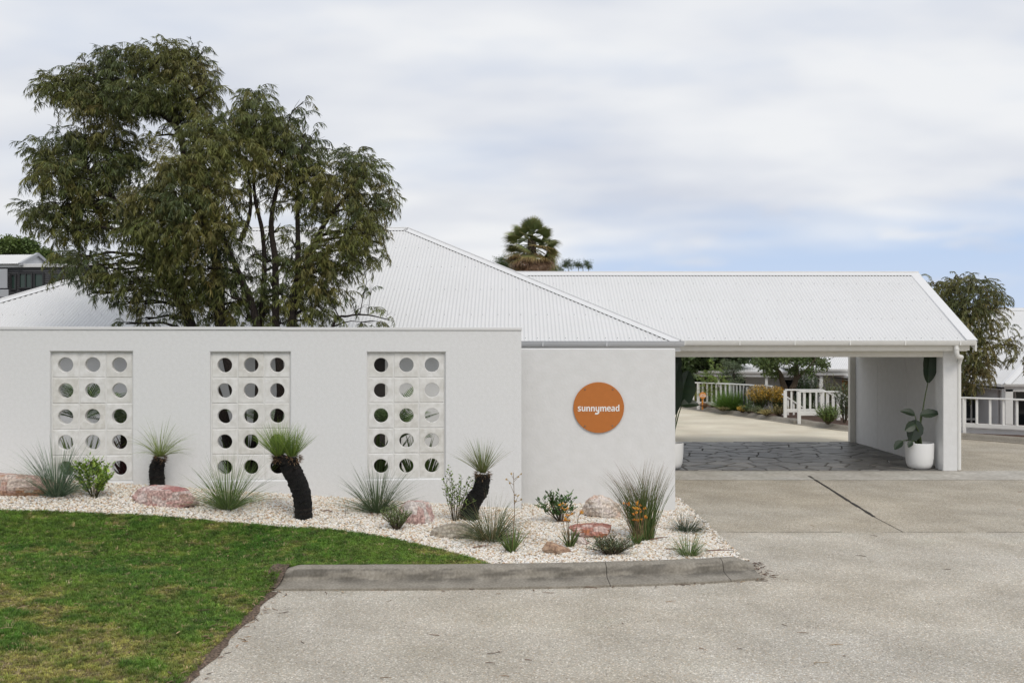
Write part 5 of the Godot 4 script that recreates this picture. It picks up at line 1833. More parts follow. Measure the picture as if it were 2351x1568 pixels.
func main_tree():
	var D := 16.6
	var base := Vector3((545.0 - 1175.5) * D / FOCAL, 0.1, -D)
	# crown as surveyed: x, y, half width, half height in the picture's units, metres nearer (-) or farther, fullness
	var S := [
		[330, 330, 120, 90, 0.6, 0.9], [300, 300, 90, 60, 0.4, 0.8], [480, 250, 130, 95, 0.5, 1], [640, 200, 140, 95, 0.3, 1], [820, 170, 150, 90, 0.2, 1], [960, 240, 130, 110, 0.3, 0.95], [700, 340, 160, 100, -0.1, 1], [850, 360, 140, 85, 0.2, 1], [510, 370, 120, 90, 0.2, 1], [1070, 330, 70, 70, 0.2, 0.7], [1030, 140, 40, 55, 0.2, 0.5], [860, 110, 60, 45, 0.1, 0.7], [690, 120, 50, 40, 0.2, 0.6], [420, 420, 60, 70, 0.1, 0.8], [590, 440, 120, 80, 0.2, 0.9], [560, 540, 110, 60, 0.3, 0.8],
		[220, 660, 85, 80, 0.2, 0.9], [330, 600, 100, 70, 0.1, 1], [450, 590, 100, 75, 0.3, 1], [600, 630, 110, 80, 0.4, 1], [290, 770, 130, 90, -0.2, 1], [460, 740, 140, 95, 0.0, 1], [630, 740, 100, 90, 0.4, 0.9], [190, 950, 85, 70, 0.1, 0.9], [320, 920, 120, 90, -0.1, 1], [460, 890, 130, 90, 0.1, 1], [330, 1050, 80, 65, 0.1, 1], [450, 1010, 95, 75, 0.2, 1], [180, 690, 50, 45, 0.2, 0.6], [150, 980, 45, 40, 0.2, 0.6],
		[330, 1190, 60, 70, 0.1, 0.9], [440, 1230, 100, 70, -0.3, 0.9], [560, 1250, 110, 70, -0.1, 1], [500, 1370, 70, 50, -0.2, 0.6], [650, 1320, 110, 70, -0.2, 0.8], [620, 1420, 60, 40, -0.1, 0.5], [730, 1420, 70, 55, 0.0, 0.6], [740, 1500, 50, 40, 0.0, 0.6], [640, 1520, 40, 15, 0.0, 0.7],
		[1050, 570, 130, 95, -0.6, 1], [1150, 500, 110, 80, -0.2, 1], [1300, 470, 120, 110, -0.2, 1], [1310, 370, 80, 75, 0.0, 0.85], [900, 710, 130, 95, -0.8, 1], [1050, 710, 140, 110, -0.7, 1], [1210, 640, 130, 110, -0.5, 1], [760, 890, 130, 100, -0.8, 1], [900, 890, 150, 115, -1.0, 1], [1090, 860, 140, 110, -0.8, 1], [1000, 1040, 140, 100, -0.9, 1], [850, 1050, 140, 100, -0.9, 1], [700, 1040, 120, 90, -0.6, 1], [1150, 1030, 100, 80, -0.5, 0.9], [900, 1180, 140, 90, -0.6, 1], [1040, 1240, 110, 80, -0.4, 0.8], [790, 1220, 110, 80, -0.4, 0.9], [830, 780, 70, 60, -0.6, 0.9], [650, 940, 60, 55, -0.5, 0.8],
		[1400, 560, 110, 110, 0.1, 0.95], [1490, 450, 60, 80, 0.2, 0.55], [1550, 390, 30, 50, 0.2, 0.3], [1560, 620, 90, 110, 0.2, 0.9], [1400, 740, 100, 100, 0.0, 0.95], [1550, 780, 110, 110, 0.2, 0.9], [1330, 900, 70, 60, 0.1, 0.4], [1600, 900, 100, 90, 0.2, 0.8], [1450, 900, 80, 60, 0.3, 0.5],
		[1790, 690, 95, 65, 0.2, 0.85], [1880, 750, 95, 95, 0.1, 0.85], [1950, 870, 55, 80, 0.1, 0.8], [1750, 840, 110, 100, 0.0, 0.95], [1870, 940, 100, 100, 0.0, 0.95], [1790, 1050, 120, 95, -0.2, 0.95], [1920, 1070, 55, 70, 0.0, 0.75], [1700, 1140, 110, 90, -0.1, 0.85], [1850, 1190, 80, 65, 0.0, 0.8], [1620, 1240, 100, 90, 0.0, 0.75], [1690, 1350, 70, 60, 0.0, 0.7], [1650, 1000, 80, 70, 0.2, 0.6],
		[1250, 1290, 70, 80, 0.1, 0.7], [1400, 1330, 80, 60, 0.0, 0.7], [1500, 1240, 80, 70, 0.1, 0.7], [1000, 1390, 100, 70, -0.1, 0.8], [1150, 1450, 60, 50, 0.0, 0.7], [930, 1470, 60, 45, -0.1, 0.6], [1620, 1430, 80, 55, 0.0, 0.7], [1560, 1500, 60, 30, 0.0, 0.7], [1340, 1470, 50, 40, 0.2, 0.5],
		[1100, 1330, 90, 70, -0.2, 0.8], [1180, 1390, 80, 60, -0.1, 0.7], [1290, 1400, 70, 60, 0.1, 0.7], [1450, 1430, 80, 60, 0.0, 0.7], [1540, 1380, 80, 60, 0.1, 0.7], [1400, 1200, 70, 60, 0.3, 0.5], [1280, 1170, 70, 70, 0.1, 0.6], [1120, 1140, 90, 70, -0.2, 0.8], [1590, 1330, 80, 60, 0.1, 0.7], [960, 1300, 90, 60, -0.3, 0.8], [850, 1350, 80, 60, -0.2, 0.7], [1060, 1490, 70, 40, 0.0, 0.7], [1250, 1500, 60, 40, 0.1, 0.6], [1420, 1515, 60, 30, 0.0, 0.7], [1720, 1250, 80, 60, 0.0, 0.7], [1500, 1110, 70, 70, 0.2, 0.5], [1420, 1050, 60, 60, 0.2, 0.4], [790, 560, 80, 60, 0.3, 0.6], [940, 470, 80, 70, 0.3, 0.7], [1010, 410, 70, 70, 0.2, 0.7], [1680, 1480, 60, 40, 0.0, 0.6], [880, 1500, 50, 35, 0.1, 0.6], [1580, 1180, 70, 70, 0.2, 0.6], [1460, 650, 70, 90, 0.0, 0.8], [1650, 760, 70, 70, 0.1, 0.7],
		[1900, 1515, 95, 22, -0.1, 0.5], [1990, 1470, 30, 30, -0.1, 0.4], [1800, 1370, 70, 25, -0.1, 0.3], [1900, 1350, 40, 40, -0.1, 0.35], [1840, 1440, 60, 20, -0.1, 0.25],
	]
	var k := 0.449
	var clumps := []
	var r := rng(808)
	for s in S:
		var d: float = D + s[4]
		var p := at(s[0] * k, 61.2 + s[1] * k, d) - base
		var sc: float = k * d / FOCAL
		var rx: float = s[2] * sc * 0.86
		var ry: float = s[3] * sc * 0.86
		clumps.append([p, Vector3(rx, ry, maxf((rx + ry) * 0.45, 0.12)), s[5]])
		if s[5] > 0.65 and s[1] < 1460:
			var q := at(s[0] * k + r.randf_range(-20, 20), 61.2 + s[1] * k + r.randf_range(-10, 20), d + 0.9) - base
			clumps.append([q, Vector3(rx, ry, rx) * 0.95, s[5] * 0.6])
	var tp := func(a: Array) -> Array:
		var o := []
		for q in a:
			o.append(at(q[0] * k, 61.2 + q[1] * k, D + q[2]) - base)
		return o
	var g := 0.12
	var trunks := [
		{pts = [Vector3(0.02, -0.2, 0), Vector3(-0.25, 1.4, 0)] + tp.call([[965, 1500, 0], [880, 1300, 0.0], [740, 1080, 0.1], [600, 900, 0.2], [420, 720, 0.2]]), r0 = 0.11, r1 = 0.025},
		{pts = [Vector3(0.08, -0.2, 0.05), Vector3(0.02, 1.5, 0)] + tp.call([[1125, 1500, 0.1], [1115, 1250, 0.2], [1040, 1000, 0.3], [960, 760, 0.3], [910, 530, 0.3], [800, 430, 0.3], [660, 300, 0.3]]), r0 = 0.13, r1 = 0.025},
		{pts = [Vector3(0.15, -0.2, 0), Vector3(0.35, 1.5, 0)] + tp.call([[1310, 1520, 0], [1230, 1290, 0], [1170, 1150, -0.2], [1080, 900, -0.4], [1040, 700, -0.4]]), r0 = 0.09, r1 = 0.02},
		{pts = [Vector3(0.22, -0.2, 0.1), Vector3(0.5, 1.5, 0.1)] + tp.call([[1335, 1520, 0.2], [1350, 1250, 0.2], [1340, 1050, 0.1], [1300, 860, 0], [1300, 600, -0.1], [1310, 400, 0.0]]), r0 = 0.06, r1 = 0.018},
		{pts = [Vector3(0.28, -0.2, 0.0), Vector3(0.7, 1.5, 0.0)] + tp.call([[1410, 1520, 0.0], [1405, 1200, 0.0], [1385, 1000, 0.1], [1430, 750, 0.1], [1470, 500, 0.2]]), r0 = 0.085, r1 = 0.02},
		{pts = [Vector3(0.35, -0.2, -0.05), Vector3(0.95, 1.5, -0.05)] + tp.call([[1485, 1520, 0.0], [1520, 1250, 0.1], [1520, 950, 0.2], [1525, 800, 0.2], [1550, 560, 0.2]]), r0 = 0.08, r1 = 0.018},
		{pts = [Vector3(0.42, -0.2, 0.05), Vector3(1.0, 1.5, 0.1)] + tp.call([[1500, 1480, 0.1], [1560, 1230, 0.1], [1640, 1040, 0.1], [1740, 900, 0.1], [1860, 780, 0.1]]), r0 = 0.075, r1 = 0.018},
		{pts = [Vector3(0.45, -0.2, -0.05), Vector3(1.3, 1.5, -0.05)] + tp.call([[1700, 1535, -0.1], [1780, 1480, -0.1], [1880, 1475, -0.1], [1990, 1500, -0.1]]), r0 = 0.03, r1 = 0.008},
		{pts = tp.call([[1225, 1100, 0.1], [1275, 960, 0.05], [1270, 780, 0.0], [1200, 600, -0.1]]), r0 = 0.04, r1 = 0.015},
	]
	var meshes := []
	for q in 4:
		meshes.append(spray_mesh(400 + q, 30, 0.105, 0.0105, 0.26, 1.5))
	tree("willow_leaved_tree", "large multi-stemmed tree with drooping narrow leaves behind the garden wall", base, 55, trunks, clumps, meshes, 9.5, OLIVE, Color(0.055, 0.042, 0.034))

# ---------------------------------------------------------------- potted plants
func paddle(mb: MB, p: Vector3, dirv: Vector3, l: float, w: float, up: Vector3, droop: float, c: Color, r: RandomNumberGenerator):
	var side := dirv.cross(up).normalized()
	var segs := 18
	var q := p
	var t := dirv.normalized()
	var L := []
	var Mi := []
	var R := []
	for k in segs + 1:
		var u := float(k) / segs
		var ww := w * pow(sin(PI * pow(clampf(u * 0.97 + 0.015, 0, 1), 0.8)), 0.72) * 0.5 * (1.0 + 0.05 * sin(k * 5.0) * r.randf())
		var lift := side.cross(t).normalized() * ww * 0.28
		Mi.append(q)
		L.append(q - side * ww + lift)
		R.append(q + side * ww + lift)
		q += t * l / segs
		t = (t + Vector3.DOWN * droop / segs).normalized()
	for k in segs:
		mb.col = vary(c, r, 0.10)
		mb.quad(L[k], Mi[k], Mi[k + 1], L[k + 1])
		mb.quad(R[k], Mi[k], Mi[k + 1], R[k + 1])
	mb.col = c * 2.2
	var wl := []
	for k in segs + 1:
		wl.append(0.010 * (1.0 - 0.8 * k / segs))
	for k in segs:
		Mi[k] += side.cross(t).normalized() * 0.003
	mb.tube(Mi, wl, 5, false)

func pots():
	var prof := [Vector2(0.0, 0.0), Vector2(0.16, 0.0), Vector2(0.205, 0.012), Vector2(0.245, 0.05), Vector2(0.272, 0.12), Vector2(0.288, 0.25), Vector2(0.294, 0.40), Vector2(0.296, 0.54), Vector2(0.293, 0.555), Vector2(0.284, 0.558), Vector2(0.274, 0.552), Vector2(0.270, 0.50), Vector2(0.268, 0.42)]
	var specs := [
		["white rounded pot half hidden behind the sign wall edge", Vector3(3.40, 0.012, -21.45), "broad-leaved paddle plant showing past the sign wall edge", 90],
		["white rounded pot standing by the carport post", Vector3(8.79, 0.012, -21.45), "tall paddle-leaved plant in the pot by the carport post", 91],
	]
	for s in specs:
		var o := thing("plant_pot", s[0], "pot", s[1], "white pots in the carport")
		var mb := MB.new()
		mb.lathe(Vector3.ZERO, prof, 40)
		part("pot_body", mb.mesh(M.pot_white), o)
		mb = MB.new()
		mb.disc(Vector3(0, 0.47, 0), 0.27, Vector3.UP, 32)
		part("potting_soil", mb.mesh(M.pot_soil), o)
	var dk := Color(0.012, 0.024, 0.010)
	# right plant: [petiole end (local), leaf direction, length, width, facing, droop]
	var right := [
		[Vector3(0.18, 1.85, 0.0), Vector3(0.05, 1.0, 0.02), 0.95, 0.36, Vector3(0.25, 0.1, 1), 0.05],
		[Vector3(-0.10, 1.05, 0.10), Vector3(-0.33, -0.95, 0.12), 0.50, 0.38, Vector3(0.1, 0.2, 1), 0.0],
		[Vector3(-0.10, 1.15, 0.0), Vector3(-0.85, 0.45, 0.0), 0.33, 0.20, Vector3(0.3, 0.6, 0.8), 0.5],
		[Vector3(0.0, 1.16, 0.05), Vector3(0.95, 0.12, 0.1), 0.40, 0.22, Vector3(0.0, 0.55, 0.8), 0.0],
		[Vector3(-0.43, 0.61, 0.16), Vector3(-0.75, -0.60, 0.1), 0.26, 0.17, Vector3(-0.1, 0.7, 0.8), 0.3],
		[Vector3(-0.18, 0.96, 0.2), Vector3(-0.75, -0.15, 0.2), 0.28, 0.22, Vector3(0.2, 0.3, 0.9), 0.6],
		[Vector3(-0.24, 0.60, 0.2), Vector3(-0.5, -0.4, 0.2), 0.16, 0.12, Vector3(0.0, 0.7, 0.8), 0.6],
	]
	var left := [
		[Vector3(0.20, 1.35, 0.0), Vector3(0.22, 0.95, 0.0), 0.78, 0.56, Vector3(-0.3, 0.1, 1), 0.4],
		[Vector3(0.02, 1.10, 0.05), Vector3(0.12, 0.95, 0.0), 1.2, 0.40, Vector3(-0.4, 0.1, 1), 0.2],
		[Vector3(0.24, 1.36, 0.10), Vector3(0.85, 0.30, 0.1), 0.38, 0.26, Vector3(-0.1, 0.8, 0.8), 0.6],
		[Vector3(0.05, 1.9, -0.1), Vector3(0.05, 0.9, 0.0), 0.8, 0.40, Vector3(0, 0.0, 1), 0.4],
		[Vector3(-0.2, 1.0, 0.1), Vector3(-0.6, 0.5, 0.1), 0.5, 0.3, Vector3(0, 0.6, 0.8), 0.6],
	]
	for k in 2:
		var r := rng(900 + k)
		var where: Vector3 = specs[k][1] + Vector3(0, 0.46, 0)
		var o := thing("paddle_plant", specs[k][2], "plant", where)
		for l in (left if k == 0 else right):
			var e: Vector3 = l[0] - Vector3(0, 0.46, 0)
			var mb := MB.new()
			var b := Vector3(e.x * 0.12, 0.01, e.z * 0.12) + Vector3(r.randf_range(-0.05, 0.05), 0, r.randf_range(-0.05, 0.05))
			mb.col = Color(0.05, 0.075, 0.022)
			mb.tube([b, b.lerp(e, 0.35) + Vector3(-e.x * 0.10, 0.07, 0), b.lerp(e, 0.72) + Vector3(-e.x * 0.05, 0.06, 0), e], [0.022, 0.016, 0.012, 0.009], 8)
			var pt := part("leaf_stalk", mb.mesh(M.leaf_gloss), o)
			mb = MB.new()
			paddle(mb, e, l[1].normalized(), l[2], l[3], l[4].normalized(), l[5], dk * r.randf_range(0.85, 1.3), r)
			part("leaf_blade", mb.mesh(M.leaf_gloss), pt)

# ---------------------------------------------------------------- palms
func fan_leaf(seed_: int, droop: float, tone: Color, tip: Color) -> ArrayMesh:
	# a fan leaf: stalk along +x then a spread of narrow segments that hang at their ends
	var r := rng(seed_)
	var mb := MB.new()
	mb.col = tone * 0.9
	mb.tube([Vector3.ZERO, Vector3(0.5, 0.05, 0), Vector3(0.95, 0.0, 0)], [0.03, 0.02, 0.014], 5, false)
	var n := 30
	for k in n:
		var a := lerpf(-1.65, 1.65, float(k) / (n - 1)) + r.randf_range(-0.03, 0.03)
		var dirv := Vector3(cos(a), 0.05 + 0.22 * (1 - absf(a) / 1.65), sin(a)).normalized()
		var l := 0.92 * (1.0 - 0.22 * absf(a) / 1.65) * r.randf_range(0.9, 1.1)
		var p := Vector3(0.95, 0, 0)
		var pts := [p]
		var t := dirv
		for s in 5:
			p += t * l / 5
			t = (t + Vector3.DOWN * droop * (0.05 + 0.16 * s * s / 4.0)).normalized()
			pts.append(p)
		var side := dirv.cross(Vector3.UP).normalized()
		var W := [0.02, 0.085, 0.10, 0.05, 0.025, 0.0]
		for s in 5:
			mb.col = vary(tone.lerp(tip, smoothstep(0.45, 1.0, s / 4.0)), r, 0.15)
			mb.ribbon([pts[s], pts[s + 1]], [W[s], W[s + 1]], side)
	return mb.mesh(M.leaf)

func fan_palm():
	var D := 50.0
	var topc := at(1221, 548, D)
	var where := Vector3(topc.x, -1.1, topc.z)
	var o := thing("fan_palm", "tall fan palm with a brown skirt of dead fronds behind the roofs", "palm tree", where)
	var h := topc.y + 1.1
	var mb := MB.new()
	mb.col = Color(0.12, 0.085, 0.06)
	mb.tube([Vector3(0, 0, 0), Vector3(0.05, h * 0.5, 0), Vector3(0, h, 0)], [0.32, 0.26, 0.22], 12)
	part("trunk", mb.mesh(M.bark), o)
	var g1 := Color(0.12, 0.15, 0.05)
	var live := [fan_leaf(1, 0.8, g1, Color(0.20, 0.20, 0.07)), fan_leaf(2, 1.2, Color(0.15, 0.18, 0.055), Color(0.24, 0.22, 0.08)), fan_leaf(3, 1.6, Color(0.16, 0.16, 0.05), Color(0.36, 0.24, 0.10))]
	var dead := [fan_leaf(4, 1.6, Color(0.30, 0.20, 0.10), Color(0.38, 0.25, 0.13)), fan_leaf(5, 1.9, Color(0.20, 0.12, 0.07), Color(0.28, 0.17, 0.10))]
	var r := rng(31)
	for k in 96:
		var u := k / 95.0           # from the crown's spear down to the skirt
		var el := lerpf(1.35, -1.25, pow(u, 0.62)) + r.randf_range(-0.2, 0.2)
		var az := k * 2.39996 + r.randf_range(-0.3, 0.3)
		var b := Basis(Vector3.UP, az) * Basis(Vector3(0, 0, 1), el) * Basis(Vector3(1, 0, 0), r.randf_range(-0.9, 0.9))
		var s := lerpf(0.66, 0.92, smoothstep(0.0, 0.5, u)) * r.randf_range(0.85, 1.08)
		var m: Mesh = live[r.randi() % 2] if u < 0.45 else (live[2] if u < 0.62 else dead[r.randi() % 2])
		part("frond", m, o, Vector3(0, h - u * 1.05 + 0.1, 0), b.scaled(Vector3.ONE * s))

func feather(seed_: int, l: float, n: int, ll: float, w: float, droop: float, cols: Array) -> ArrayMesh:
	var r := rng(seed_)
	var mb := MB.new()
	var pts := [Vector3.ZERO]
	var t := Vector3(1, 0, 0)
	var p := Vector3.ZERO
	for k in 8:
		p += t * l / 8
		t = (t + Vector3.DOWN * droop / 8.0).normalized()
		pts.append(p)
	mb.col = cols[0] * 1.2
	mb.tube(pts, [0.014, 0.012, 0.011, 0.010, 0.008, 0.007, 0.005, 0.004, 0.003], 5, false)
	for k in n:
		var u := lerpf(1.0, 7.95, float(k) / n)
		var i := mini(int(u), 7)
		var q: Vector3 = pts[i].lerp(pts[i + 1], u - i)
		var tt: Vector3 = (pts[i + 1] - pts[i]).normalized()
		for s in [-1, 1]:
			var d := (tt * 0.75 + Vector3(0, 0.12, s)).normalized()
			mb.col = vary(pick(r, cols), r, 0.2)
			var L := ll * sin(PI * clampf(0.15 + 0.85 * k / n, 0, 1)) * r.randf_range(0.85, 1.1) + 0.05
			mb.ribbon([q, q + d * L * 0.5, q + d * L + Vector3(0, -L * 0.25, 0)], [w * 0.7, w, 0.0], tt.cross(d).cross(d).normalized())
	return mb.mesh(M.leaf)

func courtyard():
	var cols := [Color(0.09, 0.15, 0.04), Color(0.14, 0.21, 0.055), Color(0.07, 0.12, 0.035)]
	var f1 := feather(1, 1.15, 30, 0.30, 0.018, 1.1, cols)
	var f2 := feather(2, 1.0, 24, 0.26, 0.02, 0.7, cols)
	var dy := 0.35
	var list := [
		[Vector3(-7.15, 0.25, -16.5), "feathery palm seen through the left breeze block opening", 16, 0.85, 51, 1.2],
		[Vector3(-6.45, 0.2, -16.55), "fern palm low behind the left breeze block opening", 14, 0.85, 52, 1.0],
		[Vector3(-3.95, 0.2, -16.75), "feathery palm seen through the middle breeze block opening", 12, 0.85, 53, 0.9],
		[Vector3(-1.95, 0.15, -16.95), "palm with arching fronds behind the right breeze block opening", 20, 0.95, 54, 0.95],
	]
	for s in list:
		var r := rng(s[4])
		var o := thing("courtyard_palm", s[1], "palm", s[0], "palms in the courtyard behind the wall")
		var mb := MB.new()
		mb.col = Color(0.07, 0.05, 0.035)
		mb.tube([Vector3(0, -0.2, 0), Vector3(0, s[5], 0)], [0.09, 0.06], 8)
		part("trunk", mb.mesh(M.bark), o)
		for k in s[2]:
			var az: float = k * 2.4 + r.randf_range(-0.2, 0.2)
			var b := Basis(Vector3.UP, az) * Basis(Vector3(0, 0, 1), r.randf_range(0.45, 1.35))
			part("frond", f1 if k % 2 == 0 else f2, o, Vector3(0, s[5] - 0.02, 0), b.scaled(Vector3.ONE * s[3] * r.randf_range(0.9, 1.2)))
	var strap := [[Vector3(-1.55, 0.15, -16.7), "broad strap-leaved plant filling the lower right breeze blocks", Color(0.12, 0.18, 0.04), 61], [Vector3(-6.15, 0.25, -16.3), "dark red strap-leaved plant behind the left breeze blocks", Color(0.08, 0.022, 0.022), 62], [Vector3(-3.3, 0.2, -16.5), "strap-leaved plant behind the middle breeze blocks", Color(0.11, 0.17, 0.04), 63], [Vector3(-7.0, 0.3, -16.1), "pale green strap-leaved plant behind the left breeze blocks", Color(0.20, 0.27, 0.06), 64], [Vector3(-4.35, 0.2, -16.4), "dark green strap-leaved plant behind the middle breeze blocks", Color(0.08, 0.12, 0.03), 65], [Vector3(-2.35, 0.2, -16.6), "strap-leaved plant behind the right breeze blocks, left side", Color(0.09, 0.14, 0.035), 66]]
	for s in strap:
		var c: Color = s[2]
		var o := thing("strap_leaf_plant", s[1], "plant", s[0])
		part("leaves", blades(s[3], {n = 90, len = 1.15, spread = 0.4, droop = 0.8, w = 0.045, rad = 0.12, cols = [c, c * 1.4, c * 0.7], segs = 6}), o)
	# courtyard ground
	var mb := MB.new()
	mb.col = Color(1, 1, 1)
	mb.quad(Vector3(-12, 0.22, -15.1), Vector3(2.4, 0.06, -16.2), Vector3(2.4, 0.06, -19.6), Vector3(-12, 0.3, -19.6), Vector3.UP)
	struct("courtyard_ground", mb.mesh(M.concrete))

# ---------------------------------------------------------------- fences
# a balustrade through points (top of ground), with posts, rails and balusters, each a piece
func balustrade(label: String, pts: Array, hgt: float, gap: float, step: float, posts: Array, m: Material):
	var o := thing("balustrade", label, "fence", pts[0], "white timber balustrades")
	var org: Vector3 = pts[0]
	for k in pts.size():
		if posts[k]:
			var mb := MB.new()
			mb.box(pts[k] - org + Vector3(0, hgt * 0.5 - 0.06, 0), Vector3(0.10, hgt + 0.08, 0.10), 0.008)
			part("post", mb.mesh(m), o)
	for k in pts.size() - 1:
		var a: Vector3 = pts[k] - org
		var b: Vector3 = pts[k + 1] - org
		var mb := MB.new()
		mb.bar(a + Vector3(0, hgt, 0), b + Vector3(0, hgt, 0), 0.13, 0.045, 0.006)
		part("top_rail", mb.mesh(m), o)
		mb = MB.new()
		mb.bar(a + Vector3(0, gap, 0), b + Vector3(0, gap, 0), 0.05, 0.12, 0.006)
		part("bottom_rail", mb.mesh(m), o)
		var n := int((b - a).length() / step)
		var base := MB.new()
		base.box(Vector3.ZERO, Vector3(0.062, hgt - gap - 0.06, 0.042), 0.004)
		var bm := base.mesh(m)
		for q in range(1, n):
			part("baluster", bm, o, a.lerp(b, float(q) / n) + Vector3(0, (hgt + gap) * 0.5 + 0.01, 0))

# ---------------------------------------------------------------- houses farther off
func window_at(o: Node3D, c: Vector3, w: float, h: float, cols: int, transom: float, fm: Material, gm: Material, bs: Basis = Basis.IDENTITY):
	var mb := MB.new()
	mb.box(Vector3.ZERO, Vector3(w, h, 0.02), 0.001)
	var pane := part("window", mb.mesh(gm), o, c, bs)
	mb = MB.new()
	for s in [-1, 1]:
		mb.box(Vector3(s * w * 0.5, 0, 0.03), Vector3(0.06, h + 0.06, 0.06), 0.004)
		mb.box(Vector3(0, s * h * 0.5, 0.03), Vector3(w, 0.06, 0.055), 0.004)
	for k in range(1, cols):
		mb.box(Vector3(-w * 0.5 + w * k / cols, 0, 0.028), Vector3(0.05, h, 0.05), 0.004)
	if transom > 0:
		mb.box(Vector3(0, -h * 0.5 + h * transom, 0.029), Vector3(w, 0.07, 0.052), 0.004)
	part("frame", mb.mesh(fm), pane)

# hipped house: local origin at the middle of the front eave line, at base height
func hip_house(called: String, label: String, where: Vector3, turn: float, w: float, dep: float, eave: float, pitch: float, inset: float, hip: bool = true) -> Node3D:
	var o := thing(called, label, "house", where)
	o.rotation.y = turn
	var a := dep * 0.5
	var up := sin(pitch)
	var co := cos(pitch)
	var rise := a * tan(pitch)
	var x0 := -w * 0.5
	var f1 := func(t: float) -> float: return (minf(minf(t, w - t), a) if hip else a) / co
	var f2 := func(t: float) -> float: return minf(t, dep - t) / co
	for s in [1, -1]:
		var mb := MB.new()
		corrugated(mb, Vector3(x0, eave, 0 if s > 0 else -dep), Vector3.RIGHT, Vector3(0, up, -co * s), Vector3(0, co, up * s), w, f1, 0.0762, 0.0085, 6)
		part("roof_sheet", mb.mesh(M.roof_white), o)
		if hip:
			mb = MB.new()
			corrugated(mb, Vector3(x0 if s < 0 else -x0, eave, 0), Vector3(0, 0, -1), Vector3(-co * s, up, 0), Vector3(up * s, co, 0), dep, f2, 0.0762, 0.0085, 6)
			part("roof_sheet", mb.mesh(M.roof_white), o)
			for z in [0.0, -dep]:
				mb = MB.new()
				var c0 := Vector3(-x0 * s, eave, z)
				var c1 := Vector3((-x0 - a) * s, eave + rise, -a)
				var dv := (c1 - c0).normalized()
				var wf := dv.cross(Vector3(0, co, up if z == 0.0 else -up))
				if wf.y > 0: wf = -wf
				var ws := dv.cross(Vector3(up * s, co, 0))
				if ws.y > 0: ws = -ws
				capping(mb, c0, c1, wf * 0.17, ws * 0.17, 0.022)
				part("hip_cap", mb.mesh(M.cap_white), o)
				mb = MB.new()
				var nf := Vector3(0, co, up if z == 0.0 else -up)
				var off := wf * 0.162
				mb.quad(c0 + off + nf * 0.012, c1 + off + nf * 0.012, c1 + off - nf * 0.012, c0 + off - nf * 0.012, wf)
				part("foam_strip", mb.mesh(M.foam_black), o)
	var mb2 := MB.new()
	var rx := -x0 - (a if hip else 0.0)
	capping(mb2, Vector3(-rx, eave + rise, -a), Vector3(rx, eave + rise, -a), Vector3(0, -up, co) * 0.17, Vector3(0, -up, -co) * 0.17, 0.022)
	part("ridge_cap", mb2.mesh(M.cap_white), o)
	mb2 = MB.new()
	gutter(mb2, x0 - 0.06, -x0 + 0.06, eave + 0.005, 0.10)
	mb2.box(Vector3(x0 - 0.05, eave - 0.05, -a), Vector3(0.1, 0.1, dep), 0.006)
	mb2.box(Vector3(-x0 + 0.05, eave - 0.05, -a), Vector3(0.1, 0.1, dep), 0.006)
	part("gutter", mb2.mesh(M.trim_white), o)
	mb2 = MB.new()
	mb2.box(Vector3(0, eave - 0.13, -0.05), Vector3(w - 0.04, 0.24, 0.04), 0.004)
	mb2.box(Vector3(0, eave - 0.20, -a), Vector3(w - 0.1, 0.02, dep - 0.14), 0.002)
	part("fascia", mb2.mesh(M.trim_white), o)
	mb2 = MB.new()
	mb2.box(Vector3(0, (eave - 0.2) * 0.5 - 0.15, -inset - (dep - inset - 0.5) * 0.5), Vector3(w - 1.2, eave + 0.1, dep - inset - 0.5), 0.01)
	if not hip:
		for s in [-1, 1]:
			mb2.tri(Vector3(s * (w * 0.5 - 0.6), eave - 0.2, -inset), Vector3(s * (w * 0.5 - 0.6), eave - 0.2, -dep + 0.5), Vector3(s * (w * 0.5 - 0.6), eave + rise - 0.15, -a), Vector3(s, 0, 0))
	part("wall", mb2.mesh(M.render_warm), o)
	return o

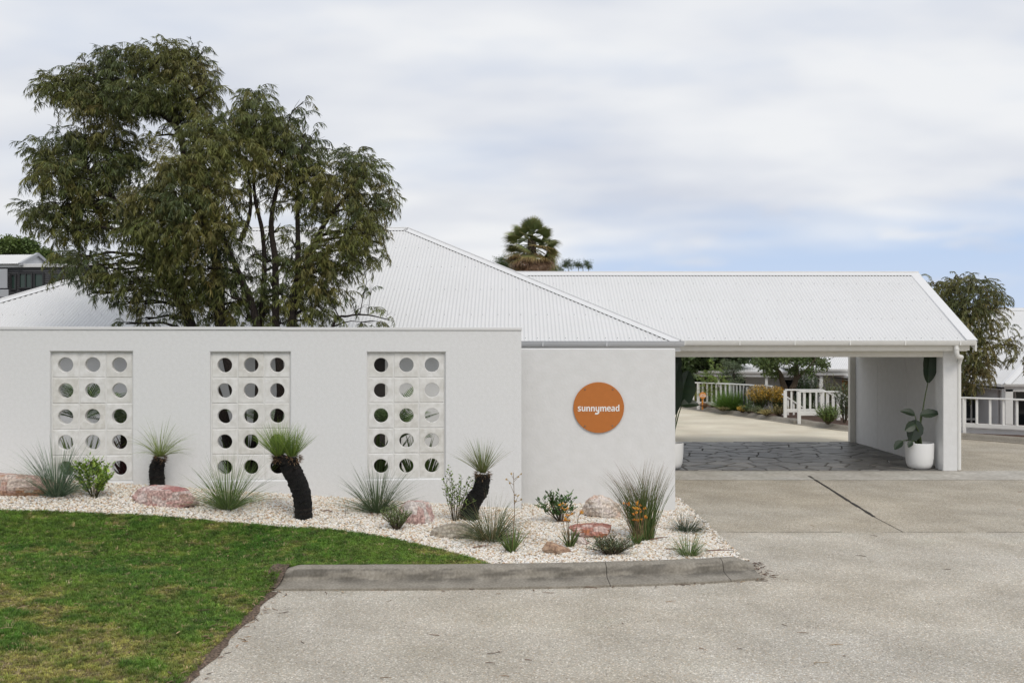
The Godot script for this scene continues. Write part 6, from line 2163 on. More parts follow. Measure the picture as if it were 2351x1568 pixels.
func neighbours():
	# right: house with a veranda beyond the carport
	var o := hip_house("veranda_house", "white house wing with a veranda at the right edge of the picture", Vector3(19.95, -1.0, -32.5), 0.0, 7.7, 8.0, 2.36, 0.45, 1.7)
	for x in [-3.68, -0.6]:
		var mb := MB.new()
		mb.box(Vector3(x, 1.1, -0.16), Vector3(0.26, 2.2, 0.26), 0.01)
		part("veranda_post", mb.mesh(M.trim_white), o)
	for x in [-2.45, -0.8]:
		window_at(o, Vector3(x, 1.1, -1.66), 1.4, 1.9, 3, 0.33, M.trim_white, M.glass)
	var o2 := hip_house("long_house", "long white hipped house behind the weeping tree and veranda wing", Vector3(23.8, -1.0, -35.0), 0.0, 20.2, 10.0, 2.36, 0.495, 0.9)
	for x in [-8.55, -7.25]:
		window_at(o2, Vector3(x, 1.05, -0.86), 1.0, 1.9, 2, 0.45, M.trim_white, M.glass)
	# behind the carport
	var h := hip_house("garden_house", "low white-roofed house seen through the carport behind the shrubs", Vector3(12.6, -1.0, -46.0), -0.22, 13.0, 8.0, 2.35, 0.11, 1.6, false)
	for x in [-5.2, -3.0, -0.8, 1.6, 4.0]:
		var mb := MB.new()
		mb.box(Vector3(x, 1.1, -0.2), Vector3(0.12, 2.2, 0.12), 0.006)
		part("veranda_post", mb.mesh(M.trim_white), h)
	for x in [-4.4, -2.2, 0.5, 3.0]:
		window_at(h, Vector3(x, 1.0, -1.57), 1.0, 1.9, 2, 0.0, M.trim_white, M.glass)
	var mbd := MB.new()
	mbd.box(Vector3(-3.3, 0.95, -1.56), Vector3(0.7, 2.0, 0.06), 0.004)
	part("door", mbd.mesh(M.terracotta), h)
	var g := hip_house("porch_house", "white gabled house with porch posts behind the ramp balustrade", Vector3(15.2, -0.9, -40.5), -0.12, 6.2, 7.0, 2.52, 0.42, 1.9)
	for x in [-2.85, -2.5, 0.2]:
		var mb := MB.new()
		mb.box(Vector3(x, 1.15, -0.22), Vector3(0.14, 2.3, 0.14), 0.006)
		part("porch_post", mb.mesh(M.trim_white), g)
	mbd = MB.new()
	mbd.box(Vector3(-1.25, 1.15, -1.3), Vector3(0.32, 2.3, 0.32), 0.01)
	part("orange_column", mbd.mesh(M.terracotta), g)
	window_at(g, Vector3(-0.5, 1.2, -1.87), 0.9, 1.6, 2, 0.0, M.trim_white, M.glass)
	mbd = MB.new()
	mbd.tube([Vector3(-2.0, 1.45, -1.9), Vector3(-2.0, 1.45, -1.86)], [0.13, 0.13], 20)
	part("room_plate", mbd.mesh(M.terracotta), g)
	# dark shed roof behind
	var sh := thing("grey_house", "dark grey roofed house far behind the garden trees", "house", Vector3(17.0, -1.1, -66.0))
	var mb3 := MB.new()
	mb3.box(Vector3(0, 1.3, 0), Vector3(16, 2.8, 8), 0.02)
	part("wall", mb3.mesh(M.panel_grey), sh)
	mb3 = MB.new()
	for s in [1, -1]:
		mb3.quad(Vector3(-8.5, 2.4, 4.6 * s), Vector3(8.5, 2.4, 4.6 * s), Vector3(8.5, 4.4, 0), Vector3(-8.5, 4.4, 0), Vector3(0, 1, s))
	mb3.tri(Vector3(-8, 2.5, 4), Vector3(-8, 2.5, -4), Vector3(-8, 4.3, 0), Vector3.LEFT)
	mb3.tri(Vector3(8, 2.5, 4), Vector3(8, 2.5, -4), Vector3(8, 4.3, 0), Vector3.RIGHT)
	part("roof", mb3.mesh(M.grey_roof), sh)
	# left: dark clad building on the rise
	var D := 40.0
	var L := thing("dark_clad_building", "dark corrugated building with a pale gable roof at the left edge", "building", Vector3(-18.4, -1.75, -D) * 2.0 - Vector3(0, EYE, 0))
	L.scale = Vector3.ONE * 2.0
	L.rotation.y = -0.10
	var c := MB.new()
	var zf := 0.0
	# wall of horizontal corrugations
	for k in 73:
		var y0 := 2.0 + k * 0.075
		for s in 4:
			var a0 := TAU * s / 4.0
			var a1 := TAU * (s + 1) / 4.0
			c.quad(Vector3(-6, y0 + 0.075 * s / 4.0, 0.012 * cos(a0)), Vector3(3.0, y0 + 0.075 * s / 4.0, 0.012 * cos(a0)), Vector3(3.0, y0 + 0.075 * (s + 1) / 4.0, 0.012 * cos(a1)), Vector3(-6, y0 + 0.075 * (s + 1) / 4.0, 0.012 * cos(a1)), Vector3(0, 0, 1))
	part("cladding", c.mesh(M.dark_cladding), L)
	c = MB.new()
	c.box(Vector3(-1.5, 3.72, -3.1), Vector3(9.0, 7.5, 6.1), 0.02)
	part("wall", c.mesh(M.dark_cladding), L)
	c = MB.new()
	c.box(Vector3(-1.5, 7.55, 0.03), Vector3(9.2, 0.14, 0.12), 0.01)
	part("parapet_cap", c.mesh(M.coping_white), L)
	# pale gable roof running back, its glazed gable to the right
	c = MB.new()
	var ya := 7.62
	corrugated(c, Vector3(-6.4, ya, 0.25), Vector3.RIGHT, Vector3(0, 0.36, -0.933), Vector3(0, 0.933, 0.36), 5.1, func(_t): return 1.31, 0.076, 0.008, 6)
	corrugated(c, Vector3(-6.4, ya, -2.18), Vector3.RIGHT, Vector3(0, 0.36, 0.933), Vector3(0, 0.933, -0.36), 5.1, func(_t): return 1.31, 0.076, 0.008, 6)
	part("roof_sheet", c.mesh(M.roof_white), L)
	c = MB.new()
	c.bar(Vector3(-1.32, ya - 0.03, 0.27), Vector3(-1.32, ya + 0.48, -0.97), 0.12, 0.12)
	c.bar(Vector3(-1.32, ya - 0.03, -2.2), Vector3(-1.32, ya + 0.48, -0.97), 0.12, 0.12)
	c.bar(Vector3(-1.32, ya - 0.03, 0.27), Vector3(-1.32, ya - 0.03, -2.2), 0.1, 0.1)
	part("gable_trim", c.mesh(M.panel_grey), L)
	c = MB.new()
	c.tri(Vector3(-1.36, ya, 0.2), Vector3(-1.36, ya, -2.1), Vector3(-1.36, ya + 0.42, -0.97), Vector3.RIGHT)
	part("gable_glazing", c.mesh(M.coping_white), L)
	for q in [[-1.2, 6.95, 0.54, 0.6, 2], [-0.64, 6.97, 0.38, 0.55, 1], [0.05, 6.97, 0.38, 0.5, 1], [-1.72, 6.9, 0.2, 0.6, 1]]:
		window_at(L, Vector3(q[0], q[1], 0.02), q[2], q[3], q[4], 0.0, M.frame_dark, M.glass_green)
	c = MB.new()
	c.box(Vector3(-2.13, 7.02, 0.25), Vector3(0.55, 0.78, 0.06), 0.01)
	part("pale_screen", c.mesh(M.panel_grey), L)
	c = MB.new()
	c.box(Vector3(-2.1, 6.42, 0.5), Vector3(0.9, 0.3, 0.06), 0.01)
	part("balcony_panel", c.mesh(M.panel_grey), L)

func bushes_and_trees():
	var r := rng(12)
	var broad := [bunch_mesh(501, 16, 0.11, 0.045, 0.16), bunch_mesh(502, 14, 0.12, 0.05, 0.17)]
	var small := [bunch_mesh(503, 22, 0.055, 0.024, 0.11), bunch_mesh(504, 24, 0.05, 0.02, 0.12)]
	var feathery := [spray_mesh(505, 26, 0.09, 0.014, 0.32, 0.6), spray_mesh(506, 26, 0.085, 0.014, 0.3, 0.7)]
	var hang := [spray_mesh(507, 46, 0.095, 0.014, 0.42, 1.7), spray_mesh(508, 46, 0.09, 0.014, 0.5, 2.0)]
	var far := [bunch_mesh(509, 26, 0.30, 0.16, 0.5), bunch_mesh(510, 24, 0.32, 0.17, 0.5)]
	var dark := [Color(0.065, 0.102, 0.030), Color(0.087, 0.128, 0.038), Color(0.051, 0.083, 0.027)]
	# weeping tree right of the carport
	var D := 31.0
	var base := Vector3(13.6, -0.9, -D)
	var cl := []
	for q in [[2170, 680, 40, 24], [2205, 662, 42, 24], [2250, 665, 40, 26], [2285, 690, 30, 28], [2190, 720, 45, 35], [2235, 715, 50, 40], [2275, 730, 30, 35], [2225, 770, 40, 45], [2255, 800, 34, 45], [2225, 830, 36, 45], [2240, 870, 32, 40], [2215, 890, 20, 34], [2265, 850, 24, 30], [2300, 800, 26, 26], [2330, 790, 24, 22], [2345, 830, 26, 22], [2315, 760, 18, 14], [2150, 665, 16, 14]]:
		var d: float = D + r.randf_range(-0.7, 0.7)
		var p := at(q[0] - (6 if q[0] < 2290 else 0), q[1] - 8, d) - base
		var sc: float = d / FOCAL * 0.76
		cl.append([p, Vector3(q[2] * sc, q[3] * sc, (q[2] + q[3]) * 0.5 * sc), 0.9 if q[0] < 2290 else 0.4])
	tree("weeping_tree", "weeping olive-green tree rising behind the carport's right end", base, 61, [{pts = [Vector3(0, 0, 0), Vector3(-0.1, 1.2, 0), Vector3(0.25, 2.6, 0), Vector3(0.3, 4.0, 0.1), Vector3(0.5, 5.0, 0)], r0 = 0.16, r1 = 0.03}, {pts = [Vector3(0.2, 2.2, 0), Vector3(0.9, 3.2, 0), Vector3(1.9, 3.6, 0)], r0 = 0.06, r1 = 0.015}], cl, hang, 8.5, [Color(0.145, 0.150, 0.041), Color(0.189, 0.173, 0.047), Color(0.109, 0.128, 0.038), Color(0.217, 0.173, 0.061)], Color(0.087, 0.075, 0.054))
	# broad leaved tree with a forked trunk
	D = 36.8
	base = Vector3((1812.0 - 1175.5) * D / FOCAL, 0.0, -D)
	cl = []
	for q in [[1745, 832, 22, 14], [1775, 826, 28, 16], [1765, 846, 24, 14], [1805, 824, 26, 14], [1840, 828, 26, 16], [1870, 826, 26, 16], [1888, 838, 18, 14], [1775, 860, 14, 9], [1822, 852, 16, 10], [1858, 856, 14, 9], [1735, 828, 10, 8], [1800, 800, 60, 14], [1860, 802, 40, 14]]:
		var d: float = D + r.randf_range(-0.8, 0.8)
		cl.append([at(q[0], q[1], d) - base, Vector3(q[2], q[3], q[2]) * d / FOCAL * 0.8, 0.9])
	var tw := func(a: Array) -> Array:
		var o := []
		for q in a:
			o.append(at(q[0], q[1], D) - base)
		return o
	tree("forked_tree", "broad-leaved tree with a forked brown trunk seen through the carport", base, 62, [{pts = [Vector3(0.05, -0.1, 0)] + tw.call([[1808, 915], [1798, 880], [1790, 855], [1770, 838], [1752, 826]]), r0 = 0.17, r1 = 0.03}, {pts = [Vector3(0.12, -0.1, 0)] + tw.call([[1815, 905], [1826, 880], [1830, 850], [1826, 820], [1822, 800]]), r0 = 0.15, r1 = 0.04}, {pts = tw.call([[1822, 885], [1838, 862], [1856, 845], [1872, 826]]), r0 = 0.07, r1 = 0.02}], cl, broad, 5.5, [Color(0.065, 0.105, 0.027), Color(0.094, 0.143, 0.038), Color(0.123, 0.165, 0.047)], Color(0.189, 0.143, 0.095))
	# the big dark tree and its neighbours on the left of the opening
	D = 47.0
	base = Vector3((1640.0 - 1175.5) * D / FOCAL, -0.5, -D)
	cl = []
	for q in [[1560, 825, 40, 26], [1600, 822, 44, 26], [1640, 815, 50, 24], [1690, 812, 40, 18], [1560, 860, 24, 22], [1585, 850, 22, 18], [1605, 850, 26, 18], [1655, 840, 24, 16], [1545, 840, 30, 26], [1630, 800, 60, 20]]:
		var d: float = D + r.randf_range(-1.0, 1.0)
		cl.append([at(q[0], q[1], d) - base, Vector3(q[2], q[3], q[2]) * d / FOCAL * 0.85, 1.0])
	tree("dark_evergreen", "dark evergreen tree with a leaning trunk behind the left fence", base, 63, [{pts = [Vector3(0.0, 0, 0), Vector3(0.15, 1.2, 0), Vector3(0.5, 2.4, 0), Vector3(1.3, 3.6, 0)], r0 = 0.28, r1 = 0.1}], cl, far, 1.4, dark, Color(0.072, 0.053, 0.038))
	D = 39.4
	base = Vector3((1634.0 - 1175.5) * D / FOCAL, 0.12, -D)
	cl = []
	for q in [[1640, 850, 16, 12], [1630, 866, 18, 12], [1652, 870, 18, 12], [1622, 880, 16, 10], [1648, 885, 20, 10], [1665, 885, 14, 9], [1640, 838, 10, 8], [1625, 900, 12, 8], [1640, 905, 12, 10]]:
		var d: float = D + r.randf_range(-0.3, 0.3)
		cl.append([at(q[0], q[1], d) - base, Vector3(q[2], q[3], q[2]) * d / FOCAL * 0.85, 0.8])
	tree("feathery_sapling", "light green feathery sapling in front of the left fence", base, 64, [{pts = [Vector3(0, 0, 0), Vector3(-0.02, 0.6, 0), Vector3(0.06, 1.3, 0)], r0 = 0.03, r1 = 0.01}, {pts = [Vector3(0.05, 0, 0), Vector3(0.12, 0.7, 0), Vector3(0.3, 1.2, 0)], r0 = 0.025, r1 = 0.01}], cl, feathery, 5.0, [Color(0.189, 0.270, 0.047), Color(0.246, 0.330, 0.068), Color(0.131, 0.195, 0.041)], Color(0.290, 0.225, 0.135))
	D = 41.5
	base = Vector3((1685.0 - 1175.5) * D / FOCAL, 0.0, -D)
	cl = []
	for q in [[1675, 838, 18, 14], [1695, 842, 16, 12], [1668, 856, 18, 14], [1690, 862, 20, 14], [1680, 878, 20, 12], [1700, 872, 12, 10]]:
		cl.append([at(q[0], q[1], D + r.randf_range(-0.4, 0.4)) - base, Vector3(q[2], q[3], q[2]) * D / FOCAL * 0.85, 1.0])
	tree("grey_leaved_tree", "grey-green small-leaved tree behind the fence, beside the feathery sapling", base, 65, [{pts = [Vector3(0, -0.3, 0), Vector3(0.05, 0.8, 0), Vector3(0.0, 1.5, 0)], r0 = 0.06, r1 = 0.02}], cl, small, 6.0, [Color(0.109, 0.143, 0.068), Color(0.145, 0.188, 0.095), Color(0.087, 0.120, 0.054)], Color(0.116, 0.090, 0.068))
	# behind the roofs
	D = 56.0
	base = at(1160, 620, D)
	base.y = -1.1
	tree("dark_treetop", "dark green treetop left of the fan palm", base, 66, [{pts = [Vector3(0, 0, 0), Vector3(0.1, 3, 0), Vector3(0, 6.0, 0)], r0 = 0.2, r1 = 0.06}], [[at(1152, 606, D) - base, Vector3(0.55, 0.45, 0.6), 1.0], [at(1170, 602, D) - base, Vector3(0.6, 0.45, 0.6), 1.0], [at(1186, 615, D) - base, Vector3(0.7, 0.5, 0.6), 1.0], [at(1140, 612, D) - base, Vector3(0.4, 0.3, 0.4), 0.8], [at(1165, 640, D) - base, Vector3(1.0, 0.8, 0.8), 1.0]], small, 6.0, dark, Color(0.087, 0.075, 0.054))
	base = at(1275, 620, D)
	base.y = -1.1
	tree("dark_treetop", "green treetop peeping over the ridge right of the fan palm", base, 67, [{pts = [Vector3(0, 0, 0), Vector3(0.1, 3, 0), Vector3(0, 5.8, 0)], r0 = 0.2, r1 = 0.06}], [[at(1272, 618, D) - base, Vector3(0.6, 0.35, 0.5), 1.0], [at(1255, 628, D) - base, Vector3(0.7, 0.4, 0.5), 1.0], [at(1280, 640, D) - base, Vector3(0.8, 0.6, 0.5), 1.0]], small, 6.0, [Color(0.116, 0.158, 0.041), Color(0.145, 0.180, 0.047)], Color(0.087, 0.075, 0.054))
	base = at(1320, 625, D)
	base.y = -1.1
	cl = []
	for q in [[1303, 602, 11, 8], [1296, 610, 9, 4], [1309, 610, 8, 5], [1326, 606, 10, 8], [1333, 611, 7, 5], [1348, 606, 10, 8], [1353, 612, 7, 4]]:
		cl.append([at(q[0], q[1], D) - base, Vector3(q[2], q[3], q[2]) * D / FOCAL, 1.6])
	var tk := []
	for q in [[1304, 600], [1326, 606], [1348, 606], [1336, 606]]:
		tk.append({pts = [Vector3(0, 0, 0), Vector3(0.0, 4.5, 0), at(q[0] + 2, 632, D) - base, at(q[0], q[1], D) - base], r0 = 0.035, r1 = 0.008})
	tree("thin_tree", "thin sparse treetops beyond the carport ridge", base, 68, tk, cl, small, 5.0, dark, Color(0.145, 0.128, 0.095))
	# trees over the dark building
	D = 112.0
	for q in [[25, 570, 45, 14, "rounded green tree crown above the dark building"], [85, 600, 22, 18, "second tree crown showing right of the pale gable"], [118, 612, 18, 14, "third tree crown half hidden behind the large tree"]]:
		base = at(q[0], 640, D)
		base.y = -1.1
		cl = []
		for k in 16:
			cl.append([at(q[0] + r.randf_range(-1, 1) * q[2] * 0.9, q[1] + r.randf_range(-0.5, 1.8) * q[3], D + r.randf_range(-1, 1)) - base, Vector3(1.0, 0.78, 1.1) * r.randf_range(0.8, 1.2), 1.0])
		tree("far_tree", q[4], base, 69 + int(q[0]), [{pts = [Vector3(0, 0, 0), Vector3(0.1, 5, 0), Vector3(0, 11.0, 0)], r0 = 0.35, r1 = 0.1}], cl, far, 1.8, [Color(0.109, 0.165, 0.041), Color(0.138, 0.195, 0.047), Color(0.080, 0.128, 0.034)], Color(0.102, 0.083, 0.054), "trees over the dark building")
	# garden shrubs beyond the rear kerb
	var o := thing("grass_mound", "round bright green grass mound before the left fence", "grass", Vector3((1678.0 - 1175.5) * 37.9 / FOCAL, 0.14, -37.9))
	part("leaves", blades(81, {n = 1900, len = 0.84, spread = 0.78, droop = 0.35, w = 0.011, rad = 0.26, cols = [Color(0.109, 0.203, 0.027), Color(0.145, 0.255, 0.041), Color(0.072, 0.143, 0.024)], segs = 5}), o)
	o = thing("grass_mound", "yellowing grass mound left of the fence post", "grass", Vector3((1577.0 - 1175.5) * 41.5 / FOCAL, 0.12, -41.5))
	part("leaves", blades(82, {n = 700, len = 0.8, spread = 0.6, droop = 0.7, w = 0.012, rad = 0.2, cols = [Color(0.203, 0.240, 0.054), Color(0.275, 0.255, 0.068)], segs = 5}), o)
	for q in [[1745, 36.6, 0.52, 0.95, "bushy yellow-flowered shrub left of the forked tree", 83], [1783, 36.4, 0.36, 0.90, "narrower yellow-flowered shrub touching the forked tree", 84]]:
		var w := Vector3((q[0] - 1175.5) * q[1] / FOCAL, 0.14, -q[1])
		var t := shrub("flowering_shrub", q[4], "shrub", w, q[5], {stems = 90, h = q[3] * 1.05, hw = q[2], hd = 0.4, leaves = 5, l = 0.14, w = 0.016, cols = [Color(0.087, 0.135, 0.041), Color(0.131, 0.165, 0.054)], along = 1.2, sr = 0.007, stem = Color(0.102, 0.120, 0.047)}, "yellow-flowered shrubs")
		var mf := MB.new()
		var rf := rng(q[5] + 9)
		for k in 1500:
			var d := Vector3(rf.randfn(), rf.randfn(), rf.randfn()).normalized() * pow(rf.randf(), 0.4)
			var p := Vector3(d.x * q[2], q[3] * 0.72 + d.y * q[3] * 0.36, d.z * 0.42)
			mf.col = vary(pick(rf, [Color(0.609, 0.375, 0.047), Color(0.493, 0.285, 0.041), Color(0.50, 0.33, 0.06), Color(0.319, 0.225, 0.054)]), rf, 0.2)
			var dv := Vector3(rf.randf_range(-1, 1), rf.randf_range(-0.2, 1), rf.randf_range(-1, 1)).normalized()
			leaf_at(mf, p, dv, 0.06, 0.028, rf, 0.2)
		part("flowers", mf.mesh(M.petal), t)
	shrub("round_shrub", "round yellow-green shrub beside the ramp balustrade", "shrub", Vector3((1902.0 - 1175.5) * 31.3 / FOCAL, 0.14, -31.3), 85, {stems = 150, h = 0.66, hw = 0.46, hd = 0.4, leaves = 18, l = 0.055, w = 0.026, cols = [Color(0.123, 0.188, 0.041), Color(0.189, 0.255, 0.061), Color(0.087, 0.143, 0.034)], along = 0.5})
	shrub("tall_shrub", "airy grey-leaved shrub against the carport's back post", "shrub", Vector3((1940.0 - 1175.5) * 31.9 / FOCAL, 0.14, -31.9), 86, {stems = 40, h = 1.45, hw = 0.42, hd = 0.4, leaves = 22, l = 0.11, w = 0.024, cols = [Color(0.087, 0.128, 0.061), Color(0.123, 0.165, 0.081), Color(0.072, 0.105, 0.047)], along = 0.4, sr = 0.006})
	shrub("tall_shrub", "loose green shrub growing behind the ramp balustrade", "shrub", Vector3((1915.0 - 1175.5) * 35.2 / FOCAL, 0.05, -35.2), 87, {stems = 50, h = 1.7, hw = 0.75, hd = 0.5, leaves = 22, l = 0.10, w = 0.026, cols = [Color(0.109, 0.143, 0.041), Color(0.145, 0.180, 0.054), Color(0.189, 0.180, 0.054)], along = 0.4, sr = 0.007})
	shrub("round_shrub", "dark green rounded shrub behind the forked tree", "shrub", Vector3((1856.0 - 1175.5) * 38.6 / FOCAL, -0.2, -38.6), 88, {stems = 150, h = 2.0, hw = 0.55, hd = 0.5, leaves = 26, l = 0.08, w = 0.045, cols = [Color(0.043, 0.083, 0.024), Color(0.065, 0.112, 0.032)], along = 0.3, from = 0.05})
	var low := [[1720, 36.2, 0.42, 0.40, Color(0.072, 0.120, 0.034), "low dark green shrub under the yellow-flowered shrub"], [1745, 35.6, 0.5, 0.26, Color(0.160, 0.180, 0.081), "low grey-green groundcover mound behind the rear kerb"], [1790, 34.8, 0.5, 0.42, Color(0.246, 0.210, 0.074), "straw coloured low shrub left of the ramp"], [1705, 36.6, 0.2, 0.24, Color(0.522, 0.360, 0.054), "small patch of yellow flowers by the rear kerb"], [1760, 34.9, 0.3, 0.22, Color(0.362, 0.300, 0.108), "tiny dry yellow shrub on the mulch"], [1618, 39.0, 0.2, 0.22, Color(0.261, 0.150, 0.081), "reddish dry tuft near the orange room sign"], [1660, 37.3, 0.25, 0.16, Color(0.217, 0.195, 0.081), "low dry tuft under the round grass mound"]]
	for k in low.size():
		var q: Array = low[k]
		shrub("low_shrub", q[5], "shrub", Vector3((q[0] - 1175.5) * q[1] / FOCAL, 0.14, -q[1]), 700 + k, {stems = 60, h = q[3], hw = q[2], hd = 0.3, leaves = 14, l = 0.06, w = 0.016, cols = [q[4], q[4] * 1.3, q[4] * 0.7], along = 0.7}, "low plants on the mulch")
	# shrubs behind the fences to close the view
	for q in [[1600, 42.6, 0.9, 1.0], [1660, 42.0, 1.2, 1.1], [1730, 40.5, 1.1, 1.2], [1780, 39.6, 0.9, 1.1], [1850, 36.5, 0.8, 0.9]]:
		shrub("hedge_shrub", ["dark shrub behind the orange room sign", "dark shrub behind the round grass mound", "dark shrub behind the arched trellis", "dark shrub behind the narrower yellow-flowered shrub", "dark shrub between the two ramp balustrades"][[1600, 1660, 1730, 1780, 1850].find(int(q[0]))], "shrub", Vector3((q[0] - 1175.5) * q[1] / FOCAL, -0.2, -q[1]), 740 + int(q[0]), {stems = 110, h = q[3], hw = q[2], hd = 0.5, leaves = 16, l = 0.09, w = 0.035, cols = dark, along = 0.4, from = 0.05}, "dark shrubs behind the fences")

func garden_items():
	var m: Material = M.trim_white
	balustrade("long white balustrade running along the bed behind the grass mound", [Vector3(6.55, 0.14, -40.1), Vector3(7.42, 0.14, -39.6), Vector3(8.45, 0.14, -37.9 - 0.6), Vector3(9.55, 0.14, -36.5)], 0.97, 0.16, 0.19, [true, true, true, true], m)
	balustrade("white ramp balustrade nearest the rear kerb", [Vector3(9.50, 0.12, -32.9), Vector3(10.05, 0.12, -32.9), Vector3(10.80, 0.12, -32.9), Vector3(11.6, -0.35, -32.9)], 0.97, 0.24, 0.17, [true, false, true, true], m)
	balustrade("white ramp balustrade behind the nearest one", [Vector3(9.37, 0.12, -34.1), Vector3(10.65, 0.12, -34.1), Vector3(11.6, -0.35, -34.1)], 0.97, 0.26, 0.19, [true, true, true], m)
	balustrade("white sloping stair balustrade behind the ramp", [Vector3(9.6, -0.02, -35.3), Vector3(10.4, -0.55, -35.3), Vector3(11.2, -0.95, -35.3)], 0.9, 0.2, 0.2, [false, true, true], m)
	balustrade("white balustrade at the right edge beside the veranda house", [Vector3(11.3, 0.12, -29.8), Vector3(12.95, 0.14, -28.5), Vector3(15.8, 0.12, -26.6), Vector3(18.0, 0.12, -25.6)], 1.0, 0.22, 0.33, [true, true, true, true], m)
	var mb := MB.new()
	mb.box(Vector3(10.3, 0.05, -33.5), Vector3(1.9, 0.16, 1.1), 0.01)
	struct("ramp_landing", mb.mesh(M.kerb_concrete))
	# base wall under the right balustrade
	var w := thing("plinth_wall", "low rendered plinth under the right balustrade", "wall", Vector3(12.95, 0.0, -28.65))
	mb = MB.new()
	mb.bar(Vector3(-1.6, 0.12, -1.3), Vector3(0, 0.12, 0), 0.1, 0.34)
	mb.bar(Vector3(0, 0.12, 0), Vector3(2.85, 0.1, 1.9), 0.1, 0.34)
	part("plinth", mb.mesh(M.render_warm), w)
	# room sign
	var c := at(1614, 908, 38.9)
	var s := thing("room_sign", "small round orange sign on a stake reading rooms 15-20", "sign", Vector3(c.x, 0.13, c.z))
	var cy := c.y - 0.13
	mb = MB.new()
	mb.tube([Vector3(0, cy, -0.03), Vector3(0, cy, 0.02)], [0.127, 0.127], 36)
	mb.tube([Vector3(0.02, cy + 0.004, -0.10), Vector3(0.02, cy + 0.004, -0.05)], [0.127, 0.127], 36)
	part("disc", mb.mesh(M.room_orange), s)
	mb = MB.new()
	mb.box(Vector3(0, cy * 0.5 - 0.05, -0.04), Vector3(0.06, cy, 0.025), 0.004)
	part("stake", mb.mesh(M.room_orange), s)
	var t1 := tee("rooms", 0.058, 0.004, M.letter_white)
	part("lettering", t1, s, Vector3(0, cy + 0.045, 0.023))
	var t2 := tee("15-20", 0.092, 0.004, M.letter_white)
	part("lettering", t2, s, Vector3(0, cy - 0.025, 0.023))
	# arched trellis
	var a := thing("arched_trellis", "dark steel arch standing behind the grass mound", "trellis", Vector3((1709.0 - 1175.5) * 37.0 / FOCAL, 0.13, -37.0))
	mb = MB.new()
	var pts := []
	for k in 13:
		var u := PI * k / 12.0
		pts.append(Vector3(0.16 - 0.16 * cos(u), 0.78 + 0.18 * sin(u), -0.02 * k))
	pts = [Vector3(0, 0, 0)] + pts + [Vector3(0.32, 0, -0.3)]
	for k in pts.size() - 1:
		mb.bar(pts[k], pts[k + 1], 0.035, 0.035, 0.003)
	part("arch", mb.mesh(M.steel_dark), a)
	# parked car behind the left fence, only its tail shows
	car(Vector3(6.2, -0.1, -46.5), 0.35)

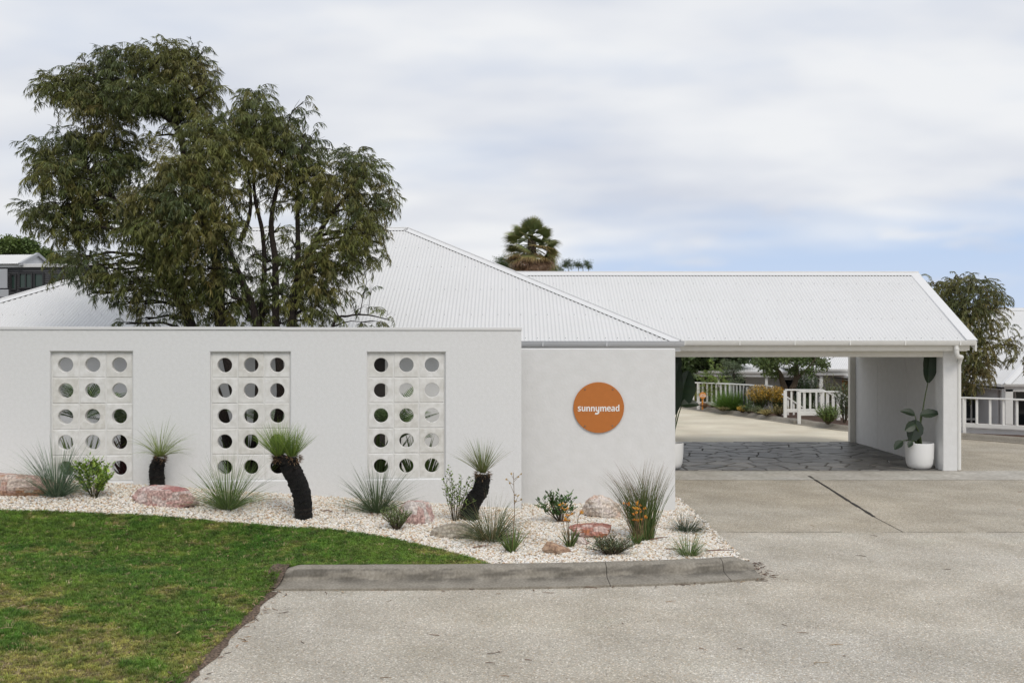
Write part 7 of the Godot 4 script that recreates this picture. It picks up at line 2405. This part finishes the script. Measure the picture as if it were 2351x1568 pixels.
func car(where: Vector3, turn: float):
	var o := thing("parked_car", "silver car parked beyond the left fence post", "car", where)
	o.rotation.y = turn
	var prof := [Vector2(-2.1, 0.28), Vector2(-2.15, 0.62), Vector2(-2.0, 0.88), Vector2(-1.0, 0.96), Vector2(-0.35, 1.38), Vector2(0.2, 1.45), Vector2(1.3, 1.40), Vector2(1.95, 1.0), Vector2(2.12, 0.92), Vector2(2.16, 0.5), Vector2(2.08, 0.28)]
	var mb := MB.new()
	for k in prof.size():
		var p: Vector2 = prof[k]
		var q: Vector2 = prof[(k + 1) % prof.size()]
		var wp := 0.86 if p.y < 1.0 else 0.66
		var wq := 0.86 if q.y < 1.0 else 0.66
		var hint := Vector3((p.x + q.x) * 0.5, (p.y + q.y) * 0.5 - 0.8, 0)
		mb.quad(Vector3(p.x, p.y, wp), Vector3(q.x, q.y, wq), Vector3(q.x, q.y, -wq), Vector3(p.x, p.y, -wp), hint)
	for s in [-1, 1]:
		var low := []
		var top := []
		for p in prof:
			if p.y <= 1.0:
				low.append(Vector3(p.x, p.y, 0.86 * s))
		mb.poly(low, Vector3(0, 0, s))
		mb.poly([Vector3(-1.0, 0.96, 0.86 * s), Vector3(-0.35, 1.38, 0.66 * s), Vector3(0.2, 1.45, 0.66 * s), Vector3(1.3, 1.40, 0.66 * s), Vector3(1.95, 1.0, 0.86 * s)], Vector3(0, 0.2, s))
	part("body", mb.mesh(M.panel_grey), o)
	for s in [-1, 1]:
		mb = MB.new()
		mb.poly([Vector3(-0.75, 1.0, 0.853 * s), Vector3(-0.3, 1.33, 0.70 * s), Vector3(0.2, 1.39, 0.688 * s), Vector3(1.25, 1.34, 0.70 * s), Vector3(1.7, 1.04, 0.845 * s)], Vector3(0, 0.2, s))
		for k in mb.v.size():
			mb.v[k] += Vector3(0, 0.006, 0.012 * s)
		part("side_window", mb.mesh(M.glass), o)
		for x in [-1.35, 1.35]:
			mb = MB.new()
			mb.tube([Vector3(x, 0.31, 0.70 * s), Vector3(x, 0.31, 0.88 * s)], [0.31, 0.31], 20)
			var ty := part("wheel", mb.mesh(M.steel_dark), o)
			mb = MB.new()
			mb.tube([Vector3(x, 0.31, 0.88 * s), Vector3(x, 0.31, 0.89 * s)], [0.19, 0.18], 16)
			part("rim", mb.mesh(M.panel_grey), ty)
	mb = MB.new()
	mb.quad(Vector3(1.38, 1.37, 0.6), Vector3(1.88, 1.06, 0.74), Vector3(1.88, 1.06, -0.74), Vector3(1.38, 1.37, -0.6), Vector3(1, 1, 0))
	for k in mb.v.size():
		mb.v[k] += Vector3(0.012, 0.012, 0)
	part("rear_window", mb.mesh(M.glass), o)

# ---------------------------------------------------------------- build
func _ready():
	var cam := Camera3D.new()
	cam.name = "camera"
	add_child(cam)
	cam.position = Vector3(0, EYE, 0)
	cam.fov = rad_to_deg(2.0 * atan(784.0 / FOCAL))
	cam.far = 1500.0
	cam.current = true
	var sun := DirectionalLight3D.new()
	sun.name = "sun"
	add_child(sun)
	sun.rotation_degrees = Vector3(-50, 22, 0)
	sun.light_energy = 0.46
	sun.light_color = Color(1.0, 0.972, 0.93)
	sun.light_angular_distance = 22.0
	sun.shadow_enabled = true
	var we := WorldEnvironment.new()
	we.name = "environment"
	var env := Environment.new()
	env.background_mode = Environment.BG_SKY
	var sky := Sky.new()
	var pan := PanoramaSkyMaterial.new()
	pan.panorama = make_sky()
	sky.sky_material = pan
	env.sky = sky
	env.tonemap_mode = Environment.TONE_MAPPER_LINEAR
	env.tonemap_exposure = 1.0
	env.sdfgi_enabled = true
	env.ssao_enabled = true
	env.ssil_enabled = true
	we.environment = env
	add_child(we)
	materials()
	surfaces()
	kerbs()
	paving()
	house()
	carport()
	garden_wall()
	sign_wall()
	neighbours()
	garden_items()
	main_tree()
	fan_palm()
	bushes_and_trees()
	courtyard()
	pots()
	planting()
	pebbles()
	grass()
	litter()
